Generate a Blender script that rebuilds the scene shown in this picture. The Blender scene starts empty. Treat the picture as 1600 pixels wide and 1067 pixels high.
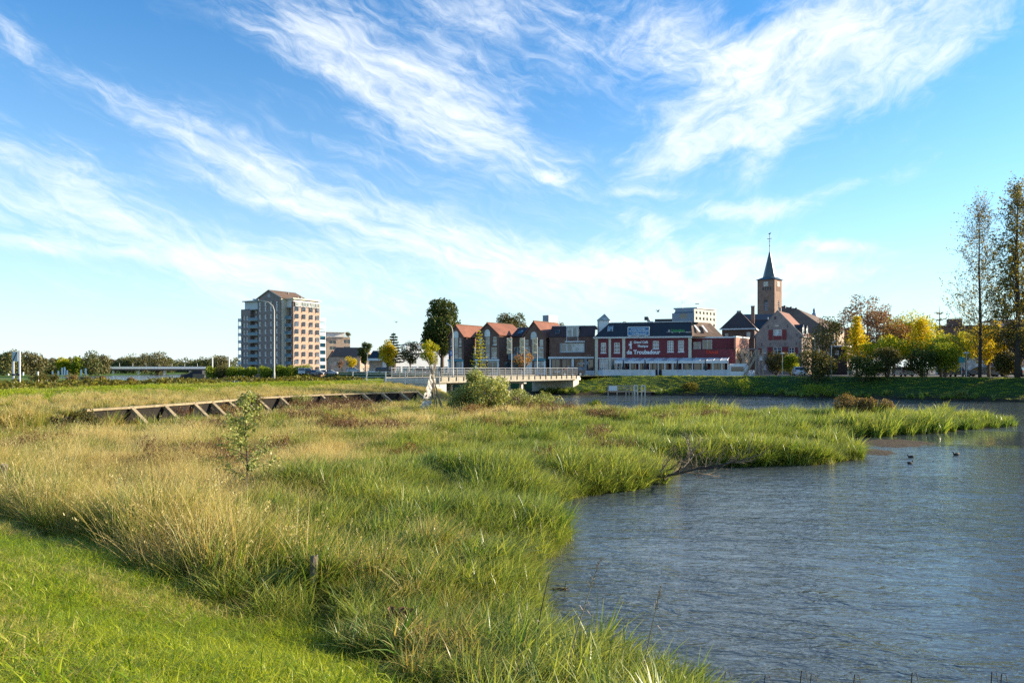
import bpy, math, random
import numpy as np
from mathutils import Vector, Matrix
random.seed(7); rng = np.random.default_rng(7)
R = math.radians
sc = bpy.context.scene
COL = sc.collection
F = 1150.0; CZ = 4.0; HOR = 575.0
# ------------------------------------------------------------------ camera
cam_d = bpy.data.cameras.new('camera'); cam = bpy.data.objects.new('camera', cam_d); COL.objects.link(cam)
cam.location = (0, 0, CZ); cam.rotation_euler = (R(90), 0, 0)
cam_d.sensor_width = 36; cam_d.lens = F / 1600 * 36; cam_d.shift_y = (HOR - 533.5) / 1600
cam_d.clip_start = 0.1; cam_d.clip_end = 9000
sc.camera = cam
# ------------------------------------------------------------------ sun
SUN_AZ = R(13)      # angle from +X towards +Y
SUN_EL = R(16.5)
sdir = Vector((math.cos(SUN_EL) * math.cos(SUN_AZ), math.cos(SUN_EL) * math.sin(SUN_AZ), math.sin(SUN_EL)))
sl = bpy.data.lights.new('sun', 'SUN'); so = bpy.data.objects.new('sun', sl); COL.objects.link(so)
sl.energy = 5.0; sl.angle = R(0.6); sl.color = (1.0, 0.86, 0.64)
so.rotation_euler = sdir.to_track_quat('Z', 'Y').to_euler()
so.location = (60, 20, 60)
# ------------------------------------------------------------------ world
W = bpy.data.worlds.new('World'); sc.world = W; W.use_nodes = True
nt = W.node_tree; nt.nodes.clear()
class NT:
    def __init__(s, nt): s.nt = nt
    def n(s, t, **kw):
        nd = s.nt.nodes.new(t)
        for k, v in kw.items():
            if k.startswith('i_'):
                key = k[2:]
                key = int(key) if key.isdigit() else key.replace('_', ' ')
                s.set(nd.inputs[key], v)
            else: setattr(nd, k, v)
        return nd
    def set(s, inp, v):
        if isinstance(v, bpy.types.NodeSocket): s.nt.links.new(v, inp)
        else:
            try: inp.default_value = v
            except Exception:
                inp.default_value = (*v, 1.0)
    def m(s, op, a, b=None, c=None, clamp=False):
        nd = s.nt.nodes.new('ShaderNodeMath'); nd.operation = op; nd.use_clamp = clamp
        s.set(nd.inputs[0], a)
        if b is not None: s.set(nd.inputs[1], b)
        if c is not None: s.set(nd.inputs[2], c)
        return nd.outputs[0]
    def mix(s, f, a, b, bt='MIX'):
        nd = s.nt.nodes.new('ShaderNodeMix'); nd.data_type = 'RGBA'; nd.blend_type = bt
        s.set(nd.inputs[0], f); s.set(nd.inputs[6], a if not isinstance(a, tuple) else (*a[:3], 1)); s.set(nd.inputs[7], b if not isinstance(b, tuple) else (*b[:3], 1))
        return nd.outputs[2]
    def noise(s, vec, scale, detail=4, rough=0.55, dist=0.0, dim='3D'):
        nd = s.nt.nodes.new('ShaderNodeTexNoise'); nd.noise_dimensions = dim
        if vec is not None: s.nt.links.new(vec, nd.inputs['Vector'])
        nd.inputs['Scale'].default_value = scale; nd.inputs['Detail'].default_value = detail
        nd.inputs['Roughness'].default_value = rough; nd.inputs['Distortion'].default_value = dist
        return nd.outputs[0]
    def ramp(s, f, stops):
        nd = s.nt.nodes.new('ShaderNodeValToRGB'); s.nt.links.new(f, nd.inputs[0])
        el = nd.color_ramp.elements
        while len(el) < len(stops): el.new(0.5)
        for e, (p, c) in zip(el, stops):
            e.position = p; e.color = (*c, 1) if isinstance(c, tuple) else (c, c, c, 1)
        return nd.outputs[0]
    def mapr(s, v, a, b, c=0.0, d=1.0, smooth=True):
        nd = s.nt.nodes.new('ShaderNodeMapRange'); nd.interpolation_type = 'SMOOTHSTEP' if smooth else 'LINEAR'
        s.set(nd.inputs[0], v)
        for i, q in enumerate((a, b, c, d)): nd.inputs[i + 1].default_value = q
        return nd.outputs[0]
w = NT(nt)
out = w.n('ShaderNodeOutputWorld')
tc = w.n('ShaderNodeTexCoord')
sep = w.n('ShaderNodeSeparateXYZ', i_0=tc.outputs['Generated'])
X, Y, Z = sep.outputs
sky = w.n('ShaderNodeTexSky'); sky.sky_type = 'NISHITA'; sky.sun_disc = False
sky.sun_elevation = SUN_EL; sky.sun_rotation = math.pi / 2 - SUN_AZ
sky.altitude = 0; sky.air_density = 1.0; sky.dust_density = 0.45; sky.ozone_density = 2.2
az = w.m('ARCTAN2', X, Y); el = w.m('ARCSINE', Z)
def dirc(px, py):
    a = math.atan((px - 800) / F); return a, math.atan((HOR - py) / F * math.cos(a))
def rotc(ang, cx=0, cy=0, sx=1, sy=1):
    """coordinates along / across a direction ang (radians, in az-el), centred"""
    da = w.m('SUBTRACT', az, cx); de = w.m('SUBTRACT', el, cy)
    c, s_ = math.cos(ang), math.sin(ang)
    u = w.m('ADD', w.m('MULTIPLY', da, c), w.m('MULTIPLY', de, s_))
    v = w.m('SUBTRACT', w.m('MULTIPLY', de, c), w.m('MULTIPLY', da, s_))
    return w.m('MULTIPLY', u, sx), w.m('MULTIPLY', v, sy)
def comb(u, v, z=0.0):
    nd = w.n('ShaderNodeCombineXYZ'); w.set(nd.inputs[0], u); w.set(nd.inputs[1], v); nd.inputs[2].default_value = z
    return nd.outputs[0]
# gentle warp shared by the masks so that no cloud has a clean outline
wn = w.n('ShaderNodeTexNoise'); nt.links.new(comb(az, el), wn.inputs['Vector']); wn.inputs['Scale'].default_value = 9.0; wn.inputs['Detail'].default_value = 6
wsep = w.n('ShaderNodeSeparateXYZ', i_0=wn.outputs['Color'])
az = w.m('ADD', az, w.m('MULTIPLY', w.m('SUBTRACT', wsep.outputs[0], 0.5), 0.07))
el = w.m('ADD', el, w.m('MULTIPLY', w.m('SUBTRACT', wsep.outputs[1], 0.5), 0.045))
def blob(px, py, lx, ly, deg, amp=1.0):
    cx, cy = dirc(px, py)
    u, v = rotc(R(deg), cx, cy, F / lx, F / ly)
    d = w.m('ADD', w.m('MULTIPLY', u, u), w.m('MULTIPLY', v, v))
    return w.m('MULTIPLY', w.m('EXPONENT', w.m('MULTIPLY', d, -1.0)), amp)
def summ(l):
    r = l[0]
    for q in l[1:]: r = w.m('MAXIMUM', r, q) if False else w.m('ADD', r, q)
    return r
left = summ([blob(560, 300, 330, 30, -15, .3), blob(1020, 340, 160, 30, -14, .35), blob(630, 150, 260, 62, -24, 1.1), blob(560, 95, 150, 26, -16, .6), blob(760, 215, 120, 26, -22, .5), blob(340, 222, 170, 26, -20, 1.05), blob(30, 238, 130, 34, -14, 1.05),
             blob(170, 350, 300, 30, -13, 1.0), blob(660, 370, 300, 46, -14, .95), blob(420, 305, 130, 16, -14, .7), blob(-10, 30, 70, 24, -35, .7), blob(900, 60, 330, 50, -17, .65), blob(620, 30, 260, 45, -22, .75),
             blob(110, 385, 190, 10, -4, .7), blob(700, 440, 420, 45, -3, .95), blob(560, 235, 170, 24, -20, .35), blob(200, 470, 500, 34, 0, .28)])
right = summ([blob(1060, 60, 260, 80, -14, .35), blob(1060, 430, 260, 45, -4, .5), blob(1390, 60, 170, 60, 24, .5), blob(1330, 50, 210, 70, 20, 1.15), blob(1230, 140, 200, 55, 22, .9), blob(1110, 200, 110, 32, 20, .95), blob(1215, 215, 75, 24, 55, .9), blob(1150, 90, 190, 50, -18, .7),
              blob(1340, 285, 110, 14, 17, .5), blob(1485, 90, 60, 26, 35, .6), blob(1160, 332, 80, 14, -4, 1.05), blob(1010, 345, 60, 20, -24, .8), blob(855, 272, 36, 10, -8, 1.0), blob(1010, 297, 60, 8, -4, .95),
              blob(1320, 390, 50, 9, -5, .9), blob(1110, 415, 210, 42, -6, .95), blob(1250, 430, 90, 16, -6, .5)])
def streak(ang, k, seed, su=2.2, sv=11.0):
    u, v = rotc(R(ang), 0, 0, su, sv)
    nz = w.noise(comb(u, v, seed), k, 9, 0.62, 0.55)
    u2, v2 = rotc(R(ang - 6), 0, 0, su * 4, sv * 2.4)
    n2 = w.noise(comb(u2, v2, seed + 4), k, 8, 0.65, 0.9)
    q = w.m('ADD', w.m('MULTIPLY', nz, 0.55), w.m('MULTIPLY', n2, 0.45))
    return w.m('ADD', w.m('MULTIPLY', w.m('SUBTRACT', q, 0.5), 1.9), 0.5)
s1 = streak(-17, 2.0, 3.1); s2 = streak(21, 1.9, 8.7, 3.0, 8.0)
gen = w.mapr(Y, 0.25, -0.1)     # elsewhere round the horizon the cirrus simply goes on at a mean amount
left = w.m('ADD', left, w.m('MULTIPLY', gen, 0.42))
def dens(s_, mask, lo, hi):
    return w.mapr(w.m('ADD', s_, w.m('MULTIPLY', w.m('MINIMUM', mask, 1.25), 0.36)), lo, hi, 0.0, 1.0)
d1 = w.m('MULTIPLY', dens(s1, left, 0.48, 1.33), w.m('MINIMUM', w.m('MULTIPLY', left, 1.9), 1.0))
d2 = w.m('MULTIPLY', dens(s2, right, 0.47, 1.30), w.m('MINIMUM', w.m('MULTIPLY', right, 2.0), 1.0))
veil = 0.0
cl = w.m('MINIMUM', w.m('ADD', w.m('ADD', d1, d2), veil), 1.0)
cl = w.m('MULTIPLY', cl, w.mapr(Z, -0.02, 0.03, 0.4, 1.0))
hs = w.n('ShaderNodeHueSaturation', i_Saturation=1.30, i_Value=1.0, i_Color=sky.outputs[0])
gm = w.n('ShaderNodeGamma', i_Color=hs.outputs[0], i_Gamma=1.0)
SKY_TINT = w.mix(1.0, gm.outputs[0], (0.66, 1.10, 1.28), 'MULTIPLY')
# pale summer haze low over the whole horizon, the same all round
hz = w.m('MULTIPLY', w.m('POWER', w.m('SUBTRACT', 1.0, w.m('ABSOLUTE', Z)), 5.6), 0.90)
SKY_TINT = w.mix(hz, SKY_TINT, (5.0, 5.55, 5.8))
mixc = w.mix(w.m('MULTIPLY', cl, 0.93), SKY_TINT, (5.7, 6.0, 6.2))
bg = w.n('ShaderNodeBackground', i_Color=mixc, i_Strength=0.089)
nt.links.new(bg.outputs[0], out.inputs[0])
sc.view_settings.view_transform = 'Standard'; sc.view_settings.look = 'None'; sc.view_settings.gamma = 1
sc.view_settings.use_curve_mapping = False
sc.view_settings.exposure = 1.2
sc.render.engine = 'CYCLES'
sc.cycles.max_bounces = 7; sc.cycles.diffuse_bounces = 3; sc.cycles.glossy_bounces = 3; sc.cycles.transmission_bounces = 4; sc.cycles.transparent_max_bounces = 6
sc.cycles.sample_clamp_indirect = 4.0
sc.cycles.use_denoising = False

# ------------------------------------------------------------------ placing helpers (world positions of things measured in the photograph)
def P(px, py, Yd): return ((px - 800) / F * Yd, Yd, CZ - (py - HOR) / F * Yd)
def G(px, py, z=0.0):
    Yd = (CZ - z) * F / (py - HOR); return ((px - 800) / F * Yd, Yd)
def XP(px, Yd): return (px - 800) / F * Yd

# ------------------------------------------------------------------ materials
MATS = {}
def newmat(name):
    m = bpy.data.materials.new(name); m.use_nodes = True; m.node_tree.nodes.clear(); MATS[name] = m
    return m, NT(m.node_tree)
def mat(name, col, rough=0.7, var=0.15, scale=3.0, metal=0.0, bump=0.0, spec=0.4, tint2=None, streaks=False):
    """plain surface with worn, uneven colour"""
    if name in MATS: return MATS[name]
    m, t = newmat(name)
    geo = t.n('ShaderNodeNewGeometry'); pos = geo.outputs['Position']
    nz = t.noise(pos, scale, 6, 0.6); n2 = t.noise(pos, scale * 0.13 + 0.05, 4, 0.6)
    if streaks:
        mp = t.n('ShaderNodeMapping', i_Vector=pos, i_Scale=(2.0, 2.0, 0.25)); n2 = t.noise(mp.outputs[0], 1.2, 5, 0.6)
    c2 = tint2 or tuple(c * (1 - 0.45) for c in col)
    f = t.m('MULTIPLY', t.mapr(t.m('ADD', t.m('MULTIPLY', nz, .5), t.m('MULTIPLY', n2, .5)), 0.38, 0.66), min(1.0, var * 2.2))
    colr = t.mix(f, col, c2)
    b = t.n('ShaderNodeBsdfPrincipled', i_Base_Color=colr, i_Roughness=rough, i_Metallic=metal)
    b.inputs['Specular IOR Level'].default_value = spec
    if bump:
        bp = t.n('ShaderNodeBump', i_Height=t.noise(pos, scale * 4, 5, 0.6), i_Strength=bump, i_Distance=0.03)
        m.node_tree.links.new(bp.outputs[0], b.inputs['Normal'])
    o = t.n('ShaderNodeOutputMaterial'); m.node_tree.links.new(b.outputs[0], o.inputs[0])
    return m
def brick_mat(name, c1, c2, mortar, sx=0.22, sz=0.065, rough=0.85, patch=None):
    if name in MATS: return MATS[name]
    m, t = newmat(name)
    tc = t.n('ShaderNodeTexCoord'); geo = t.n('ShaderNodeNewGeometry')
    s = t.n('ShaderNodeSeparateXYZ', i_0=tc.outputs['Object'])
    u = t.m('ADD', s.outputs[0], s.outputs[1])
    cb = t.n('ShaderNodeCombineXYZ', i_0=u, i_1=s.outputs[2])
    br = t.n('ShaderNodeTexBrick', i_Vector=cb.outputs[0], i_Color1=c1, i_Color2=c2, i_Mortar=mortar)
    br.inputs['Scale'].default_value = 1.0; br.inputs['Brick Width'].default_value = sx; br.inputs['Row Height'].default_value = sz
    br.inputs['Mortar Size'].default_value = 0.007
    n = t.noise(geo.outputs['Position'], 0.9, 6, 0.65)
    n3 = t.noise(geo.outputs['Position'], 6.0, 4, 0.7)
    c = t.mix(t.mapr(n, 0.4, 0.68, 0.0, 0.75), br.outputs[0], patch or tuple(x * 0.6 for x in c1))
    c = t.mix(t.mapr(n3, 0.45, 0.75, 0.0, 0.35), c, mortar)
    b = t.n('ShaderNodeBsdfPrincipled', i_Base_Color=c, i_Roughness=rough)
    b.inputs['Specular IOR Level'].default_value = 0.25
    o = t.n('ShaderNodeOutputMaterial'); m.node_tree.links.new(b.outputs[0], o.inputs[0])
    return m
def glass_mat(name, col=(0.03, 0.04, 0.05), spec=0.8, rough=0.08, curtain=None):
    if name in MATS: return MATS[name]
    m, t = newmat(name)
    oi = t.n('ShaderNodeObjectInfo'); geo = t.n('ShaderNodeNewGeometry')
    n = t.noise(geo.outputs['Position'], 0.7, 2)
    f = t.mapr(t.m('ADD', n, t.m('MULTIPLY', oi.outputs['Random'], .35)), 0.66, 0.88)
    c = t.mix(f, col, curtain or (0.30, 0.30, 0.29))
    b = t.n('ShaderNodeBsdfPrincipled', i_Base_Color=c, i_Roughness=rough)
    b.inputs['Specular IOR Level'].default_value = spec; b.inputs['IOR'].default_value = 1.6
    o = t.n('ShaderNodeOutputMaterial'); m.node_tree.links.new(b.outputs[0], o.inputs[0])
    return m
def leafy(name, cols, trans=0.4, rough=0.6, inst=False):
    """foliage: cols = 3 colours picked by a per-leaf random value; light comes through the leaves"""
    if name in MATS: return MATS[name]
    m, t = newmat(name)
    at = t.n('ShaderNodeAttribute', attribute_name='rnd')
    geo = t.n('ShaderNodeNewGeometry')
    n = t.noise(geo.outputs['Position'], 0.55, 3, 0.6)
    f = t.m('ADD', t.m('MULTIPLY', at.outputs['Fac'], 0.62), t.m('MULTIPLY', n, 0.5), clamp=True)
    c = t.ramp(f, [(0.18, cols[0]), (0.52, cols[1]), (0.85, cols[2])])
    d = t.n('ShaderNodeBsdfPrincipled', i_Base_Color=c, i_Roughness=rough); d.inputs['Specular IOR Level'].default_value = 0.25
    tr = t.n('ShaderNodeBsdfTranslucent', i_Color=t.mix(1.0, c, (1.5, 1.35, 0.7), 'MULTIPLY'))
    mx = t.n('ShaderNodeMixShader', i_0=trans); m.node_tree.links.new(d.outputs[0], mx.inputs[1]); m.node_tree.links.new(tr.outputs[0], mx.inputs[2])
    o = t.n('ShaderNodeOutputMaterial'); m.node_tree.links.new(mx.outputs[0], o.inputs[0])
    return m

# ------------------------------------------------------------------ mesh builder
class MB:
    def __init__(s): s.v = []; s.f = []; s.mi = []; s.mats = []
    def slot(s, m):
        if m not in s.mats: s.mats.append(m)
        return s.mats.index(m)
    def face(s, pts, m):
        i = len(s.v); s.v += [tuple(p) for p in pts]; s.f.append(tuple(range(i, i + len(pts)))); s.mi.append(s.slot(m))
    def box(s, x0, x1, y0, y1, z0, z1, m, M=None, bev=0):
        c = [(x0, y0, z0), (x1, y0, z0), (x1, y1, z0), (x0, y1, z0), (x0, y0, z1), (x1, y0, z1), (x1, y1, z1), (x0, y1, z1)]
        if M is not None: c = [tuple(M @ Vector(p)) for p in c]
        i = len(s.v); s.v += c; k = s.slot(m)
        for q in ((0, 3, 2, 1), (4, 5, 6, 7), (0, 1, 5, 4), (1, 2, 6, 5), (2, 3, 7, 6), (3, 0, 4, 7)):
            s.f.append(tuple(i + a for a in q)); s.mi.append(k)
        return s
    def hexa(s, c, m):   # 8 corners, bottom 4 then top 4
        i = len(s.v); s.v += [tuple(p) for p in c]; k = s.slot(m)
        for q in ((0, 3, 2, 1), (4, 5, 6, 7), (0, 1, 5, 4), (1, 2, 6, 5), (2, 3, 7, 6), (3, 0, 4, 7)):
            s.f.append(tuple(i + a for a in q)); s.mi.append(k)
        return s
    def prism(s, poly, y0, y1, m, axis='y'):
        """poly in (x,z) extruded along y (or (x,y) along z with axis z, (y,z) along x with axis x)"""
        n = len(poly); i = len(s.v); k = s.slot(m)
        for yy in (y0, y1):
            for a, b in poly:
                s.v.append((a, yy, b) if axis == 'y' else ((a, b, yy) if axis == 'z' else (yy, a, b)))
        s.f.append(tuple(i + j for j in range(n))); s.mi.append(k)
        s.f.append(tuple(i + n + j for j in reversed(range(n)))); s.mi.append(k)
        for j in range(n):
            s.f.append((i + j, i + (j + 1) % n, i + n + (j + 1) % n, i + n + j)); s.mi.append(k)
        return s
    def tube(s, pts, rad, m, n=6, caps=True):
        pts = [Vector(p) for p in pts]
        if not isinstance(rad, (list, tuple)): rad = [rad] * len(pts)
        rings = []; k = s.slot(m)
        for j, p in enumerate(pts):
            d = (pts[min(j + 1, len(pts) - 1)] - pts[max(j - 1, 0)])
            if d.length < 1e-9: d = Vector((0, 0, 1))
            d.normalize()
            a = Vector((0, 0, 1)) if abs(d.z) < 0.9 else Vector((1, 0, 0))
            u = d.cross(a).normalized(); v = d.cross(u)
            ring = []
            for q in range(n):
                an = 2 * math.pi * q / n
                s.v.append(tuple(p + (u * math.cos(an) + v * math.sin(an)) * rad[j])); ring.append(len(s.v) - 1)
            rings.append(ring)
        for j in range(len(rings) - 1):
            for q in range(n):
                s.f.append((rings[j][q], rings[j][(q + 1) % n], rings[j + 1][(q + 1) % n], rings[j + 1][q])); s.mi.append(k)
        if caps:
            s.f.append(tuple(rings[0][::-1])); s.mi.append(k); s.f.append(tuple(rings[-1])); s.mi.append(k)
        return s
    def lathe(s, prof, m, n=12, M=None):
        k = s.slot(m); rings = []
        for r, z in prof:
            ring = []
            for q in range(n):
                an = 2 * math.pi * q / n; p = Vector((r * math.cos(an), r * math.sin(an), z))
                if M is not None: p = M @ p
                s.v.append(tuple(p)); ring.append(len(s.v) - 1)
            rings.append(ring)
        for j in range(len(rings) - 1):
            for q in range(n):
                s.f.append((rings[j][q], rings[j][(q + 1) % n], rings[j + 1][(q + 1) % n], rings[j + 1][q])); s.mi.append(k)
        s.f.append(tuple(rings[0][::-1])); s.mi.append(k); s.f.append(tuple(rings[-1])); s.mi.append(k)
        return s
    def mesh(s, name, smooth=False):
        me = bpy.data.meshes.new(name); me.from_pydata(s.v, [], s.f)
        for m in s.mats: me.materials.append(m)
        me.polygons.foreach_set('material_index', s.mi)
        if smooth: me.polygons.foreach_set('use_smooth', [True] * len(s.f))
        me.update(); return me
    def obj(s, name, parent=None, smooth=False, loc=None, rz=None):
        o = bpy.data.objects.new(name, s.mesh(name, smooth)); COL.objects.link(o)
        if parent is not None: o.parent = parent
        if loc is not None: o.location = loc
        if rz is not None: o.rotation_euler = (0, 0, rz)
        return o
def put(name, me, parent=None, loc=(0, 0, 0), rz=0.0, scale=None):
    o = bpy.data.objects.new(name, me); COL.objects.link(o); o.parent = parent; o.location = loc; o.rotation_euler = (0, 0, rz)
    if scale is not None: o.scale = scale if not isinstance(scale, (int, float)) else (scale,) * 3
    return o
def tag(o, label=None, cat=None, group=None, kind=None):
    if label: o['label'] = label
    if cat: o['category'] = cat
    if group: o['group'] = group
    if kind: o['kind'] = kind
    return o
def thing(name, label, cat, loc=(0, 0, 0), rz=0.0, group=None):
    o = bpy.data.objects.new(name, None); COL.objects.link(o); o.location = loc; o.rotation_euler = (0, 0, rz)
    o.empty_display_size = 0.3
    return tag(o, label, cat, group)
def children(o): return [c for c in bpy.data.objects if c.parent == o]
def copy_tree(o, parent=None, kids=None):
    c = o.copy(); COL.objects.link(c)
    if parent is not None: c.parent = parent
    for ch in list(o.children): copy_tree(ch, c)
    return c
def numesh(name, V, Fq, mat_, attrs=None, smooth=False, mi=None):
    """V (n,3), Fq (m,k) all faces with k corners"""
    me = bpy.data.meshes.new(name); n = len(V); m, k = Fq.shape
    me.vertices.add(n); me.vertices.foreach_set('co', np.ascontiguousarray(V, dtype=np.float32).ravel())
    me.loops.add(m * k); me.loops.foreach_set('vertex_index', np.ascontiguousarray(Fq, dtype=np.int32).ravel())
    me.polygons.add(m); me.polygons.foreach_set('loop_start', np.arange(0, m * k, k, dtype=np.int32))
    me.polygons.foreach_set('loop_total', np.full(m, k, dtype=np.int32))
    if smooth: me.polygons.foreach_set('use_smooth', np.ones(m, dtype=bool))
    for mt in (mat_ if isinstance(mat_, list) else [mat_]): me.materials.append(mt)
    if mi is not None: me.polygons.foreach_set('material_index', mi.astype(np.int32))
    for an, (ty, dat) in (attrs or {}).items():
        a = me.attributes.new(an, ty, 'POINT'); a.data.foreach_set('vector' if ty == 'FLOAT_VECTOR' else ('color' if 'COLOR' in ty else 'value'), np.ascontiguousarray(dat, dtype=np.float32).ravel())
    me.update(calc_edges=True); me.validate()
    return me
# ================================================================== TERRAIN
SHORE = np.array([(60, -2), (26, 6.4), (9, 8.0), (4.6, 8.7), (2.7, 9.4), (1.7, 9.3), (0.7, 9.7), (0.2, 11.1), (0.3, 12.4), (0.05, 13.2), (0.5, 13.9), (0.4, 15.0), (0.95, 16.1), (1.1, 17.2), (0.85, 18.6), (0.6, 20.4),
    (1.3, 22.1), (2.4, 23.2), (4.0, 24.2), (5.3, 26.4), (6.2, 28.6), (6.5, 30.2), (7.9, 30.0), (10.4, 30.0), (13.2, 30.9), (15.2, 32.4), (15.9, 34.6), (14.2, 36.6), (10.8, 38.0), (12, 40.4), (16.5, 41.3),
    (19.1, 42.0), (22.6, 43.6), (28.9, 47.2), (35.0, 51.0), (35.8, 53.2), (33.0, 55.5), (27, 57), (20, 58), (12, 60.5), (5, 65), (0, 72), (-4, 86), (-14, 103), (-28, 125), (-50, 160), (-80, 200), (-125, 238), (-190, 300),
    (-215, 380), (-215, 480), (-150, 560), (0, 600), (600, 640), (2500, 700)], float)
L1 = np.vstack([SHORE, [(2500, 6000), (-6000, 6000), (-6000, -300), (60, -300)]])
TOWN = np.array([(900, -40), (120, 68), (60, 86), (45, 96.5), (32, 106), (22, 109.5), (14, 109.5), (8.5, 109), (4, 114), (-15, 140), (-35, 175), (-50, 215), (-75, 245), (-112, 262), (-135, 330), (-150, 400), (-120, 480), (0, 520), (600, 560), (2500, 600), (2500, -40)], float)
WALL = np.array([(-75, 2), (-50, 18), (-33, 35), (-27.6, 41.5), (-26.1, 44.8), (-24.9, 48), (-23.3, 53.7), (-21.9, 62.9), (-18.4, 70.4), (-10.4, 80), (-8.2, 84), (-9.5, 93)], float)   # toe of the left dike, retaining wall from index 4 to 9
def seg_d(x, y, pts, closed=False):
    best = np.full(x.shape, 1e9); side = np.zeros(x.shape); n = len(pts)
    for i in range(n if closed else n - 1):
        a = pts[i]; b = pts[(i + 1) % n]; d = b - a; L2 = d @ d
        t = np.clip(((x - a[0]) * d[0] + (y - a[1]) * d[1]) / L2, 0, 1)
        qx = x - (a[0] + t * d[0]); qy = y - (a[1] + t * d[1]); q = np.hypot(qx, qy)
        cr = d[0] * (y - a[1]) - d[1] * (x - a[0])
        m = q < best - 1e-6; best = np.where(m, q, best); side = np.where(m, np.sign(cr), side)
    return best, side
def inside(x, y, poly):
    r = np.zeros(x.shape, bool); n = len(poly); j = n - 1
    for i in range(n):
        xi, yi = poly[i]; xj, yj = poly[j]
        c = ((yi > y) != (yj > y)) & (x < (xj - xi) * (y - yi) / (yj - yi + 1e-12) + xi)
        r ^= c; j = i
    return r
def sstep(a, b, x): t = np.clip((x - a) / (b - a), 0, 1); return t * t * (3 - 2 * t)
_ph = np.random.default_rng(3)
_wv = [(_ph.uniform(0, 6.28), _ph.uniform(0, 6.28), f) for f in (0.07, 0.13, 0.29, 0.6, 1.1, 2.3)]
def vnoise(x, y, s=1.0, sd=0):
    """smooth pseudo-noise, roughly -1..1"""
    r = np.zeros(np.shape(x)); tot = 0
    for k, (p1, p2, f) in enumerate(_wv):
        f = f * s; a = 1.0 / (1 + k * 0.55); th = (k * 2.4 + sd * 1.7)
        c, sn = math.cos(th), math.sin(th)
        r = r + a * np.sin((x * c + y * sn) * f * 6.28 + p1 + sd * 3.1 + 1.7 * np.sin((x * sn - y * c) * f * 4.1 + p2 + sd)); tot += a
    return r / tot * 1.6
LN = (0.652, 0.758)     # horizontal normal of the dike the camera stands on
def lawn_d(x, y): return x * LN[0] + y * LN[1] + 0.25 * np.sin(x * 0.35 + 1) + 0.15 * np.sin(x * 1.1)
def height(x, y):
    dL, _ = seg_d(x, y, SHORE); inL = inside(x, y, L1)
    dT, _ = seg_d(x, y, TOWN, True); inT = inside(x, y, TOWN)
    sL = np.where(inL, dL, -dL); sT = np.where(inT, dT, -dT)
    near = sstep(140, 90, y)
    h = np.full(x.shape, -0.9)
    # left land
    marsh = 0.02 + 0.26 * sstep(0, 2.2, sL) + 0.10 * vnoise(x, y, 1.0) * sstep(0.5, 3, sL)
    hl = np.where(sL > 0, marsh, np.maximum(-0.9, 0.02 + sL * 0.5))
    # lawn dike
    d = lawn_d(x, y)
    lawn = np.clip(np.where(d < 3.4, 2.42 - 0.40 * d, 0.22 + 0.84 * np.clip((6.3 - d) / 2.9, 0, 1) ** 1.5) + 0.03 * vnoise(x, y, 2.0, 2), -1, 2.5)
    k = sstep(70, 40, np.hypot(x, y)) * (inL)
    t = np.clip((d - 4.6) / 1.8, 0, 1)
    hl = np.where(d < 6.4, np.maximum(hl, lawn * k + hl * (1 - k)), hl)
    # dike behind the wall
    dW, sd = seg_d(x, y, WALL); s = dW * np.where(sd > 0, 1, -1)
    iw = (x > -26.3) & (y < 82)
    pre = np.where(iw, sstep(0.02, 0.12, s), sstep(-3.0, 0.4, s))
    up = 1.40 + (s - 0.3) * 0.112
    up = np.minimum(up, 2.4)
    up = np.where(s > 17, 2.4 - 1.3 * sstep(17, 26, s), up)
    up = up + 0.05 * vnoise(x, y, 1.5, 4)
    okr = sstep(-70, -45, -x * -1 if False else x) 
    left_in = (s > -3.2) & inL & (y < 125) & (x < -5)
    blend = pre * sstep(0, 3, sL)
    hl = np.where(left_in, hl * (1 - blend) + np.maximum(up, hl) * blend, hl)
    # meadow beyond
    md = 0.75 + 0.05 * vnoise(x, y, 0.2, 5)
    far = sstep(95, 130, y) * inL * sstep(0, 45, sL)
    hl = np.where(far > 0, np.maximum(hl * (1 - far) + md * far, hl * (1 - far) + md * far), hl)
    h = np.maximum(h, hl)
    # town
    tt = np.where(inT, np.clip(0.12 + dT * 0.37, 0, 2.72) , np.maximum(-0.9, 0.12 - dT * 0.6))
    tt = tt + np.where(inT & (tt < 2.65), 0.06 * vnoise(x, y, 1.2, 6), 0)
    h = np.maximum(h, tt)
    # mud flats between the reed spits
    for (cx, cy, rx, ry, an) in ((20.5, 39.2, 3.4, 2.0, 0.6), (31.5, 35.8, 5.5, 1.5, 0.25), (17.0, 35.2, 1.6, 2.4, 0.2)):
        c, sn = math.cos(an), math.sin(an); u = ((x - cx) * c + (y - cy) * sn) / rx; v = (-(x - cx) * sn + (y - cy) * c) / ry
        q = u * u + v * v + 0.25 * vnoise(x, y, 3, 7)
        h = np.where(q < 1.6, np.maximum(h, 0.035 - 0.06 * q + 0.012 * vnoise(x, y, 6, 8)), h)
    # everything behind the town and far away
    h = np.where(y > 620, np.maximum(h, 1.0), h)
    return h
def axis(vals):
    r = []
    for a, b, st in vals: r += list(np.arange(a, b, st))
    return np.array(r)
gx = np.concatenate([-np.geomspace(3500, 62, 26), axis([(-60, -30, 1.0), (-30, 40, 0.36), (40, 66, 1.0)]), np.geomspace(67, 3500, 26)])
gy = np.concatenate([[-250, -120, -60, -30, -15, -8, -4, -2], axis([(0, 34, 0.33), (34, 66, 0.5), (66, 140, 1.0)]), np.geomspace(141, 330, 40), np.geomspace(340, 5500, 24)])
GX, GY = np.meshgrid(gx, gy)
HZ = height(GX.ravel(), GY.ravel())
def hgt(x, y): return float(height(np.array([x], float), np.array([y], float))[0])
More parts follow.
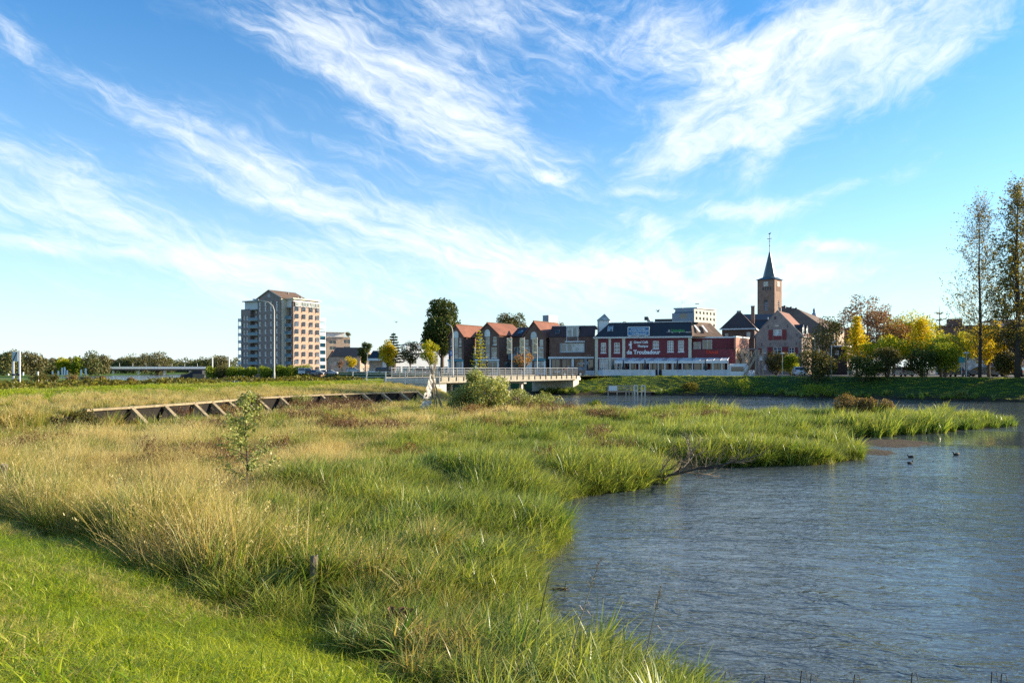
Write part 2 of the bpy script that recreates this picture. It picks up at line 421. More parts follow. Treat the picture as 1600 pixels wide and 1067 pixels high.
def zone_cols(x, y, h):
    n = len(x); C = np.zeros((n, 4)); C[:] = (0.050, 0.060, 0.020, 1)
    def setw(m, c, wv=1.0):
        m = (m * wv)[:, None]; C[:, :3] = C[:, :3] * (1 - m) + np.array(c) * m
    inL = inside(x, y, L1); inT = inside(x, y, TOWN)
    dW, sd = seg_d(x, y, WALL); s = dW * np.where(sd > 0, 1, -1)
    nz = vnoise(x, y, 1.5, 9)
    setw(inL * (lawn_d(x, y) < 5.6) * 1.0, (0.085, 0.150, 0.016))
    setw((s > 0) * (y < 125) * inL * (x < -5) * 1.0, (0.13, 0.15, 0.035))
    setw((s > 17) * inL * (x < -5) * (y > 20) * 1.0, (0.10, 0.20, 0.03))
    setw(((y > 95) & inL) * 1.0, (0.10, 0.19, 0.03)); setw(((y > 95) & inL) * sstep(-.2, .8, vnoise(x, y, .12, 3)), (0.16, 0.20, 0.05))
    setw(inT * 1.0, (0.030, 0.072, 0.014)); setw(inT * sstep(0.0, 0.9, vnoise(x, y, .8, 12)), (0.040, 0.075, 0.018))
    setw((inT & (h < 0.8)) * sstep(.9, .3, h), (0.05, 0.042, 0.025))
    dT, _ = seg_d(x, y, TOWN, True)
    setw((inT & (dT > 9.5)) * 1.0, (0.17, 0.16, 0.15))
    setw((h < 0.10) * 1.0, (0.075, 0.055, 0.035)); setw((h < -0.1) * 1.0, (0.02, 0.02, 0.015))
    return C
gm_, tg = newmat('ground_cover_soil')
a_ = tg.n('ShaderNodeAttribute', attribute_name='zone'); ge = tg.n('ShaderNodeNewGeometry')
n1 = tg.noise(ge.outputs['Position'], 3.0, 8, 0.7); n2 = tg.noise(ge.outputs['Position'], 0.25, 6, 0.65)
c = tg.mix(tg.mapr(n1, 0.35, 0.7, 0, .7), a_.outputs['Color'], tg.mix(1.0, a_.outputs['Color'], (0.45, 0.42, 0.4), 'MULTIPLY'))
c = tg.mix(tg.mapr(n2, 0.4, 0.7, 0, .5), c, tg.mix(1.0, c, (1.5, 1.3, 0.9), 'MULTIPLY'))
b_ = tg.n('ShaderNodeBsdfPrincipled', i_Base_Color=c, i_Roughness=0.9); b_.inputs['Specular IOR Level'].default_value = 0.15
bp = tg.n('ShaderNodeBump', i_Height=tg.noise(ge.outputs['Position'], 5.0, 8, 0.7), i_Strength=0.7, i_Distance=0.12); gm_.node_tree.links.new(bp.outputs[0], b_.inputs['Normal'])
o_ = tg.n('ShaderNodeOutputMaterial'); gm_.node_tree.links.new(b_.outputs[0], o_.inputs[0])
nx, ny = len(gx), len(gy)
ii = (np.arange(ny - 1)[:, None] * nx + np.arange(nx - 1)[None, :]).ravel()
FQ = np.stack([ii, ii + 1, ii + nx + 1, ii + nx], 1)
me = numesh('ground', np.stack([GX.ravel(), GY.ravel(), HZ], 1), FQ, gm_, {'zone': ('FLOAT_COLOR', zone_cols(GX.ravel(), GY.ravel(), HZ))}, smooth=True)
ground = put('ground', me); tag(ground, 'low marshy ground, dikes and grass banks on both sides of the water', kind='structure')
# ---- water
wm, t = newmat('river_water')
ge = t.n('ShaderNodeNewGeometry'); pos = ge.outputs['Position']
sp = t.n('ShaderNodeSeparateXYZ', i_0=pos)
mp = t.n('ShaderNodeMapping', i_Vector=pos, i_Rotation=(0, 0, R(24)), i_Scale=(1.0, 2.0, 1.0))
r1 = t.noise(mp.outputs[0], 3.0, 3, 0.6, 0.6); r2 = t.noise(mp.outputs[0], 0.95, 3, 0.6, 0.7)
mp3 = t.n('ShaderNodeMapping', i_Vector=pos, i_Rotation=(0, 0, R(-12)), i_Scale=(0.5, 1.0, 1.0))
r3 = t.noise(mp3.outputs[0], 9.0, 2, 0.5)
gust = t.noise(pos, 0.12, 3, 0.6)
# sheltered, almost still water behind the reed spit
dx = t.m('DIVIDE', t.m('SUBTRACT', sp.outputs[0], 29.0), 12.0); dy = t.m('DIVIDE', t.m('SUBTRACT', sp.outputs[1], 42.0), 5.5)
calm = t.mapr(t.m('ADD', t.m('MULTIPLY', dx, dx), t.m('ADD', t.m('MULTIPLY', dy, dy), t.m('MULTIPLY', gust, .6))), 0.9, 1.7, 0.06, 1.0)
hh = t.m('ADD', t.m('MULTIPLY', r2, 0.11), t.m('ADD', t.m('MULTIPLY', r1, 0.036), t.m('MULTIPLY', r3, 0.010)))
hh = t.m('MULTIPLY', hh, t.m('MULTIPLY', calm, t.mapr(gust, 0.35, 0.65, 0.5, 1.25)))
bp = t.n('ShaderNodeBump', i_Height=hh, i_Strength=1.0, i_Distance=1.0)
b = t.n('ShaderNodeBsdfPrincipled', i_Base_Color=(0.075, 0.092, 0.094, 1), i_Roughness=0.07); b.inputs['IOR'].default_value = 1.333
wm.node_tree.links.new(bp.outputs[0], b.inputs['Normal'])
o = t.n('ShaderNodeOutputMaterial'); wm.node_tree.links.new(b.outputs[0], o.inputs[0])
mbw = MB(); mbw.face([(-3400, -240, 0), (3400, -240, 0), (3400, 5400, 0), (-3400, 5400, 0)], wm)
water = mbw.obj('water'); tag(water, 'rippled steel blue river water around the reed spits', kind='structure')
# ================================================================== GRASS AND REEDS
SRC = bpy.data.collections.new('plant_sources')      # not linked to the scene: only instanced
def blades(n, r, h0, h1, w0, w1, lean, curve, seg, seed, bias=(0.0, 0.0), heads=0.0, head_sz=0.06, clusters=0, droop=0.0, wtip=0.12):
    g = np.random.default_rng(seed)
    if clusters:
        cc = g.normal(0, r * 0.55, (clusters, 2)); which = g.integers(0, clusters, n)
        base = cc[which] + g.normal(0, r * 0.10, (n, 2)); out_ = base - cc[which]
        oa = np.arctan2(out_[:, 1], out_[:, 0])
    else:
        a = g.uniform(0, 6.283, n); rr = r * np.sqrt(g.uniform(0, 1, n)); base = np.stack([rr * np.cos(a), rr * np.sin(a)], 1); oa = g.uniform(0, 6.283, n)
    H = g.uniform(h0, h1, n) * g.uniform(.8, 1.1, n); wd = g.uniform(w0, w1, n)
    L = np.abs(g.normal(lean, lean * .5, n)); cv = np.abs(g.normal(curve, curve * .5, n))
    dx = np.cos(oa) * L + bias[0]; dy = np.sin(oa) * L + bias[1]
    dn = np.hypot(dx, dy) + 1e-6; ux, uy = dx / dn, dy / dn
    tw = g.uniform(-0.9, 0.9, n); sxn = -uy * np.cos(tw) + ux * np.sin(tw); syn = ux * np.cos(tw) + uy * np.sin(tw)
    rnd = g.uniform(0, 1, n)
    Vs = []; T = []; Rn = []
    for k in range(seg + 1):
        t = k / seg
        off = H * (dn * t + cv * t * t * (1 + droop * t)); z = H * (t - 0.30 * (cv + dn) * t * t - droop * cv * 0.45 * t ** 3)
        cx = base[:, 0] + ux * off; cy = base[:, 1] + uy * off
        ww = wd * (1 - (1 - wtip) * t ** 1.6) * (0.75 + 0.25 * min(1, t * 4)) * 0.5
        for sg in (-1, 1):
            Vs.append(np.stack([cx + sg * sxn * ww, cy + sg * syn * ww, z], 1)); T.append(np.full(n, t)); Rn.append(rnd)
    V = np.stack(Vs, 1).reshape(-1, 3); T = np.stack(T, 1).ravel(); Rn = np.stack(Rn, 1).ravel()
    m = 2 * (seg + 1); b0 = (np.arange(n) * m)[:, None]
    q = np.array([[2 * k, 2 * k + 1, 2 * k + 3, 2 * k + 2] for k in range(seg)]).ravel()[None, :]
    Fq = (b0 + q).reshape(-1, 4); hd = np.zeros(len(V))
    if heads > 0:
        idx = np.nonzero(g.uniform(0, 1, n) < heads)[0]; top = V.reshape(n, m, 3)[:, -1]; pr = V.reshape(n, m, 3)[:, -3]
        hv = []; hf = []; hr = []
        for i in idx:
            d = top[i] - pr[i]; d = d / (np.linalg.norm(d) + 1e-6)
            for k in range(7):
                t = g.uniform(-2.2, 1.0) * head_sz; c = top[i] + d * t + g.normal(0, head_sz * .22, 3)
                e = g.normal(0, 1, 3); e[2] = abs(e[2]) + .8; e = e / np.linalg.norm(e) * head_sz * g.uniform(.35, .8); f = np.cross(e, g.normal(0, 1, 3)); f = f / (np.linalg.norm(f) + 1e-6) * head_sz * .13
                s0 = len(hv); hv += [c - f, c + f, c + e + f * .4, c + e - f * .4]; hf.append([s0, s0 + 1, s0 + 2, s0 + 3]); hr += [rnd[i]] * 4
        if hv:
            o0 = len(V); V = np.vstack([V, np.array(hv)]); Fq = np.vstack([Fq, np.array(hf) + o0]); T = np.concatenate([T, np.ones(len(hv))]); Rn = np.concatenate([Rn, hr]); hd = np.concatenate([hd, np.ones(len(hv))])
    return V, Fq, T, Rn, hd
def blade_mat(name, green, green2, straw, straw2, trans=0.45, spec=0.35, base=(0.45, 0.35, 0.12), rough=0.45):
    m, t = newmat(name)
    tt = t.n('ShaderNodeAttribute', attribute_name='t').outputs['Fac']; rn = t.n('ShaderNodeAttribute', attribute_name='rnd').outputs['Fac']
    hd = t.n('ShaderNodeAttribute', attribute_name='head').outputs['Fac']
    dry = t.n('ShaderNodeAttribute', attribute_name='dry', attribute_type='INSTANCER').outputs['Fac']
    tn = t.n('ShaderNodeAttribute', attribute_name='tint', attribute_type='INSTANCER').outputs['Fac']
    f = t.m('ADD', t.m('MULTIPLY', rn, .6), t.m('MULTIPLY', tn, .4))
    g = t.mix(t.mapr(f, .2, .85), green, green2); s = t.mix(t.mapr(f, .15, .85), straw, straw2)
    # single blades die off one by one: share of straw blades follows the 'dry' value
    k = t.mapr(t.m('ADD', t.m('MULTIPLY', dry, 1.5), t.m('SUBTRACT', t.m('MULTIPLY', rn, .9), .75)), 0.25, 0.65)
    k = t.m('MAXIMUM', k, hd)
    tip = t.m('MULTIPLY', t.m('POWER', tt, 5.0), .45)
    c = t.mix(t.m('MAXIMUM', k, tip), g, s)
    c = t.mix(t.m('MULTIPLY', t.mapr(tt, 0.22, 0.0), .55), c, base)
    d = t.n('ShaderNodeBsdfPrincipled', i_Base_Color=c, i_Roughness=rough); d.inputs['Specular IOR Level'].default_value = spec
    tr = t.n('ShaderNodeBsdfTranslucent', i_Color=t.mix(1.0, c, (1.35, 1.25, .8), 'MULTIPLY'))
    mx = t.n('ShaderNodeMixShader', i_0=trans); m.node_tree.links.new(d.outputs[0], mx.inputs[1]); m.node_tree.links.new(tr.outputs[0], mx.inputs[2])
    o = t.n('ShaderNodeOutputMaterial'); m.node_tree.links.new(mx.outputs[0], o.inputs[0])
    return m
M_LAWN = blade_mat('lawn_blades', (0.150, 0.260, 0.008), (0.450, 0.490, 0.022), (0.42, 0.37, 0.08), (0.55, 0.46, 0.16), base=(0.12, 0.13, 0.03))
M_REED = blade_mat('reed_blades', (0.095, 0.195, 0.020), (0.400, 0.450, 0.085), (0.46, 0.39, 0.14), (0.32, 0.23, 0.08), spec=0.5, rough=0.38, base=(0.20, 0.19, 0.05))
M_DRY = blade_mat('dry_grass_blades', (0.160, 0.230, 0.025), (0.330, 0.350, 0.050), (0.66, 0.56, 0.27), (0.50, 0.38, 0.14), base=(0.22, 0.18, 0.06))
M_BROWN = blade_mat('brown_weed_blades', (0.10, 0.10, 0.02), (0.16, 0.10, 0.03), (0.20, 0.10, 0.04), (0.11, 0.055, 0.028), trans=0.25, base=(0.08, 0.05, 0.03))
def src(name, coll, data, m):
    V, Fq, T, Rn, hd = data
    me = numesh(name, V, Fq, m, {'t': ('FLOAT', T), 'rnd': ('FLOAT', Rn), 'head': ('FLOAT', hd)})
    o = bpy.data.objects.new(name, me); coll.objects.link(o); return o
def scatter_obj(name, coll, pts, rot, scl, idx, dry, tint, label):
    n = len(pts)
    me = bpy.data.meshes.new(name); me.vertices.add(n); me.vertices.foreach_set('co', np.asarray(pts, np.float32).ravel())
    for an, ty, dat in (('rot', 'FLOAT_VECTOR', rot), ('scl', 'FLOAT_VECTOR', scl), ('idx', 'INT', idx), ('dry', 'FLOAT', dry), ('tint', 'FLOAT', tint)):
        a = me.attributes.new(an, ty, 'POINT')
        a.data.foreach_set('vector' if ty == 'FLOAT_VECTOR' else 'value', np.asarray(dat, np.int32 if ty == 'INT' else np.float32).ravel())
    o = put(name, me); tag(o, label, kind='stuff')
    ng = bpy.data.node_groups.new(name, 'GeometryNodeTree'); ng.interface.new_socket('Geometry', in_out='INPUT', socket_type='NodeSocketGeometry'); ng.interface.new_socket('Geometry', in_out='OUTPUT', socket_type='NodeSocketGeometry')
    N = ng.nodes; K = ng.links
    gi = N.new('NodeGroupInput'); go = N.new('NodeGroupOutput'); ci = N.new('GeometryNodeCollectionInfo'); ci.inputs['Collection'].default_value = coll
    ci.inputs['Separate Children'].default_value = True; ci.inputs['Reset Children'].default_value = True
    ip = N.new('GeometryNodeInstanceOnPoints'); ip.inputs['Pick Instance'].default_value = True
    def na(nm, ty):
        q = N.new('GeometryNodeInputNamedAttribute'); q.data_type = ty; q.inputs['Name'].default_value = nm
        return [s for s in q.outputs if s.enabled and s.name == 'Attribute'][0]
    K.new(gi.outputs[0], ip.inputs['Points']); K.new(ci.outputs[0], ip.inputs['Instance']); K.new(na('idx', 'INT'), ip.inputs['Instance Index'])
    er = N.new('FunctionNodeEulerToRotation'); K.new(na('rot', 'FLOAT_VECTOR'), er.inputs[0]); K.new(er.outputs[0], ip.inputs['Rotation'])
    K.new(na('scl', 'FLOAT_VECTOR'), ip.inputs['Scale']); K.new(ip.outputs[0], go.inputs[0])
    md = o.modifiers.new('scatter', 'NODES'); md.node_group = ng
    return o
def sources(name, fns, m):
    c = bpy.data.collections.new(name)
    for i, d in enumerate(fns): src(f'{name}_{i:02d}', c, d, m)
    return c, len(fns)
WB = (0.12, -0.02)    # the wind bends everything to the right
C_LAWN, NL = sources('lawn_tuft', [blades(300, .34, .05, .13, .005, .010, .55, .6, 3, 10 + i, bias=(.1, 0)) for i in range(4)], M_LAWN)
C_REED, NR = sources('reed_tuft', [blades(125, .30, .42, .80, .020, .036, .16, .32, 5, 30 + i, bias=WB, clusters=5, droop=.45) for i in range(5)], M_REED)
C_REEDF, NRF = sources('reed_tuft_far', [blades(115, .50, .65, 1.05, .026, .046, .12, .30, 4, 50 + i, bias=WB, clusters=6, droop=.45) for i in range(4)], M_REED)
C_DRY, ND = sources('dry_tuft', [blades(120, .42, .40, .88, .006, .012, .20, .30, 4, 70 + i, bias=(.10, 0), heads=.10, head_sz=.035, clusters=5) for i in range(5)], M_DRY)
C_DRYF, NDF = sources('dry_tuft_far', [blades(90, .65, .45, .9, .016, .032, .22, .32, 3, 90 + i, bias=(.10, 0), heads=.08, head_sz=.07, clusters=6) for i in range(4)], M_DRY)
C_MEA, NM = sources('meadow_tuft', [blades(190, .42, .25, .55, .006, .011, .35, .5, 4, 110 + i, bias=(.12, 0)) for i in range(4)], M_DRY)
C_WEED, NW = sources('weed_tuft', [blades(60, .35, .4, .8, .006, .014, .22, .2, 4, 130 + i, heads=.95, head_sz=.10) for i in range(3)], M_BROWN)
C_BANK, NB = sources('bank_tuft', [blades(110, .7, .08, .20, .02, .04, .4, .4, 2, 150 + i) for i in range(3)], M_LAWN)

def jgrid(x0, x1, y0, y1, st, seed):
    g = np.random.default_rng(seed); xs = np.arange(x0, x1, st); ys = np.arange(y0, y1, st)
    XX, YY = np.meshgrid(xs, ys); n = XX.size
    return XX.ravel() + g.uniform(-.5, .5, n) * st, YY.ravel() + g.uniform(-.5, .5, n) * st
def inview(x, y, pad=0.12): return (y > 2.0) & (np.abs(x) / np.maximum(y, .1) < 0.70 + pad + 2.0 / np.maximum(y, 1))
STRAW_EDGE = np.array([G(330, 1000, .3), G(430, 900, .4), G(480, 800, .4), G(530, 742, .4), G(600, 705, .4), G(740, 676, .4), G(930, 656, .4), G(1120, 646, .4), G(1250, 642, .4), (34, 56)], float)
def dryness(x, y):
    d, s = seg_d(x, y, STRAW_EDGE); sg = d * np.where(s > 0, 1, -1)       # >0 on the far / left side: straw
    sc_ = 0.6 + y * 0.055
    v = 0.5 + 0.5 * np.clip(sg / sc_ / 1.6, -1, 1)
    v = v + 0.36 * vnoise(x, y, .9, 14) + 0.30 * vnoise(x, y, 2.6, 15)
    far_ = sstep(26, 44, y)
    return np.clip(v * (1 - .16 * far_), 0, 1)
def make_scatter(name, coll, n_src, x, y, keep, label, smin=.8, smax=1.2, dry=None, sz=None, seed=1, tilt=.12, rotlim=.9, zoff=-.03):
    g = np.random.default_rng(seed); x, y = x[keep], y[keep]; n = len(x)
    z = height(x, y) + zoff
    s = g.uniform(smin, smax, n) * (sz[keep] if sz is not None else 1)
    rot = np.stack([g.normal(0, tilt, n), g.normal(0, tilt, n), g.uniform(-rotlim, rotlim, n)], 1)
    scl = np.stack([s, s, s * g.uniform(.85, 1.15, n)], 1)
    dr = (dry[keep] if dry is not None else np.zeros(n)); tn = np.clip(.5 + .5 * vnoise(x, y, 1.3, seed) + g.normal(0, .15, n), 0, 1)
    return scatter_obj(name, coll, np.stack([x, y, z], 1), rot, scl, g.integers(0, n_src, n), dr, tn, label)
POSTS = [(XP(p_, (CZ - .45) * F / (b_ - HOR)), (CZ - .45) * F / (b_ - HOR)) for p_, b_ in ((488, 925), (208, 838), (4, 775))]
def land(x, y):
    d, _ = seg_d(x, y, SHORE); return np.where(inside(x, y, L1), d, -d)
def behind_wall(x, y):
    d, s = seg_d(x, y, WALL); return d * np.where(s > 0, 1, -1)
# ---- lawn
x, y = jgrid(-22, 6, 2.0, 34, .17, 1); d = lawn_d(x, y)
d2 = d + .5 * vnoise(x, y, 2, 21)
keep = inview(x, y) & (d2 < 6.0) & (land(x, y) > .6) & (d > .3) & (rng.uniform(0, 1, len(x)) < np.clip(14 / np.maximum(y, 1), .25, 1))
make_scatter('lawn_grass', C_LAWN, NL, x, y, keep, 'short bright green grass on the dike slope in the lower left corner', .75, 1.35, dry=np.clip(.12 + .46 * vnoise(x, y, 1.6, 22), 0, .7), sz=1 + .35 * np.clip(vnoise(x, y, 2.2, 23), -.6, 1) + .25 * sstep(4.6, 6, d), seed=2, rotlim=3.1)
# ---- marsh, near and far
def marsh_zone(x, y):
    nb_ = np.zeros(x.shape, bool)
    for qx, qy in POSTS: u_ = (x * qy - y * qx) / math.hypot(qx, qy); v_ = math.hypot(qx, qy) - (x * qx + y * qy) / math.hypot(qx, qy); nb_ |= (np.abs(u_) < .32) & (v_ > -.1) & (v_ < 2.4)
    return ~nb_ & (~((y < 10.2) & (x > 1.95 + .12 * np.sin(y * 9)))) & (land(x, y) > .05) & (lawn_d(x, y) + .35 * vnoise(x, y, 2, 21) > 5.7) & (behind_wall(x, y) < -.15)
hum = lambda x, y: np.clip(1 + .30 * vnoise(x, y, .9, 31) + .40 * vnoise(x, y, 2.6, 32), .40, 1.7)
x, y = jgrid(-26, 40, 5, 36, .27, 3); dr = dryness(x, y); ld = land(x, y); mz = marsh_zone(x, y) & inview(x, y)
u = rng.uniform(0, 1, len(x))
edge = sstep(3.5, .8, ld)
toe = lawn_d(x, y)
hsz = hum(x, y) * (1 + .55 * sstep(8.2, 6.4, toe) * sstep(5.2, 5.9, toe))
keep = mz & (u > dr * 1.10 - .16 - edge * .8) & ((dr < .75) | (ld < 1.5)) & (u < np.clip(20 / y, .6, 1) + .2)
make_scatter('reeds', C_REED, NR, x, y, keep, 'broad green reed grass bending right along the near shore', .75, 1.1, dry=np.clip(dr * .55 + .05 * rng.normal(size=len(x)), 0, .6), sz=hum(x, y) * (1 + .12 * edge) * (.78 + .22 * sstep(10, 15, y)) * (1 + .12 * sstep(7.5, 6.4, toe)), seed=4, zoff=-.06)
keep = mz & (dr > .42) & (u < dr * 1.15 - .05)
make_scatter('dry_grass', C_DRY, ND, x, y, keep, 'tall straw coloured seeding grass in front of the retaining wall', .7, 1.1, dry=np.clip(dr - .22 + .42 * vnoise(x, y, 1.4, 34), 0, 1), sz=hsz * .95, seed=5, tilt=.14, rotlim=1.6)
x, y = jgrid(-26, 40, 5, 34, .36, 6); dr = dryness(x, y); mz = marsh_zone(x, y) & inview(x, y)
make_scatter('meadow_grass', C_MEA, NM, x, y, mz, 'shorter yellow green grass growing between the reeds and straw', .8, 1.3, dry=np.clip(dr * .8 + .1, 0, 1), seed=7, rotlim=3.1)
x, y = jgrid(-45, 42, 34, 90, .52, 8); dr = dryness(x, y); ld = land(x, y); mz = marsh_zone(x, y) & inview(x, y); u = rng.uniform(0, 1, len(x)); edge = sstep(4.5, 1.0, ld) * (x > 2)
hs2 = hum(x, y) * np.where(y > 60, .8, 1.0) * (1 - .62 * sstep(-6, -1.5, behind_wall(x, y)) * (x > -24.6))
keep = mz & (u > dr * 1.1 - .1 - edge) & (u < .95)
make_scatter('far_reeds', C_REEDF, NRF, x, y, keep, 'green reeds on the two long spits reaching into the water', .7, 1.05, dry=np.clip(dr * .6 - .15 * edge, 0, .7), sz=hs2 * (.85 + .3 * edge), seed=9, zoff=-.08)
keep = mz & (dr > .38) & (u < dr * 1.2 - .05 - edge * .6)
make_scatter('far_dry_grass', C_DRYF, NDF, x, y, keep, 'golden dry grass covering the marsh up to the bridge', .7, 1.05, dry=np.clip(dr - .26 + .5 * vnoise(x, y, 1.0, 35), 0, 1), sz=hs2 * .9, seed=10, rotlim=1.6)
# ---- brown weeds in patches
x, y = jgrid(-30, 30, 8, 75, .5, 11); dr = dryness(x, y); mz = marsh_zone(x, y) & inview(x, y) & (lawn_d(x, y) > 6.6)
pt = vnoise(x, y, .75, 41) + .3 * vnoise(x, y, 2.5, 42)
keep = mz & (pt > .74) & (rng.uniform(0, 1, len(x)) < .7) & (dr > .2) & (land(x, y) > 1.2)
make_scatter('brown_weeds', C_WEED, NW, x, y, keep, 'patches of rusty brown seeding weeds among the straw', .8, 1.25, dry=.4 + .5 * (rng.uniform(0, 1, len(x))), sz=.8 + y * .006, seed=12, rotlim=3.1)
# ---- dike behind the wall
x, y = jgrid(-75, -4, 20, 118, .55, 13); s = behind_wall(x, y); iv = inview(x, y, .2) & (land(x, y) > 1.5)
s2 = s + .9 * vnoise(x, y, 1.1, 43)
keep = iv & ((s > .35 - .45 * (vnoise(x, y, 2.0, 60) > -.1)) | ((x < -26.0) & (s > -1.2))) & (s2 < 6.0)
make_scatter('dike_dry_grass', C_DRYF, NDF, x, y, keep, 'orange dry grass hanging over the retaining wall coping', .55, .85, dry=.75 + .3 * vnoise(x, y, 1, 44), sz=np.full(len(x), .75), seed=14, rotlim=1.6)
keep = iv & (s2 > 4.5) & (s < 12) 
make_scatter('dike_grass', C_BANK, NB, x, y, keep, 'bright green mown grass along the crest of the dike', .8, 1.2, dry=np.clip(.15 + .3 * vnoise(x, y, .8, 45), 0, .5), seed=15, rotlim=3.1)
# ---- town bank
x, y = jgrid(5, 75, 82, 124, .75, 16); dT, _ = seg_d(x, y, TOWN, True); keep = inside(x, y, TOWN) & (dT < 9) & (height(x, y) > .3) & inview(x, y)
make_scatter('bank_grass', C_BANK, NB, x, y, keep, 'dark shaded grass on the river bank below the town', .6, 1.0, dry=np.clip(.05 + .25 * vnoise(x, y, .5, 46), 0, .4), seed=17, rotlim=3.1)
x, y = jgrid(5, 90, 70, 126, .8, 18); dT, _ = seg_d(x, y, TOWN, True); keep = inside(x, y, TOWN) & (dT < 1.6) & inview(x, y) & (vnoise(x, y, .7, 47) > .05)
make_scatter('bank_weeds', C_REEDF, NRF, x, y, keep, 'ragged weeds at the foot of the river bank', .5, .9, dry=np.clip(.1 + .3 * vnoise(x, y, .5, 48), 0, .7), seed=19, rotlim=3.1)

# ---- rounded tufts hanging over the water's edge, one after another along the near shore
C_EDGE, NE = sources('edge_tuft', [blades(190, .24, .40, .72, .020, .036, .30, .38, 5, 170 + i, bias=(.05, -.02), clusters=2, droop=.4) for i in range(4)], M_REED)
ge_ = np.random.default_rng(77); ex, ey = [], []
for a, b in zip(SHORE[5:30], SHORE[6:31]):
    n = max(1, int(np.hypot(*(b - a)) / .34)); d = (b - a) / np.hypot(*(b - a)); nr = np.array([-d[1], d[0]])
    for i in range(n):
        for q in (.18, .75, 1.35): p = a + (b - a) * (i + ge_.uniform(0, 1)) / n + nr * (q + ge_.uniform(-.2, .2)); ex.append(p[0]); ey.append(p[1])
ex, ey = np.array(ex), np.array(ey)
make_scatter('shore_tufts', C_EDGE, NE, ex, ey, land(ex, ey) > .02, 'rounded bright reed tufts lining the edge of the pond', .55, 1.15, dry=np.full(len(ex), .10), sz=np.clip(hum(ex, ey), .7, 1.25) * np.where(ey > 28, 1.35, .95), seed=23, rotlim=3.1, zoff=-.05)

# ---- tall rank growth on the dike toe, which shades the edge of the lawn, and weeds in the lawn
x, y = jgrid(-26, 3, 6, 36, .24, 31); d = lawn_d(x, y) + .3 * vnoise(x, y, 1.6, 61)
keep0 = inview(x, y) & (d > 5.75) & (d < 6.9) & marsh_zone(x, y); keep = keep0 & (rng.uniform(0, 1, len(x)) < .8 * sstep(11.5, 15.5, y + .8 * vnoise(x, y, 2, 67)))
make_scatter('toe_grass', C_DRY, ND, x, y, keep, 'tall rank dry grass along the foot of the lawn slope', 1.1, 1.55, dry=np.clip(.45 + .4 * vnoise(x, y, 1.2, 62), .1, 1), sz=1 + .3 * vnoise(x, y, 1.5, 63), seed=32, tilt=.2, rotlim=3.1)
keep = keep0 & (y < 14) & (rng.uniform(0, 1, len(x)) < .7)
make_scatter('toe_reeds', C_REED, NR, x, y, keep, 'rank green reed tufts along the lawn foot at the bottom of the picture', .75, 1.1, dry=np.clip(.25 + .4 * vnoise(x, y, 2, 68), 0, .7), sz=1 + .3 * vnoise(x, y, 2.2, 69), seed=35, tilt=.22, rotlim=3.1)
x, y = jgrid(-20, 4, 3, 30, .34, 33); d = lawn_d(x, y)
keep = inview(x, y) & (d > .5) & (d < 5.4) & (vnoise(x, y, 2.2, 64) + .5 * vnoise(x, y, 5.0, 65) > .72)
make_scatter('lawn_weeds', C_MEA, NM, x, y, keep, 'coarser darker grass tufts standing in the lawn', .28, .50, dry=np.clip(.3 + .5 * vnoise(x, y, 3, 66), 0, .9), seed=34, rotlim=3.1)
# ================================================================== TREES AND SHRUBS
BARK = mat('bark', (0.16, 0.125, 0.09), .9, .3, 8, bump=.6); BARK_D = mat('dark_bark', (0.07, 0.055, 0.045), .9, .3, 8)
def leaves(cent, spread, size, seed, flat=0.0):
    g = np.random.default_rng(seed); n = len(cent)
    c = cent + g.normal(0, 1, (n, 3)) * spread
    a = g.normal(0, 1, (n, 3)); a[:, 2] *= (1 - flat); a /= np.linalg.norm(a, axis=1)[:, None]
    b = np.cross(a, g.normal(0, 1, (n, 3))); b /= np.linalg.norm(b, axis=1)[:, None] + 1e-9
    s = (size * g.uniform(.6, 1.35, n))[:, None]
    V = np.stack([c - a * s * .5, c + b * s * .32 - a * s * .05, c + a * s * .5, c - b * s * .32 - a * s * .05], 1).reshape(-1, 3)
    return V, np.arange(4 * n).reshape(n, 4), np.repeat(g.uniform(0, 1, n), 4)
def crown_round(h, rw, base, n, seed, nclump=26, lump=.30, squash=1.0, top=0.0):
    g = np.random.default_rng(seed); ch = h - base; cz = base + ch / 2
    P_ = g.normal(0, 1, (nclump, 3)); P_ /= np.linalg.norm(P_, axis=1)[:, None]; P_ *= (g.uniform(.12, 1, nclump) ** .4)[:, None]
    r = lump * g.uniform(.55, 1.25, nclump)
    P_ = P_ * (1 - r * .8)[:, None]
    cen = P_ * np.array([rw, rw, ch / 2]) + np.array([0, 0, cz])
    if top: cen[:, :2] *= (1 - top * np.clip((cen[:, 2] - cz) / (ch / 2), -1, 1))[:, None]
    w = r ** 2; which = g.choice(nclump, n, p=w / w.sum())
    d = g.normal(0, 1, (n, 3)); d /= np.linalg.norm(d, axis=1)[:, None]; d *= (g.uniform(.25, 1, n) ** .45)[:, None]; d[:, 2] *= .8
    lc = cen[which] + d * (r[which] * (rw + ch / 2) / 2 * 1.05)[:, None]
    keep = lc[:, 2] > base * .55
    return lc[keep], cen
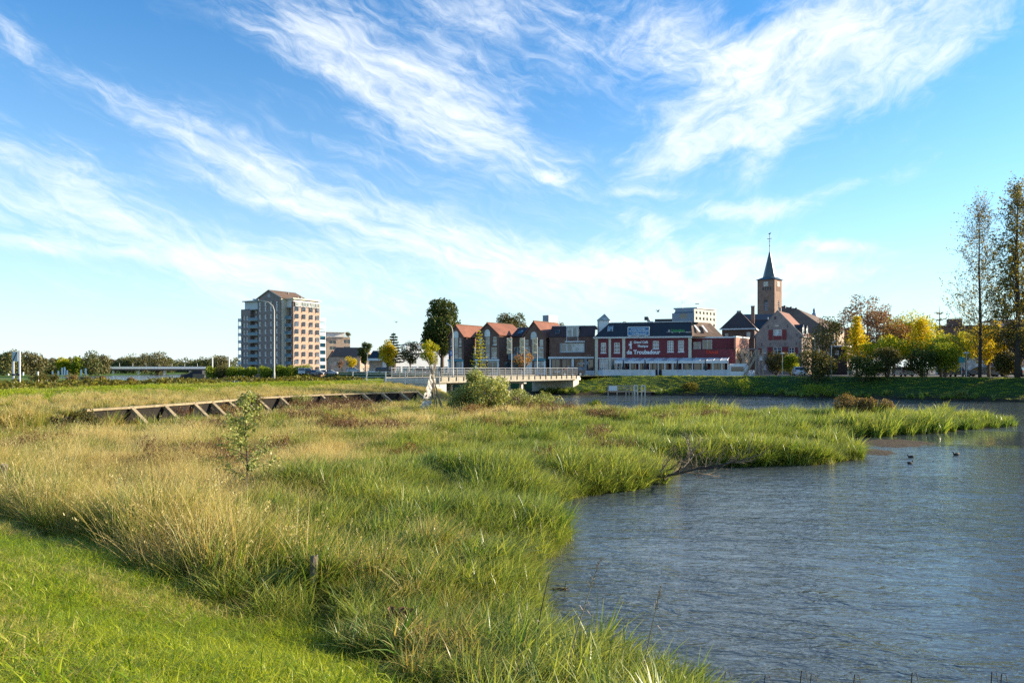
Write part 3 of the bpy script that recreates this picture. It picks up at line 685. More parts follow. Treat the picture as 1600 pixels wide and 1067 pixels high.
def mk_tree(name, label, cat, x, y, h, rw, base, n, leafm, seed, size=.3, kind='round', group=None, bark=None, z=None, lump=.3, ncl=26, trunk_r=None, top=0., dens=1.0, crown_name='crown', lean=0):
    g = np.random.default_rng(seed + 999); bark = bark or BARK
    t = thing(name, label, cat, (x, y, (hgt(x, y) if z is None else z) - .05), 0, group)
    tr = trunk_r or h * .018 + .04; mb = MB()
    if kind == 'round':
        lc, cen = crown_round(h, rw, base, n, seed, ncl, lump, top=top)
        mb.tube([(0, 0, 0), (lean * .3, 0, base * .6), (lean * .5, 0, base + (h - base) * .35), (lean * .6, .0, h * .86)], [tr * 1.2, tr, tr * .65, tr * .15], bark, 7)
        for c in cen[:18]:
            z0 = base * .8 + (c[2] - base) * g.uniform(.15, .45); z0 = max(base * .5, z0)
            mid = Vector((c[0] * .55, c[1] * .55, (z0 + c[2]) / 2 + .02 * h)); mb.tube([(0, 0, z0), mid, c], [tr * .4, tr * .24, tr * .08], bark, 5, False)
        V, Fq, rn = leaves(lc, size * .25, size, seed + 5)
    elif kind == 'poplar':
        mb.tube([(0, 0, 0), (.1, 0, h * .3), (-.05, .1, h * .65), (.05, 0, h * .97)], [tr * 1.3, tr, tr * .6, tr * .1], bark, 7)
        pts = []
        nb = 110; env = lambda f: rw * min(1.0, .35 + 2.6 * f) * (1 - max(0, f - .25) / .75 * .72) if f < .95 else rw * .16
        for i in range(nb):
            f0 = (i / nb) ** .95; z0 = base + (h * .93 - base) * f0; L = h * (.24 - .13 * f0) * g.uniform(.7, 1.15); z2 = min(h * .995, z0 + L)
            an = g.uniform(0, 6.28); out_ = env((z2 - base) / (h - base)) * g.uniform(.35, 1.05)
            p0 = Vector((0, 0, z0)); p2 = Vector((math.cos(an) * out_, math.sin(an) * out_, z2)); p1 = p0.lerp(p2, .5) + Vector((math.cos(an) * out_ * .15, math.sin(an) * out_ * .15, -L * .05))
            mb.tube([p0, p1, p2], [tr * .22 * (1.15 - f0), tr * .12 * (1.15 - f0), .012], bark, 4, False)
            k = int(n / nb * (1.5 - dens * f0)) + 3
            nt2 = 7
            for j in range(nt2):
                q = g.uniform(.3, 1.0); pa = p1.lerp(p2, (q - .5) * 2) if q > .5 else p0.lerp(p1, q * 2); d = Vector(g.normal(0, 1, 3)).normalized() * g.uniform(.4, 1.0) * (rw * .42); d.z = abs(d.z) * 1.5
                mb.tube([pa, pa + d], [.018, .006], bark, 3, False)
                for _ in range(max(1, k // nt2)): pts.append(tuple(pa + d * g.uniform(.35, 1.15)))
        V, Fq, rn = leaves(np.array(pts), .16, size, seed + 5)
    elif kind == 'tiers':      # layered branches: young conifers, ginkgo-like trees
        mb.tube([(0, 0, 0), (0, 0, h * .5), (0, 0, h)], [tr * 1.1, tr * .7, .02], bark, 6)
        pts = []; nt_ = ncl
        for i in range(nt_):
            f = i / nt_; z0 = base + (h * .985 - base) * f; nb = 7 if f < .8 else 5
            for j in range(nb):
                an = j * 6.283 / nb + i * 1.1 + g.uniform(-.25, .25); L = rw * ((1 - f) ** .75 + .03) * g.uniform(.7, 1.15); up = L * lump
                p0 = Vector((0, 0, z0)); p2 = Vector((math.cos(an) * L, math.sin(an) * L, z0 + up)); p1 = p0.lerp(p2, .55) - Vector((0, 0, up * .12))
                mb.tube([p0, p1, p2], [tr * .22 * (1.2 - f), .02, .01], bark, 4, False)
                for q in g.uniform(.15, 1.05, max(3, int(n / nt_ / nb * (1.6 - 1.2 * f)))): pts.append(tuple((p0.lerp(p1, q / .55) if q < .55 else p1.lerp(p2, (q - .55) / .45))))
        V, Fq, rn = leaves(np.array(pts), rw * .055 * dens, size, seed + 5)
        V[:, 2] -= 0
    tk = mb.obj('trunk', t, smooth=True)
    cr = put(crown_name, numesh(crown_name, V, Fq, leafm, {'rnd': ('FLOAT', rn)}), t)
    return t
def mk_bush(name, label, x, y, h, rw, n, leafm, seed, size=.16, group=None, z=None, ncl=16, lump=.42, cat='bush', ry=None, stems=6, base=.0):
    g = np.random.default_rng(seed + 77)
    t = thing(name, label, cat, (x, y, (hgt(x, y) if z is None else z) - .05), 0, group)
    lc, cen = crown_round(h * 1.12, rw * 1.22, base, int(n * 1.25), seed, ncl, lump); 
    if ry: lc[:, 1] *= ry / rw
    lc[:, 2] = np.maximum(lc[:, 2], .05)
    mb = MB()
    for c in cen[:max(stems, 3)]: mb.tube([(c[0] * .15, c[1] * .15, 0), (c[0] * .6, c[1] * .6 * ((ry or rw) / rw), c[2] * .6), (c[0], c[1] * ((ry or rw) / rw), c[2])], [.035 + h * .008, .02 + h * .004, .01], BARK, 4, False)
    mb.obj('stem', t)
    V, Fq, rn = leaves(lc, size * .4, size, seed)
    put('foliage', numesh('foliage', V, Fq, leafm, {'rnd': ('FLOAT', rn)}), t)
    return t
LF_DARK = leafy('leaf_dark_green', [(0.018, 0.040, 0.010), (0.045, 0.075, 0.014), (0.13, 0.13, 0.02)], .25)
LF_OLIVE = leafy('leaf_olive', [(0.040, 0.052, 0.016), (0.085, 0.090, 0.022), (0.17, 0.13, 0.035)], .3)
LF_YEL = leafy('leaf_yellow', [(0.36, 0.28, 0.010), (0.62, 0.46, 0.012), (0.38, 0.38, 0.020)], .45)
LF_YG = leafy('leaf_yellow_green', [(0.12, 0.18, 0.012), (0.32, 0.35, 0.018), (0.52, 0.42, 0.02)], .45)
LF_LIME = leafy('leaf_lime', [(0.08, 0.14, 0.012), (0.20, 0.27, 0.02), (0.34, 0.34, 0.03)], .45)
LF_RUST = leafy('leaf_rust', [(0.13, 0.060, 0.028), (0.24, 0.12, 0.05), (0.17, 0.13, 0.05)], .35)
LF_PINK = leafy('leaf_faded_red', [(0.17, 0.085, 0.060), (0.26, 0.15, 0.10), (0.20, 0.14, 0.08)], .35)
LF_ORNG = leafy('leaf_orange', [(0.30, 0.12, 0.02), (0.42, 0.20, 0.025), (0.30, 0.22, 0.05)], .4)
LF_FAR = leafy('leaf_far', [(0.050, 0.078, 0.030), (0.095, 0.115, 0.040), (0.18, 0.15, 0.045)], .2)
LF_FARB = leafy('leaf_far_brown', [(0.085, 0.088, 0.040), (0.14, 0.13, 0.055), (0.17, 0.15, 0.06)], .2)
LF_WIL = leafy('leaf_willow', [(0.100, 0.140, 0.035), (0.24, 0.28, 0.08), (0.48, 0.47, 0.18)], .35, rough=.4)
LF_CONE = leafy('leaf_conifer', [(0.012, 0.030, 0.018), (0.025, 0.050, 0.028), (0.045, 0.065, 0.03)], .1)
LF_POP = leafy('leaf_poplar', [(0.085, 0.090, 0.026), (0.19, 0.17, 0.040), (0.36, 0.28, 0.05)], .4)
LF_HEATH = leafy('leaf_heath', [(0.060, 0.062, 0.014), (0.13, 0.105, 0.018), (0.20, 0.20, 0.022)], .35)
LF_BROWN = leafy('leaf_brown_seedheads', [(0.16, 0.090, 0.035), (0.25, 0.16, 0.06), (0.20, 0.17, 0.06)], .3)
# ---- hedge along the crest of the left dike: low heath shrubs grown together
hp = []
gq = np.random.default_rng(5)
C = WALL[1:11]
cum = np.concatenate([[0], np.cumsum(np.hypot(*(C[1:] - C[:-1]).T))])
def off_curve(q, o):
    i = min(np.searchsorted(cum, q, side='right') - 1, len(C) - 2); i = max(i, 0); f = (q - cum[i]) / (cum[i + 1] - cum[i])
    j0 = max(0, i - 1); j1 = min(len(C) - 1, i + 2); d = C[j1] - C[j0]; d = d / np.hypot(*d); p = C[i] + (C[i + 1] - C[i]) * f
    return p + np.array([-d[1], d[0]]) * o
lc = []
for q in np.arange(5, cum[-1] - 1.0, .16):
    for k in range(26):
        o = gq.uniform(11.2, 16.2); p = off_curve(q, o); topz = (.46 + .16 * math.sin(q * .9) + .10 * math.sin(q * 2.3 + o)) * math.sin(min(1, max(.15, (o - 10.9) / 1.6)) * math.pi / 2)
        lc.append((p[0] + gq.uniform(-.15, .15), p[1] + gq.uniform(-.15, .15), topz * gq.uniform(.25, 1.0) ** .5))
lc = np.array(lc); lc[:, 2] += height(lc[:, 0], lc[:, 1])
V, Fq, rn = leaves(lc, .05, .26, 3)
hedge = put('dike_hedge', numesh('dike_hedge', V, Fq, LF_HEATH, {'rnd': ('FLOAT', rn)}))
tag(hedge, 'long low brown green hedge along the crest of the dike', kind='stuff')
# ---- far tree line on the left and centre: trees at different distances beyond the meadow
far = [ # px, top py, half width px, Y, leaf, label
    (12, 541, 17, 330, LF_FAR, 'tall round green tree at the left edge beyond the meadow'),
    (48, 546, 20, 345, LF_FARB, 'dense brownish tree just right of the white marker posts'),
    (72, 557, 12, 380, LF_FAR, 'small dark tree at the foot of the dense brownish tree'),
    (84, 557, 9, 420, LF_FARB, 'low rusty tree between dark scrub and a golden tree'),
    (98, 555, 9, 400, LF_YG, 'golden slender tree in the meadow tree line'),
    (112, 557, 9, 430, LF_FARB, 'low olive tree right of the golden slender tree'),
    (124, 556, 9, 400, LF_LIME, 'pale green tree near the left end of the footbridge'),
    (142, 543, 13, 390, LF_FAR, 'high irregular green tree over the left bridge end'),
    (160, 550, 11, 420, LF_FARB, 'brownish tree leaning on the high irregular green one'),
    (174, 560, 9, 480, LF_RUST, 'low reddish tree behind the footbridge railing'),
    (192, 552, 13, 470, LF_FAR, 'dark rounded tree behind the middle of the footbridge'),
    (208, 548, 13, 480, LF_FAR, 'dark tree with a domed top behind the footbridge'),
    (226, 547, 13, 470, LF_FARB, 'second domed tree behind the footbridge, slightly higher'),
    (246, 546, 15, 450, LF_FARB, 'broad orange tinted tree behind the footbridge'),
    (262, 555, 11, 520, LF_FAR, 'grey green tree right of the broad orange tinted tree'),
    (280, 558, 11, 560, LF_FAR, 'distant low tree at the start of the bluish row'),
    (298, 555, 13, 540, LF_FAR, 'distant bluish tree with the highest top of its row'),
    (314, 556, 11, 560, LF_FAR, 'distant bluish tree behind the right bridge end'),
    (328, 557, 11, 540, LF_FAR, 'last distant tree before the clipped lime row'),
    (346, 551, 12, 520, LF_FARB, 'thin bare topped tree left of the tall apartment tower'),
]
for i, (px, py, hw, Yd, lm, lab) in enumerate(far):
    xx = XP(px, Yd); z0 = 1.0; topz = CZ - (py - HOR) / F * Yd; hh_ = topz - z0
    mk_tree('far_tree', lab, 'tree', xx, Yd, hh_, hw * Yd / F * 1.35, -hh_ * .25, 2600, lm, 100 + i, size=.95, group='trees beyond the meadow', z=z0, lump=.42, ncl=26)
# a deeper wood behind them that closes the gaps
lc = []
gq = np.random.default_rng(9)
for px in np.arange(-260, 470, 1.6):
    Yd = gq.uniform(600, 680); top = 9 + 2.5 * math.sin(px * .06) + 2 * math.sin(px * .17 + 1) + gq.normal(0, .8)
    for k in range(40): lc.append((XP(px, Yd) + gq.uniform(-2, 2), Yd + gq.uniform(-6, 6), 1 + max(2, top) * gq.uniform(0, 1) ** .6))
V, Fq, rn = leaves(np.array(lc), .5, 1.7, 4)
wood = put('distant_wood', numesh('distant_wood', V, Fq, LF_FAR, {'rnd': ('FLOAT', rn)})); tag(wood, 'distant bluish wood closing the horizon behind the meadow', kind='stuff')
# meadow scrub by the river bend
for i, (px, py, hw, Yd, hh_, lm, lab) in enumerate([
    (62, 585, 18, 150, 2.6, LF_OLIVE, 'dark scrub bush in the meadow right of the marker posts'),
    (84, 585, 14, 156, 2.4, LF_OLIVE, 'grey green reedy bush beside the dark scrub'),
    (112, 585, 13, 165, 2.4, LF_BROWN, 'brown topped bush in the meadow before the river'),
    (136, 585, 12, 175, 1.9, LF_FARB, 'low rusty bush nearest to the river water'),
    (158, 584, 11, 190, 1.6, LF_BROWN, 'small reddish bush at the left end of the river'),
    (205, 590, 9, 150, 1.6, LF_BROWN, 'small brown tuft rising in front of the river'),
    (255, 591, 10, 150, 1.4, LF_RUST, 'low red brown tuft before the middle of the river'),
    (285, 592, 8, 148, 1.4, LF_OLIVE, 'low olive tuft before the right part of the river'),
    (300, 579, 22, 330, 3.2, LF_OLIVE, 'dark low bush on the far bank under the bridge end')]):
    mk_bush('meadow_bush', lab, XP(px, Yd), Yd, hh_ * .8, hw * Yd / F * .85, 900, lm, 300 + i, size=.3 if Yd < 300 else .6, group='bushes in the meadow by the river')
# ---- clipped limes in front of the apartment tower
gl = np.random.default_rng(12)
lime_l = ['leftmost clipped lime tree, touching the dark quay slope', 'second clipped lime tree from the dark quay slope', 'third clipped lime tree, with a slightly lower crown', 'fourth clipped lime tree, standing left of a gap', 'bright clipped lime tree just left of the street lamp pole', 'clipped lime tree directly right of the street lamp pole', 'clipped lime tree before the dark balconies of the tower', 'clipped lime tree before the sunlit brick of the tower', 'last clipped lime tree beside the parked cars']
for i, px in enumerate([333, 347, 361, 374, 389, 414, 437, 453, 474]):
    hw = [10, 9, 9, 9, 10, 11, 10, 11, 12][i]
    mk_tree('clipped_lime_tree', lime_l[i], 'tree', XP(px, 232), 232, 6.0 + gl.uniform(-.3, .3), hw * 232 / F * 1.45, 1.3, 2000, LF_LIME if i > 3 else LF_OLIVE if i in (1,) else LF_LIME, 400 + i, size=.42, lump=.55, ncl=12, trunk_r=.14, group='clipped lime trees by the quay')
# ---- single trees of the town, left to right:  px, base Y, top py, half width px, kind, leaf
def town_tree(px_, Yd, topy, hwpx, leafm, seed, label, name='tree', n=2600, size=.34, kind='round', base=.22, lump=.32, ncl=24, group=None, bark=None, dens=1.0, top=0., trunk_r=None):
    x_ = XP(px_, Yd); z0 = max(hgt(x_, Yd), .2); H = CZ - (topy - HOR) / F * Yd - z0
    return mk_tree(name, label, 'tree', x_, Yd, H * (1.0 if kind != 'round' else 1.05), hwpx * Yd / F * (1.22 if kind == 'round' else 1.12), H * base, int(n * 1.35), leafm, seed, size=size, kind=kind, lump=lump, ncl=ncl, group=group, bark=bark, z=z0, dens=dens, top=top, trunk_r=trunk_r)
town_tree(571, 240, 528, 8, LF_DARK, 501, 'narrow upright dark tree right of the gabled brick houses', 'columnar_tree', n=2600, size=.5, base=.12, lump=.3, ncl=22)
town_tree(549, 232, 553, 8, LF_YEL, 502, 'small bright yellow tree in front of the brick houses', 'young_tree', n=900, size=.35, lump=.35)
town_tree(532, 234, 560, 5, LF_PINK, 503, 'thin reddish young tree left of the small yellow one', 'young_tree', n=450, size=.3)
town_tree(606, 175, 530, 11, LF_YEL, 504, 'golden yellow tree before the long low white building', 'yellow_tree', n=2600, size=.34, base=.2, lump=.35)
town_tree(615, 190, 517, 15, LF_CONE, 505, 'dark layered conifer rising behind the golden tree', 'conifer_tree', n=2400, size=.42, kind='tiers', ncl=11, lump=.12, base=.25, dens=.55)
town_tree(641, 170, 533, 17, LF_OLIVE, 506, 'thin olive brown tree in front of the white hall', 'thin_tree', n=1900, size=.3, lump=.3, ncl=30)
town_tree(672, 160, 529, 13, LF_YG, 507, 'yellow green tree behind the pole tent', 'young_tree', n=2200, size=.32, base=.2, lump=.35)
town_tree(691, 172, 466, 30, LF_DARK, 508, 'very large dark oak left of the brick terrace houses', 'oak_tree', n=14000, size=.5, base=.10, lump=.34, ncl=44, trunk_r=.5)
town_tree(749, 112, 511, 15, LF_YG, 509, 'slim tiered yellow tree before the first brick house', 'tiered_tree', n=1500, size=.2, kind='tiers', ncl=15, lump=.18, base=.22, dens=.7)
town_tree(818, 108, 545, 14, LF_ORNG, 510, 'small orange leaved tree between the banner poles', 'young_tree', n=420, size=.22, base=.55, lump=.35)
town_tree(799, 185, 487, 25, LF_OLIVE, 511, 'broad crown rising behind the brick house roofs', 'tree', n=5200, size=.42, base=.3, lump=.33, ncl=34)
town_tree(877, 190, 498, 10, LF_OLIVE, 512, 'small crown behind the roof right of the white box', 'tree', n=1200, size=.4, base=.4)
# right side
town_tree(1285, 128, 488, 28, LF_OLIVE, 520, 'thin olive tree leaning against the church roof', 'thin_tree', n=2300, size=.26, base=.15, lump=.27, ncl=34)
town_tree(1307, 150, 497, 23, LF_OLIVE, 530, 'half bare olive tree behind the dark brick cottage', 'thin_tree', n=2600, size=.3, base=.12, lump=.27, ncl=34)
town_tree(1356, 130, 459, 41, LF_PINK, 521, 'large faded red tree with bare twigs behind the yellow one', 'red_tree', n=8500, size=.29, base=.12, lump=.22, ncl=60, trunk_r=.3)
town_tree(1339, 112, 490, 20, LF_YEL, 522, 'bright yellow layered tree beside the brick chimney', 'ginkgo_tree', n=3000, size=.27, kind='tiers', ncl=13, lump=.25, base=.25, dens=1.4)
town_tree(1424, 125, 482, 32, LF_YG, 523, 'green and yellow domed tree right of the red tree', 'domed_tree', n=8500, size=.3, base=.2, lump=.5, ncl=30)
town_tree(1397, 118, 500, 31, LF_RUST, 524, 'orange brown tree in the gap before the domed tree', 'rusty_tree', n=4200, size=.28, base=.2, lump=.34, ncl=34)
town_tree(1388, 108, 525, 38, LF_YG, 525, 'low yellow green tree over the bushes by the white car', 'low_tree', n=5200, size=.24, base=.25, lump=.33, ncl=34)
town_tree(1440, 108, 497, 26, LF_YEL, 526, 'golden tree whose fan of twigs covers the domed tree', 'golden_tree', n=3800, size=.25, kind='tiers', ncl=12, lump=.55, base=.3, dens=1.8)
town_tree(1470, 104, 520, 38, LF_LIME, 527, 'spreading light green tree above the dark bushes', 'spreading_tree', n=5200, size=.24, base=.22, lump=.34, ncl=34)
town_tree(1468, 140, 478, 19, LF_OLIVE, 528, 'sparse tiered conifer whose bare tip shows against the sky', 'sparse_conifer', n=500, size=.26, kind='tiers', ncl=7, lump=.38, base=.3, dens=.6)
town_tree(1510, 112, 520, 39, LF_YG, 529, 'flat topped golden tree in front of the brick block', 'flat_tree', n=4200, size=.26, base=.42, lump=.28, ncl=36)
town_tree(1545, 104, 500, 29, LF_YEL, 531, 'yellow leaved tree between the two poplars', 'yellow_tree', n=3600, size=.25, base=.10, lump=.3, ncl=30)
town_tree(1531, 97, 318, 56, LF_POP, 532, 'tall half bare poplar, the thinner of the two', 'poplar_tree', n=4300, size=.22, kind='poplar', base=.10, bark=BARK_D, dens=1.0, trunk_r=.17)
town_tree(1590, 93, 291, 46, LF_POP, 533, 'tallest poplar, cut by the right edge of the picture', 'poplar_tree', n=9000, size=.24, kind='poplar', base=.06, bark=BARK_D, dens=.9, trunk_r=.27)
town_tree(1625, 96, 310, 36, LF_POP, 534, 'poplar standing outside beyond the tallest one', 'poplar_tree', n=5000, size=.3, kind='poplar', base=.06, bark=BARK_D, dens=.9, trunk_r=.36)
town_tree(1590, 100, 490, 26, LF_OLIVE, 535, 'dense dark undergrowth tree at the foot of the tallest poplar', 'tree', n=5200, size=.26, base=.03, lump=.34, ncl=34)
town_tree(1665, 90, 330, 24, LF_POP, 537, 'unseen poplar added beyond the right edge to shade the bank', 'poplar_tree', n=4000, size=.35, kind='poplar', base=.05, bark=BARK_D, dens=.9)  # out of view, added to throw shade on the town bank
town_tree(1730, 92, 470, 60, LF_OLIVE, 538, 'unseen broad olive tree added at the far right to shade the bank', 'tree', n=4500, size=.4, base=.1)  # second added tree outside the frame, there for the bank's shade
town_tree(1660, 112, 500, 40, LF_OLIVE, 536, 'olive tree outside the right edge of the picture', 'tree', n=3000, size=.34, base=.1)
for i, (px, Yd, hw, hh_, lm, lab, sz) in enumerate([
    (1213, 135, 17, 4.6, LF_OLIVE, 'grey olive bush against the stone gable wall', .2),
    (1236, 132, 12, 3.6, LF_LIME, 'lighter bush right of the round headed lamp', .2),
    (1275, 104, 24, 4.4, LF_OLIVE, 'large rounded grey green bush in front of the cottage', .2),
    (1295, 120, 12, 3.2, LF_DARK, 'dark bush between the large rounded bush and the cottage', .2),
    (1352, 101, 26, 3.6, LF_DARK, 'wide dark hedge bush left of the silver hatchback', .2),
    (1386, 101, 17, 4.2, LF_OLIVE, 'feathery olive bush touching the silver hatchback', .18),
    (1446, 101, 26, 3.7, LF_DARK, 'darkest wide bush right of the silver hatchback', .2),
    (1478, 100, 18, 4.6, LF_LIME, 'loose light green shrub left of the blue sign', .18),
    (1572, 97, 14, 3.4, LF_OLIVE, 'shrub at the foot of the poplars beside the last car', .2)]):
    mk_bush('garden_bush', lab, XP(px, Yd), Yd, hh_ * 1.05, hw * Yd / F * 1.08, 4200, lm, 600 + i, size=sz * 1.1, ncl=30, lump=.42)
# bank tufts and island shrubs
mk_bush('bank_bush', 'dark reddish clump at the foot of the bank by the water', XP(1077, 109.6), 109.6, 1.1, 1.5, 1300, LF_HEATH, 640, size=.16, lump=.4)
mk_bush('bank_bush', 'green weedy clump with yellow flowers on the bank foot', XP(1160, 107.5), 107.5, 1.5, 3.4, 1500, LF_LIME, 641, size=.16, lump=.35)
mk_bush('bank_bush', 'long low green clump at the water left of the seedhead shrubs', XP(1280, 100), 100, 1.0, 3.2, 1500, LF_LIME, 642, size=.16, lump=.35)
for i, (px, hw, hh_) in enumerate([(1322, 13, 1.5), (1345, 9, 1.3), (1362, 9, 1.35), (1386, 10, 1.25)]):
    Yd = 53.5; mk_bush('seedhead_shrub', ['tallest golden brown seedhead shrub, leftmost on the spit', 'small seedhead shrub next to the tallest one', 'middle golden brown seedhead shrub on the spit', 'rightmost golden brown seedhead shrub on the spit'][i], XP(px, Yd), Yd, hh_ + .35, hw * Yd / F * 1.25, 2200, LF_BROWN, 650 + i, size=.10, lump=.42, ncl=20)
mk_bush('willow_bush', 'large pale leaved willow bush before the road bridge', XP(755, 62), 62, 3.9, 2.0, 8000, LF_WIL, 660, size=.17, ncl=34, lump=.3, stems=12)
mk_bush('willow_bush', 'lower willow bush left of the large pale one', XP(722, 63), 63, 2.0, 1.3, 2400, LF_WIL, 661, size=.15, ncl=22, lump=.32, stems=8)
mk_bush('willow_bush', 'loose willow shrub right of the large pale one', XP(812, 64), 64, 1.9, 1.9, 2200, LF_WIL, 662, size=.13, ncl=26, lump=.26, stems=12)
mk_bush('willow_bush', 'thin spiky willow shrub under the bridge deck', XP(852, 66), 66, 1.7, 1.5, 1500, LF_WIL, 663, size=.12, ncl=24, lump=.24, stems=12)
mk_bush('yellow_bush', 'small yellow leaved bush near the bridge abutment', XP(930, 76), 76, 1.7, 1.1, 1400, LF_YG, 664, size=.14, ncl=14, lump=.38)
mk_bush('marsh_bush', 'dark rounded thistle clump by the retaining wall end', XP(402, 62), 62, 1.9, .55, 500, LF_OLIVE, 665, size=.12, ncl=10, lump=.4)
mk_bush('marsh_bush', 'brown dead dock clump in the middle of the marsh', XP(530, 44), 44, 1.2, 1.1, 1200, LF_BROWN, 666, size=.10, ncl=16, lump=.3)
mk_bush('marsh_bush', 'reddish dock clump right of the pole tent', XP(745, 52), 52, 1.1, 1.7, 1500, LF_RUST, 667, size=.09, ncl=20, lump=.25)
mk_bush('marsh_bush', 'dark low bramble clump in the middle of the green marsh', XP(753, 37.5), 37.5, .75, .5, 500, LF_DARK, 668, size=.07, ncl=8, lump=.4)
mk_bush('marsh_bush', 'small yellow flowered shrub by the bridge flags', XP(818, 80), 80, 2.9, .35, 380, LF_YEL, 669, size=.13, ncl=8, lump=.35)
# conifer like dark tuft on the dry slope at the left
mk_bush('dark_tuft', 'black seeding dock tuft leaning on the dry slope', XP(94, 41), 41, 1.25, .55, 420, BARK_D and leafy('leaf_black', [(0.02, 0.02, 0.012), (0.05, 0.04, 0.02), (0.07, 0.05, 0.02)], .1), 670, size=.14, ncl=9, lump=.3)
# sapling in the marsh
def sapling(px, Yd, h, label, seed):
    g = np.random.default_rng(seed); x_ = XP(px, Yd); t = thing('alder_sapling', label, 'sapling', (x_, Yd, hgt(x_, Yd) - .05)); mb = MB(); pts = []
    mb.tube([(0, 0, 0), (.03, 0, h * .35), (-.03, .02, h * .7), (0, 0, h)], [.028, .022, .014, .004], BARK_D, 6)
    for i in range(34):
        f = .22 + .76 * i / 34; z0 = h * f; an = g.uniform(0, 6.28); L = h * (.26 * (1 - f) ** .6 + .05) * g.uniform(.5, 1.1); p0 = Vector((0, 0, z0)); p2 = p0 + Vector((math.cos(an) * L, math.sin(an) * L, L * g.uniform(.25, .8)))
        mb.tube([p0, p0.lerp(p2, .5) - Vector((0, 0, .01)), p2], [.009, .006, .002], BARK_D, 4, False)
        for q in g.uniform(.15, 1.1, 60): pts.append(tuple(p0.lerp(p2, q)))
    mb.obj('stem', t)
    V, Fq, rn = leaves(np.array(pts), .06, .085, seed)
    put('foliage', numesh('foliage', V, Fq, LF_WIL, {'rnd': ('FLOAT', rn)}), t); return t
sapling(385, 20.5, 3.15, 'slender alder sapling standing alone in the straw', 681)

for i, (px, Yd, hh_, rw_, lm, lab) in enumerate([(345, 15.5, .55, .5, LF_DARK, 'dark bramble clump in the shade left of the nearest wooden post'), (440, 16.5, .7, .5, LF_OLIVE, 'dark leafy clump at the edge of the straw and the green reeds'), (415, 13.2, .6, .55, LF_DARK, 'dark bramble clump directly behind the nearest wooden post'), (110, 24, .6, .7, LF_OLIVE, 'low green clump at the left in the straw'), (300, 27, .5, .8, LF_OLIVE, 'low olive clump in the middle of the straw field'), (640, 30, .6, .9, LF_RUST, 'rust coloured clump among yellow grass before the pole tent')]):
    mk_bush('marsh_bush', lab, XP(px, Yd), Yd, hh_, rw_, 1500, lm, 710 + i, size=.06, ncl=16, lump=.3)
mk_bush('marsh_bush', 'olive green clump hiding the left end of the retaining wall', XP(128, 44), 44, 1.2, 1.1, 1500, LF_OLIVE, 720, size=.10, ncl=18, lump=.3)
mk_bush('marsh_bush', 'straw coloured weed clump against the wall between two buttresses', XP(470, 67), 67, 1.3, 1.2, 1200, LF_WIL, 721, size=.11, ncl=18, lump=.3)
mk_bush('marsh_bush', 'brownish weed clump growing before the middle of the wall', XP(355, 57), 57, 1.0, 1.3, 1200, LF_BROWN, 722, size=.10, ncl=18, lump=.3)
mk_bush('marsh_bush', 'green weed clump before the right part of the wall', XP(525, 70), 70, 1.1, 1.6, 1200, LF_OLIVE, 723, size=.12, ncl=18, lump=.3)
# ================================================================== BUILDING KIT
WHITE = mat('white_paint', (0.78, 0.78, 0.76), .55, .12, 4); CREAM = mat('cream_paint', (0.66, 0.60, 0.46), .6, .12, 4)
GREYP = mat('grey_paint', (0.34, 0.36, 0.38), .5, .15, 4); DARKP = mat('dark_paint', (0.045, 0.045, 0.05), .5, .15, 4)
BLUEP = mat('blue_grey_panel', (0.20, 0.27, 0.33), .4, .15, 3); TEAL = mat('teal_panel', (0.06, 0.30, 0.38), .35, .2, 2)
REDW = mat('oxblood_render', (0.20, 0.036, 0.042), .75, .22, 2.2, streaks=True, tint2=(0.125, 0.022, 0.030))
CONC = mat('weathered_concrete', (0.36, 0.28, 0.17), .88, .45, 4, bump=.4, streaks=True); CONCW = mat('pale_concrete', (0.60, 0.56, 0.48), .8, .2, 2, streaks=True)
SLATE = mat('dark_roof', (0.030, 0.034, 0.042), .45, .3, 5); SLATE2 = mat('plum_roof', (0.060, 0.038, 0.040), .6, .3, 4)
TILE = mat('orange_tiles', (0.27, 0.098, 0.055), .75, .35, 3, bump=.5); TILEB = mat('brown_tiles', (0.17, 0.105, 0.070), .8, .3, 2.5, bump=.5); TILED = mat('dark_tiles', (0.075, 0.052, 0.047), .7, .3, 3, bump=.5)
BR_RED = brick_mat('red_brown_brick', (0.21, 0.098, 0.066), (0.165, 0.078, 0.054), (0.20, 0.165, 0.14))
BR_ORG = brick_mat('orange_brick', (0.40, 0.20, 0.12), (0.33, 0.155, 0.090), (0.40, 0.32, 0.25)); BR_PALE = brick_mat('pale_brick', (0.52, 0.36, 0.25), (0.44, 0.30, 0.21), (0.5, 0.44, 0.36))
BR_OLD = brick_mat('old_brick', (0.34, 0.245, 0.20), (0.27, 0.20, 0.175), (0.42, 0.38, 0.34), patch=(0.21, 0.175, 0.165)); BR_TOW = brick_mat('tower_brick', (0.30, 0.165, 0.115), (0.24, 0.13, 0.095), (0.30, 0.25, 0.2))
GLASS = glass_mat('window_glass'); GLASSB = glass_mat('blue_window_glass', (0.05, 0.10, 0.13), curtain=(0.35, 0.45, 0.5)); GLASSD = glass_mat('dark_glass', (0.012, 0.014, 0.016), curtain=(0.05, 0.05, 0.045))
SHUT = mat('red_shutter', (0.22, 0.025, 0.028), .5, .12, 4); WOODP = mat('pale_wood', (0.42, 0.34, 0.24), .8, .35, 6, streaks=True); WOODG = mat('grey_wood', (0.22, 0.18, 0.135), .85, .4, 9, streaks=True, bump=.5); WOODD = mat('dark_wood', (0.07, 0.05, 0.035), .85, .35, 6)
METAL = mat('galvanised_metal', (0.42, 0.43, 0.43), .45, .2, 5, metal=.6); METW = mat('pale_metal', (0.62, 0.62, 0.60), .4, .15, 5)
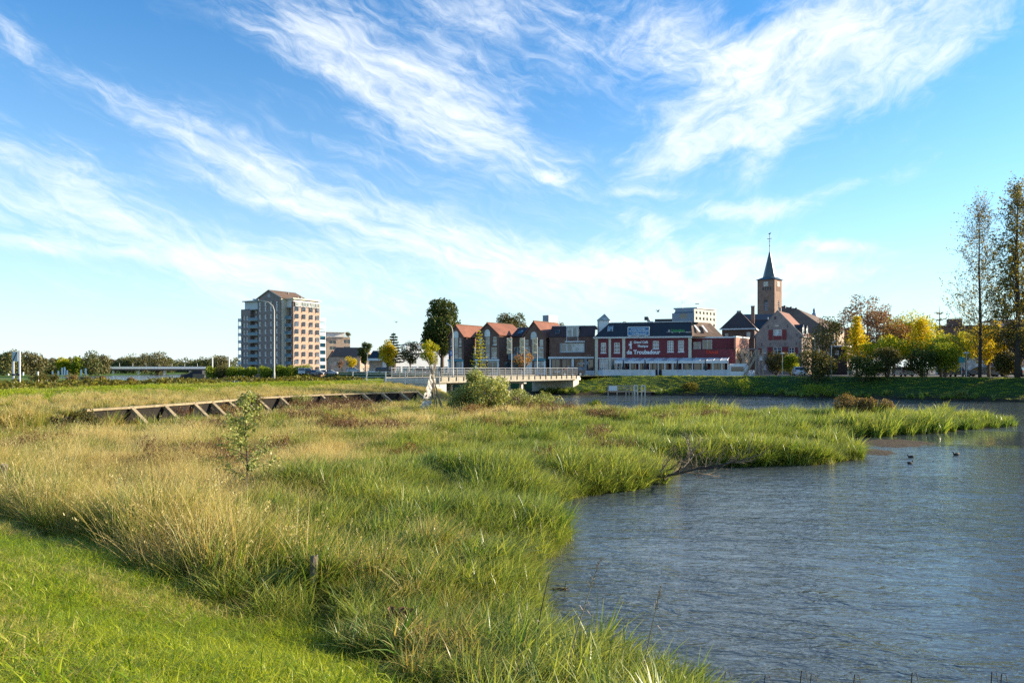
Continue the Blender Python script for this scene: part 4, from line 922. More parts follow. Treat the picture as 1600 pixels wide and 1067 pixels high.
def wallpart(name, parent, loc, rz, w, h, holes, m, gable=None, th=.3, rev=.18, steps=None, z0=0.0):
    """wall in its own plane: x 0..w, z z0..h, outside towards -y; holes (x0,x1,z0,z1) with real reveals; gable = (apex x, apex z)"""
    mb = MB(); xs = sorted({0, w, *[a for q in holes for a in q[:2]]}); zs = sorted({z0, h, *[a for q in holes for a in q[2:]]})
    for i in range(len(xs) - 1):
        for j in range(len(zs) - 1):
            cx, cz = (xs[i] + xs[i + 1]) / 2, (zs[j] + zs[j + 1]) / 2
            if any(a < cx < b and c < cz < d for a, b, c, d in holes): continue
            mb.face([(xs[i], 0, zs[j]), (xs[i + 1], 0, zs[j]), (xs[i + 1], 0, zs[j + 1]), (xs[i], 0, zs[j + 1])], m)
    for a, b, c, d in holes:
        mb.face([(a, 0, c), (a, rev, c), (a, rev, d), (a, 0, d)], m); mb.face([(b, 0, c), (b, 0, d), (b, rev, d), (b, rev, c)], m)
        mb.face([(a, 0, c), (b, 0, c), (b, rev, c), (a, rev, c)], m); mb.face([(a, 0, d), (a, rev, d), (b, rev, d), (b, 0, d)], m)
    if gable: mb.face([(0, 0, h), (w, 0, h), (gable[0], 0, gable[1])], m); mb.face([(0, th, h), (gable[0], th, gable[1]), (w, th, h)], m)
    mb.face([(0, th, z0), (0, th, h), (w, th, h), (w, th, z0)], m)
    mb.face([(0, 0, z0), (0, 0, h), (0, th, h), (0, th, z0)], m); mb.face([(w, 0, z0), (w, th, z0), (w, th, h), (w, 0, h)], m)
    if not gable: mb.face([(0, 0, h), (w, 0, h), (w, th, h), (0, th, h)], m)
    return mb.obj(name, parent, loc=loc, rz=rz)
_wc = {}
def win(parent, loc, w, h, nx=1, nz=2, fm=None, gm=None, rz=0.0, fw=.07, sill=None, name='window', pane=True, arch=False, dep=.06):
    """window in its opening (origin lower left, outside -y): frame bars and glazing bars; the glass is its child"""
    fm = fm or WHITE; gm = gm or GLASS; key = (round(w, 3), round(h, 3), nx, nz, fm.name, gm.name, fw, sill, name, pane, arch, dep)
    if key not in _wc:
        mb = MB()
        if arch:
            r = w / 2; n = 8; pts = [(w / 2 + r * math.cos(math.pi * k / n), h - r + r * math.sin(math.pi * k / n)) for k in range(n + 1)]
            inn = [(w / 2 + (r - fw) * math.cos(math.pi * k / n), h - r + (r - fw) * math.sin(math.pi * k / n)) for k in range(n + 1)]
            for k in range(n):
                mb.hexa([(pts[k][0], 0, pts[k][1]), (pts[k + 1][0], 0, pts[k + 1][1]), (inn[k + 1][0], 0, inn[k + 1][1]), (inn[k][0], 0, inn[k][1]), (pts[k][0], dep, pts[k][1]), (pts[k + 1][0], dep, pts[k + 1][1]), (inn[k + 1][0], dep, inn[k + 1][1]), (inn[k][0], dep, inn[k][1])], fm)
            mb.box(0, fw, 0, dep, 0, h - r, fm); mb.box(w - fw, w, 0, dep, 0, h - r, fm); mb.box(fw, w - fw, 0, dep, 0, fw, fm)
        else:
            mb.box(0, fw, 0, dep, 0, h, fm); mb.box(w - fw, w, 0, dep, 0, h, fm); mb.box(fw, w - fw, 0, dep, 0, fw, fm); mb.box(fw, w - fw, 0, dep, h - fw, h, fm)
        b = fw * .45
        for i in range(1, nx): xx = w * i / nx; mb.box(xx - b, xx + b, .003, dep - .003, fw, h - fw, fm)
        for i in range(1, nz): zz = h * i / nz; mb.box(fw, w - fw, .005, dep - .005, zz - b, zz + b, fm)
        if sill: mb.box(-.08, w + .08, -.12, dep, -.09, -.002, fm)
        pm = mb if not pane else MB()
        if arch:
            ip = [(x_, dep * .6, z_) for x_, z_ in inn]; pm.face([(fw, dep * .6, fw)] + [(w - fw, dep * .6, fw)] + ip, gm)
        else: pm.face([(fw, dep * .6, fw), (w - fw, dep * .6, fw), (w - fw, dep * .6, h - fw), (fw, dep * .6, h - fw)], gm)
        _wc[key] = (mb.mesh(name), pm.mesh('pane') if pane else None)
    a, b_ = _wc[key]; o = put(name, a, parent, loc, rz)
    if b_: put('pane', b_, o)
    return o
def slab(mb, pts, th, m):
    """roof plane: 4 (or 3) outer corners, thickened downwards"""
    p = [Vector(q) for q in pts]; n = (p[1] - p[0]).cross(p[-1] - p[0]).normalized()
    if n.z < 0: n = -n
    q = [a - n * th for a in p]; k = len(p)
    mb.face(p, m); mb.face(q[::-1], m)
    for i in range(k): mb.face([p[i], q[i], q[(i + 1) % k], p[(i + 1) % k]], m)
    return mb
def text(parent, s, loc, size, m, rz=0., bold=0.0, name='lettering', align='LEFT', shear=0., xs=1., extr=.02, label=None):
    cu = bpy.data.curves.new(name, 'FONT'); cu.body = s; cu.size = size; cu.extrude = extr; cu.offset = bold; cu.align_x = align; cu.shear = shear; cu.materials.append(m); cu.resolution_u = 3
    tmp = bpy.data.objects.new(name, cu); me_ = bpy.data.meshes.new_from_object(tmp); bpy.data.objects.remove(tmp); me_.name = name
    o = bpy.data.objects.new(name, me_); COL.objects.link(o); o.parent = parent; o.location = loc; o.rotation_euler = (R(90), 0, rz); o.scale = (xs, 1, 1)
    if label: o['label'] = label
    return o
def oneoff(name, fn, parent, smooth=False, loc=None, rz=None):
    mb = MB(); fn(mb); return mb.obj(name, parent, smooth, loc, rz)
TZ = 2.72
# ================================================================== THE CAFE
tb = thing('cafe_building', 'oxblood red cafe with white pilasters and dark mansard roof by the river', 'cafe', (XP(930, 127), 127, TZ), R(-15))
K = 9.35
def cx(px): return (px - 930) / K
def cz(py): return (587.0 - py) / 9.2
XE = cx(1081)
eave = cz(528.5); rooft = cz(503.5)
# front wall
gw = [(cx(936.5), cx(951)), (cx(956), cx(973))]
fh = [(cx(939), cx(947.6), cz(551.5), cz(535)), (cx(960.3), cx(969.5), cz(551.5), cz(535)), (cx(1021.5), cx(1031), cz(545.5), cz(533)), (cx(1044), cx(1053.5), cz(550.5), cz(533)), (cx(1060.5), cx(1069.5), cz(550.5), cz(532.5))]
gh = [(a, b, .75, cz(561)) for a, b in gw] + [(cx(a), cx(b), .1, 2.35) for a, b in ((981, 996), (999, 1012), (1015, 1028), (1031, 1046), (1049, 1062), (1065, 1077))]
wallpart('wall', tb, (0, 0, 0), 0, XE, eave, fh + gh, REDW, rev=.2)
for (a, b, c, d), nx_, nz_ in zip(fh, (2, 2, 3, 3, 3), (3, 3, 2, 4, 4)): win(tb, (a, .08, c), b - a, d - c, nx_, nz_, sill=True, fw=.10)
for a, b, c, d in gh[:2]:
    win(tb, (a, .08, c), b - a, (d - c) * .66, 4, 2, fw=.08); win(tb, (a, .08, c + (d - c) * .66 + .01), b - a, (d - c) * .34 - .01, 6, 2, fw=.08)
for a, b, c, d in gh[2:]: win(tb, (a, .08, c), b - a, d - c, 2, 1, fm=DARKP, gm=GLASSD)
for a, b in ((929.8, 934.6), (951.8, 955.6), (973.6, 978.2), (1076.3, 1081)):
    oneoff('pilaster', lambda m: (m.box(cx(a), cx(b), -.14, .0, .45, eave - .15, CREAM), m.box(cx(a) - .05, cx(b) + .05, -.18, 0, 0, .45, CREAM), m.box(cx(a) - .05, cx(b) + .05, -.18, 0, eave - .15, eave - .012, CREAM)), tb)
oneoff('white_plinth', lambda m: m.box(cx(934.7), cx(973.4), -.09, -.004, .02, .68, WHITE), tb)
oneoff('fascia_band', lambda m: m.box(cx(934.7), cx(973.4), -.07, -.004, cz(560.5), cz(559), WHITE), tb)
oneoff('cornice', lambda m: (m.box(-.25, XE + .1, -.42, .1, eave, eave + .16, WHITE), m.box(-.3, XE + .14, -.5, -.3, eave + .163, eave + .26, METW)), tb)
# side and rear walls, and the mansard
D = 9.5
wallpart('side_wall', tb, (0, D, 0), R(-90), D, eave, [], REDW); wallpart('side_wall', tb, (XE, .3, 0), R(90), D - .3, eave, [], REDW); wallpart('rear_wall', tb, (XE, D, 0), R(180), XE, eave, [], BR_RED)
ins = 1.9; r0 = cx(950); 
def roofm(m):
    slab(m, [(-.2, -.35, eave + .2), (XE + .1, -.35, eave + .2), (XE - .15, ins, rooft), (r0, ins, rooft)], .18, SLATE)
    slab(m, [(-.2, D, eave + .2), (-.2, -.35, eave + .2), (r0, ins, rooft), (r0, D - 2, rooft)], .18, SLATE)
    m.box(r0 + .02, XE + 1.0, ins + .02, D - .4, rooft - .32, rooft - .02, SLATE)
oneoff('mansard_roof', roofm, tb)
oneoff('roof_edge', lambda m: m.box(r0, XE - .1, ins - .12, ins + .12, rooft + .01, rooft + .13, METW), tb)
# the lit hipped end towards the extension, with its two narrow roof lights
oneoff('hip_roof', lambda m: (slab(m, [(XE + .12, -.3, eave + .2), (cx(1130), 3.6, eave + .2), (cx(1109), 5.4, rooft), (XE - .1, ins, rooft)], .16, TILEB), slab(m, [(cx(1130), 3.6, eave + .2), (cx(1131), D, eave + .2), (cx(1109), D, rooft), (cx(1109), 5.4, rooft)], .16, TILED)), tb)
for px in (1091.5, 1103):
    def rl(m, px=px):
        f = (cx(px) - XE) / (cx(1130) - XE); a = Vector((cx(px), -.3 + 3.9 * f + .55, eave + .95)); b = Vector((cx(px) - .85, -.3 + 3.9 * f + 1.3, eave + 2.15)); n = Vector((.35, -.6, .5)) * .12
        m.hexa([a + n * .2, a + Vector((.3, .28, 0)) + n * .2, b + Vector((.3, .28, 0)) + n * .2, b + n * .2, a + n, a + Vector((.3, .28, 0)) + n, b + Vector((.3, .28, 0)) + n, b + n], WHITE)
    oneoff('roof_light', rl, tb)
# skylight in the left slope
def sky_(m):
    s = (rooft - eave - .2) / (ins + .35); x0, x1 = cx(949), cx(957.5)
    for a, b, o, mm in ((x0, x1, .06, METW), (x0 + .1, x1 - .1, .10, GLASSB)):
        y0, y1 = -.35 + .95, -.35 + 1.75; z0, z1 = eave + .2 + s * .95, eave + .2 + s * 1.75
        m.hexa([(a, y0, z0 - .1), (b, y0, z0 - .1), (b, y1, z1 - .1), (a, y1, z1 - .1), (a, y0 - o, z0 + o), (b, y0 - o, z0 + o), (b, y1 - o, z1 + o), (a, y1 - o, z1 + o)], mm)
oneoff('skylight', sky_, tb)
# lettering on the red wall
LET = mat('white_lettering', (0.80, 0.80, 0.78), .6, .05, 3); GRN = mat('green_letters', (0.02, 0.30, 0.06), .4, .1, 3); REDL = mat('red_letters', (0.62, 0.035, 0.015), .4, .1, 3); BLU = mat('blue_board', (0.02, 0.20, 0.42), .4, .25, 1.2); PINKL = mat('pale_star', (0.62, 0.50, 0.52), .4, .1, 3)
text(tb, 'de Troubadour', (cx(980.6), -.03, cz(553.3)), .98, LET, bold=.035, xs=.92, name='lettering')
text(tb, 'Grand Café', (cx(991.5), -.03, cz(536.6)), .58, LET, bold=.022, xs=.88, name='lettering'); text(tb, 'Musique', (cx(998), -.03, cz(542.6)), .58, LET, bold=.022, xs=.88, name='lettering')
def minstrel(m):   # white painted lute player, about 13 px tall
    f = .035; X0 = cx(985.3); Z0 = cz(545.5)
    for pl in ([(0, .0), (.10, .0), (.16, .55), (.06, .6)], [(.22, .0), (.33, .02), (.26, .6), (.14, .55)], [(.02, .5), (.30, .5), (.27, 1.0), (.06, 1.0)], [(.1, 1.0), (.24, 1.0), (.25, 1.2), (.09, 1.2)], [(-.04, 1.18), (.3, 1.22), (.42, 1.34), (.06, 1.3)], [(-.16, .82), (.12, .70), (.42, .92), (.40, .99), (.1, .86), (-.12, .95)], [(-.18, .6), (-.04, .55), (.08, .8), (-.06, .92)]):
        m.prism([(X0 + a * 1.1, Z0 + b) for a, b in pl], -.02 - f, -.02, LET); f += .003
oneoff('minstrel_emblem', minstrel, tb)
# billboard on the roof
def bb(m):
    m.box(cx(982.5), cx(1016.8), -.55, -.42, cz(525), cz(511), WHITE); m.box(cx(983.6), cx(1015.6), -.575, -.552, cz(524), cz(512), BLU)
    for px in (985, 999, 1013): m.tube([(cx(px), -.45, eave + .2), (cx(px), -.4, cz(512))], .04, METAL, 5); m.tube([(cx(px), -.4, cz(514)), (cx(px), .7, eave + 1.25)], .03, METAL, 5)
    for px in (986, 999, 1012): m.box(cx(px) - .2, cx(px) + .2, -1.1, -.85, cz(526.6), cz(525.6), METW); m.box(cx(px) - .03, cx(px) + .03, -.95, -.5, cz(527), cz(526.5), METAL)
bbo = oneoff('billboard', bb, tb)
gb = random.Random(8)
for px0, px1, py, hh2 in ((988, 1011, 514.6, .20), (985, 1014.5, 517.6, .22), (987, 1012, 520.4, .13), (990, 1011, 522.6, .13)):   # four lines of print too small to read in the photograph
    def ln(m):
        q = cx(px0)
        m_ = m
        while q < cx(px1): w2 = gb.uniform(.05, .13); m.box(q, q + w2, -.60, -.578, cz(py) - hh2 * gb.uniform(.35, .5), cz(py) + hh2 * gb.uniform(.3, .55), LET); q += w2 + gb.choice((.035, .035, .04, .12))
    oneoff('printed_line', ln, bbo)['kind'] = 'stuff'
# green beer letters with star
def star(m):
    c = (cx(1046.8), cz(518)); p = [(c[0] + (.26 if k % 2 == 0 else .11) * math.sin(k * math.pi / 5), c[1] + (.26 if k % 2 == 0 else .11) * math.cos(k * math.pi / 5)) for k in range(10)]
    m.prism(p, -.50, -.45, PINKL)
oneoff('star_sign', star, tb); text(tb, 'Heineken', (cx(1050), -.46, cz(519.3)), .62, GRN, bold=.02, xs=.93, name='green_lettering')
oneoff('sign_rail', lambda m: (m.box(cx(1043), cx(1078), -.42, -.36, cz(520), cz(519.6), METAL), [m.box(cx(p), cx(p) + .2, -.62, -.42, cz(521), cz(520.1), METW) for p in (1051, 1062, 1073)]), tb)
oneoff('chimney', lambda m: (m.box(cx(1074.6), cx(1079.8), .2, .8, eave + .1, cz(519.8), BR_OLD), m.box(cx(1074.2), cx(1080.2), .15, .85, cz(519.8), cz(519.1), CONCW)), tb)
oneoff('chimney', lambda m: m.box(cx(972), cx(977), 2.2, 2.9, rooft - .3, cz(501), BR_PALE), tb)
# extension with roof terrace
ex0, ex1 = XE + .02, cx(1147); et = cz(529)
wallpart('extension_wall', tb, (ex0, 1.6, 0), 0, ex1 - ex0, et, [(.25, 1.0, 4.1, 5.7), (1.05, 1.5, 4.1, 5.7), (1.75, 3.3, 3.6, 6.0)], REDW, z0=3.2)
win(tb, (ex0 + .25, 1.66, 4.1), .75, 1.6, 2, 3); win(tb, (ex0 + 1.05, 1.66, 4.1), .45, 1.6, 1, 3); win(tb, (ex0 + 1.75, 1.64, 3.6), 1.55, 2.4, 2, 1, gm=GLASSD, name='terrace_door')
wallpart('extension_wall', tb, (ex0, .05, 0), 0, ex1 - ex0, cz(560.6), [(.3, 2.6, .1, 2.3), (3.0, 5.4, .1, 2.3)], REDW)
for q_ in (.3, 3.0): win(tb, (ex0 + q_, .14, .1), 2.3 if q_ < 1 else 2.4, 2.2, 2, 1, fm=DARKP, gm=GLASSD)
wallpart('balcony_wall', tb, (ex0, .05, 0), 0, ex1 - ex0, cz(546.8), [], REDW, z0=cz(560.5))
oneoff('balcony_coping', lambda m: m.box(ex0, ex1 + .05, 0, .34, cz(546.8), cz(546.3), DARKP), tb)
oneoff('extension_floor', lambda m: m.box(ex0, ex1, .36, 1.58, 3.3, 3.5, GREYP), tb)
text(tb, 'Duvel', (cx(1103.2), 0, cz(553.2)), .80, REDL, bold=.035, xs=1.0, name='red_lettering')
sa = R(-15 + 55)   # the sunlit side wall turns towards the camera
SW = MB(); c_, s_ = math.cos(R(70)), math.sin(R(70)); L_ = 6.9
ang = R(70)
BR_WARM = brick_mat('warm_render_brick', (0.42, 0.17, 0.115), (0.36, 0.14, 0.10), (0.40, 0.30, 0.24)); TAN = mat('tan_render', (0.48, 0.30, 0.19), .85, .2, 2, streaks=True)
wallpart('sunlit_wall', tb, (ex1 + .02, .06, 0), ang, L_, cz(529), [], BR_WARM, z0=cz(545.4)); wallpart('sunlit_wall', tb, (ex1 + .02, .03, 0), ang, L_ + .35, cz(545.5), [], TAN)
oneoff('parapet', lambda m: (m.box(ex0, ex1 + .15, 1.5, 1.95, et, et + .22, WHITE)), tb); oneoff('parapet', lambda m: m.box(-.05, L_ + .1, -.1, .4, et + .002, et + .24, WHITE), tb, loc=(ex1 + .02, .06, 0), rz=ang)
oneoff('extension_roof', lambda m: m.prism([(ex0, 1.97), (ex1, 1.97), (ex1 + L_ * c_, L_ * s_), (ex1 + 1, D + 2), (ex0, D + 2)], et - .3, et - .05, SLATE, 'z'), tb)
DEV = mat('brown_emblem', (0.20, 0.075, 0.02), .6, .3, 8)
def emb(m):
    f = 0
    for pl in ([(1.0, 4.1), (1.5, 4.4), (2.3, 4.25), (2.6, 3.7), (2.2, 3.3), (1.5, 3.4)], [(1.9, 3.4), (2.6, 3.5), (3.3, 2.6), (2.9, 2.3), (2.0, 2.9)], [(2.6, 2.4), (3.2, 2.4), (3.4, 1.7), (2.9, 1.6)], [(.8, 3.3), (1.6, 3.4), (1.9, 2.9), (1.3, 2.7)], [(3.1, 2.9), (3.7, 2.7), (3.6, 2.3), (3.2, 2.5)], [(.7, 4.2), (1.1, 4.5), (1.2, 4.1)]):
        m.prism([(a * .78 + .1, b * .9 + .25) for a, b in pl], -.10 - f, -.03, DEV); f += .012
oneoff('dancing_emblem', emb, tb, loc=(ex1 + .02, .03, 0), rz=ang)
oneoff('wall_disc', lambda m: m.tube([(4.6, -.12, 3.55), (4.6, -.03, 3.55)], .28, DEV, 10), tb, loc=(ex1 + .02, .03, 0), rz=ang)
# rooftop plant
oneoff('vent_pipe', lambda m: (m.tube([(cx(1013), 4, rooft - .1), (cx(1013), 4, rooft + .35), (cx(1011), 4, rooft + .75), (cx(1008.5), 3.9, rooft + .9)], .3, METAL, 8), m.box(cx(1005.5), cx(1011.5), 3.5, 4.3, rooft + .55, rooft + 1.15, DARKP), m.box(cx(1011), cx(1019), 3.6, 4.5, rooft - .05, rooft + .35, METAL)), tb)
oneoff('roof_plant_screen', lambda m: m.box(cx(1022), cx(1050), 4.0, 4.3, rooft - .1, cz(496.8), DARKP), tb)
# glazed lean-to in front: posts, roof panels, curtain of glass
CAN = mat('canopy_polycarbonate', (0.42, 0.50, 0.55), .25, .2, 1.5); CANW = mat('canopy_white', (0.62, 0.66, 0.68), .4, .1, 2)
cp = thing('terrace_canopy', 'long white glazed canopy leaning against the red cafe front', 'canopy', (XP(930, 127), 127, TZ), R(-15))
yF = -3.4; zB = cz(559.5); zF = cz(566.5) + .25; x0c, x1c = cx(966), cx(1133); npn = 17
for i in range(npn):
    a = x0c + (x1c - x0c) * i / npn; b = x0c + (x1c - x0c) * (i + 1) / npn
    mb = MB(); slab(mb, [(a + .04, yF, zF), (b - .04, yF, zF), (b - .04 + .5, -.25, zB), (a + .04 + .5, -.25, zB)], .05, CAN if i % 2 else CANW); mb.obj('roof_panel', cp)
def cfr(m):
    m.box(x0c - .1, x1c + .1, yF - .12, yF + .05, zF - .42, zF - .06, WHITE)
    for i in range(npn + 1):
        a = x0c + (x1c - x0c) * i / npn; m.tube([(a, yF, zF + .02), (a + .5, -.22, zB + .02)], .045, WHITE, 4)
oneoff('roof_frame', cfr, cp)
for px in (977, 989, 1003, 1019, 1032, 1042, 1054, 1068, 1083, 1098, 1113, 1126): oneoff('post', lambda m: m.box(cx(px) - .07, cx(px) + .07, yF - .05, yF + .09, 0, zF - .42, WHITE), cp)
oneoff('end_wall', lambda m: m.prism([(yF, 0), (-.1, 0), (-.1, zB), (yF, zF)], x1c + .12, x1c + .3, WHITE, 'x'), cp)
oneoff('end_box', lambda m: (m.box(x1c + .35, x1c + 3.3, yF + .2, yF + 1.6, 0, 1.75, WHITE), m.box(x1c + .7, x1c + 2.6, yF + .17, yF + .2, .75, 1.5, GLASSD), m.box(x1c + .5, x1c + 3.1, yF + .4, yF + 1.4, 1.753, 2.0, METW)), cp)
# terrace wall
tw = thing('terrace_wall', 'low white painted wall along the edge of the cafe terrace', 'wall', (XP(930, 118.2), 118.2, TZ), 0)
yT = 0.0; kT = F / 118.2
def tx(px): return (px - 930) / kT
WHW = mat('whitewashed_wall', (0.66, 0.69, 0.72), .75, .25, 1.4, streaks=True)
for a, b in ((942, 1024), (1035, 1117), (1117.3, 1161)):
    oneoff('wall_section', lambda m: (m.box(tx(a), tx(b), yT, yT + .25, -.6, .95, WHW), m.box(tx(a) - .04, tx(b) + .0, yT - .05, yT + .3, .953, 1.02, WHITE)), tw)
oneoff('wall_section', lambda m: (m.box(0, 5.2, 0, .25, -.6, .95, WHW)), tw, loc=(tx(1161) + .02, yT, 0), rz=R(52))
oneoff('wall_section', lambda m: m.box(0, .25, 0, 6, -.6, .95, WHW), tw, loc=(tx(942), yT + .27, 0))
oneoff('terrace_floor', lambda m: m.prism([(tx(942) + .3, .27), (tx(1161), .27), (tx(1161) + 2.2, 4.0), (tx(1161) - 2, 5.5), (tx(942) + .3, 8.5)], -.3, .03, GREYP, 'z'), tw)
# closed parasols, tables, planters
UMB = mat('folded_canvas', (0.035, 0.045, 0.05), .8, .2, 6)
for i, px in enumerate((964.5, 981, 1015, 1065, 1107.5)):
    M = Matrix.Rotation(R(-15), 3, 'Z'); lx = cx(px); p = Vector((XP(930, 127), 127, TZ)) + (M @ Vector((lx * .97, -4.0, 0)))
    t = thing('folded_parasol', ['dark folded parasol at the left end of the cafe terrace', 'dark folded parasol, second from the terrace left end', 'dark folded parasol beside the terrace steps', 'dark folded parasol under the middle of the canopy edge', 'dark folded parasol near the white end box'][i], 'parasol', tuple(p), 0, 'folded parasols on the cafe terrace')
    oneoff('pole', lambda m: (m.tube([(0, 0, 0), (0, 0, 2.7)], .03, METAL, 6), m.lathe([(.25, 0), (.25, .06), (.05, .1)], DARKP, 10)), t)
    oneoff('canopy', lambda m: m.lathe([(.10, .85), (.30, .95), (.24, 1.35), (.15, 1.8), (.08, 2.4), (.02, 2.72)], UMB, 9), t)
gt = random.Random(4)
for i, px in enumerate((952, 961, 972, 990, 1002, 1046, 1058, 1078, 1090, 1100, 1120)):
    M = Matrix.Rotation(R(-15), 3, 'Z'); p = Vector((XP(930, 127), 127, TZ + .03)) + Vector((0, 0, 0)); p.x = XP(px, 119.6); p.y = 119.6 + gt.uniform(-.2, .3)
    t = thing('terrace_table', ['white terrace table at the far left corner of the terrace', 'white terrace table left of the first parasol', 'white terrace table between the two left parasols', 'white terrace table right of the second parasol', 'white terrace table just left of the steps', 'white terrace table just right of the steps', 'white terrace table left of the middle parasol', 'white terrace table right of the middle parasol', 'white terrace table with flowers at the canopy centre right', 'white terrace table left of the last parasol', 'white terrace table nearest to the end box'][i], 'table', tuple(p), gt.uniform(-.2, .2), 'tables on the cafe terrace')
    oneoff('tabletop', lambda m: m.box(-.45, .45, -.45, .45, .72, .77, WHITE), t); oneoff('leg', lambda m: m.tube([(0, 0, 0), (0, 0, .72)], .04, METAL, 6), t)
    for sx_ in (-.8, .8):
        q = Vector(p) + Vector((sx_, .1, 0)); ch = thing('terrace_chair', 'white slatted chair at a terrace table of the red cafe', 'chair', tuple(q), R(90 if sx_ > 0 else -90), 'chairs on the cafe terrace')
        oneoff('seat', lambda m: m.box(-.22, .22, -.22, .22, .43, .47, WHITE), ch); oneoff('backrest', lambda m: m.box(-.22, .22, -.22, -.18, .5, 1.02, WHITE), ch)
        for a_, b_ in ((-.2, -.2), (.2, -.2), (-.2, .2), (.2, .2)): oneoff('leg', lambda m: m.tube([(a_, b_, 0), (a_, b_, .43)], .02, METAL, 4), ch)
# wooden outside stair on the right
st = thing('outside_stair', 'pale wooden outside stair leaning on the sunlit cafe wall', 'stair', (XP(1162, 117), 117, TZ), R(12))
for k in range(11): oneoff('step', lambda m: m.box(.25 + k * .17, .55 + k * .17, 0, 1.0, .2 + k * .26, .26 + k * .26, WOODD), st)
for y_ in (-.06, 1.02):
    oneoff('stringer', lambda m: m.hexa([(0, y_, 0), (.35, y_, 0), (.35, y_ + .07, 0), (0, y_ + .07, 0), (1.9, y_, 3.1), (2.25, y_, 3.1), (2.25, y_ + .07, 3.1), (1.9, y_ + .07, 3.1)], WOODP), st)
    oneoff('handrail', lambda m: [m.tube([(-.1, y_, .9 + .0), (1.9, y_, 4.0)], .05, WOODP, 5)] + [m.tube([(.1 + q * .45, y_, .2 + q * .7), (.1 + q * .45, y_, 1.2 + q * .7)], .035, WOODP, 4) for q in range(5)], st)
for q in (2.0, 2.6, 3.3): oneoff('post', lambda m: m.box(q, q + .14, -.1, .04, 0, 4.2, WOODP), st)
oneoff('landing', lambda m: (m.box(1.9, 3.5, -.05, 1.1, 3.0, 3.12, WOODP), [m.box(1.9, 3.5, -.08, -.03, z_, z_ + .08, WOODP) for z_ in (3.4, 3.7, 4.05)]), st)
# ---- square lift tower with glass pyramid, left end of the cafe
lt = thing('glass_pyramid_tower', 'white square stair tower with a small glass pyramid roof', 'tower', (XP(933.5, 133), 133, TZ), R(-13))
w_ = 2.15; h_ = (586.3 - 502) / 8.65
wallpart('wall', lt, (0, 0, 0), 0, w_, h_, [], WHITE); wallpart('wall', lt, (w_, 0.31, 0), R(90), w_ - .6, h_, [], WHITE); wallpart('wall', lt, (0, w_, 0), R(-90), w_, h_, [], WHITE); wallpart('wall', lt, (w_, w_, 0), R(180), w_, h_, [], WHITE)
oneoff('coping', lambda m: m.box(-.08, w_ + .08, -.08, w_ + .08, h_ + .002, h_ + .1, METW), lt)
PYR = glass_mat('pyramid_glass', (0.25, 0.26, 0.23), curtain=(0.5, 0.5, 0.42)); ap = (w_ / 2 + .1, w_ / 2, h_ + 1.35); cc = [(-.1, -.1), (w_ + .1, -.1), (w_ + .1, w_ + .1), (-.1, w_ + .1)]
for i in range(4):
    a, b = cc[i], cc[(i + 1) % 4]; mb = MB(); slab(mb, [(*a, h_ + .12), (*b, h_ + .12), ap], .03, PYR); mb.obj('pane', lt)
oneoff('pyramid_frame', lambda m: [m.tube([(*q, h_ + .12), ap], .05, GREYP, 4) for q in cc] + [m.tube([((cc[i][0] + cc[(i + 1) % 4][0]) / 2, (cc[i][1] + cc[(i + 1) % 4][1]) / 2, h_ + .12), ap], .03, GREYP, 4) for i in range(4)] + [m.box(-.12, w_ + .12, -.13, -.02, h_ + .1, h_ + .2, GREYP)], lt)
# ================================================================== BROWN BRICK BLOCK LEFT OF THE CAFE
b1 = thing('brick_shop_block', 'brown brick block with plum mansard and dark shop windows, next to the cafe', 'building', (XP(858, 133.5), 133.5, TZ), R(-13))
K1 = 8.85
def bx_(px): return (px - 858) / K1
def bz(py): return (586.3 - py) / 8.65
Wb = bx_(931.5)
hol = [(bx_(877), bx_(914), bz(550), bz(536.5)), (bx_(861.5), bx_(875.5), .25, bz(561.5)), (bx_(878.5), bx_(894), .25, bz(561.5)), (bx_(898.5), bx_(913.5), .25, bz(561.5)), (bx_(920), bx_(929), .9, bz(561.5))]
wallpart('wall', b1, (0, 0, 0), 0, Wb, bz(526.5), hol, BR_RED, rev=.25)
wallpart('side_wall', b1, (0, 9, 0), R(-90), 9, bz(526.5), [], BR_RED); wallpart('rear_wall', b1, (Wb, 9, 0), R(180), Wb, bz(526.5), [], BR_RED); wallpart('side_wall', b1, (Wb, .31, 0), R(90), 8.69, bz(526.5), [], BR_RED)
for i in range(4):
    a, b, c, d = hol[0]; w4 = (b - a) / 4; win(b1, (a + i * w4 + .02, .06, c), w4 - .04, d - c, 1, 1, gm=GLASSB, fw=.10)
for (a, b, c, d) in hol[1:]: win(b1, (a, .12, c), b - a, d - c, 2 if b - a > 1.2 else 1, 1, fm=DARKP, gm=GLASSD, name='shop_window')
oneoff('window_surround', lambda m: (m.box(bx_(875.5), bx_(915.5), -.12, -.003, bz(551.3), bz(550), GREYP), m.box(bx_(875.5), bx_(877), -.12, -.003, bz(550), bz(536.5), GREYP), m.box(bx_(914), bx_(915.5), -.12, -.003, bz(550), bz(536.5), GREYP), m.box(bx_(884), bx_(916), -.35, -.003, bz(535), bz(533.3), WHITE)), b1)
oneoff('shop_fascia', lambda m: m.box(-.1, Wb - .1, -.3, -.003, bz(560.6), bz(557.6), WHITE), b1)
for px in (859, 894.4, 915): oneoff('shop_post', lambda m: m.box(bx_(px), bx_(px + (4 if px > 890 else 2)), -.14, -.003, 0, bz(561), WHITE if px != 915 else BLUEP), b1)
oneoff('white_plinth', lambda m: m.box(bx_(914), Wb - .05, -.16, -.15 + .14, 0, .85, WHW), b1)
text(b1, 'nuovo 30', (bx_(904), -.20, bz(569.6)), .78, METW, bold=.012, xs=.72, name='lettering'); text(b1, 'nuovo', (bx_(919.3), -.03, bz(555.6)), .28, CREAM, xs=1.0, name='lettering')
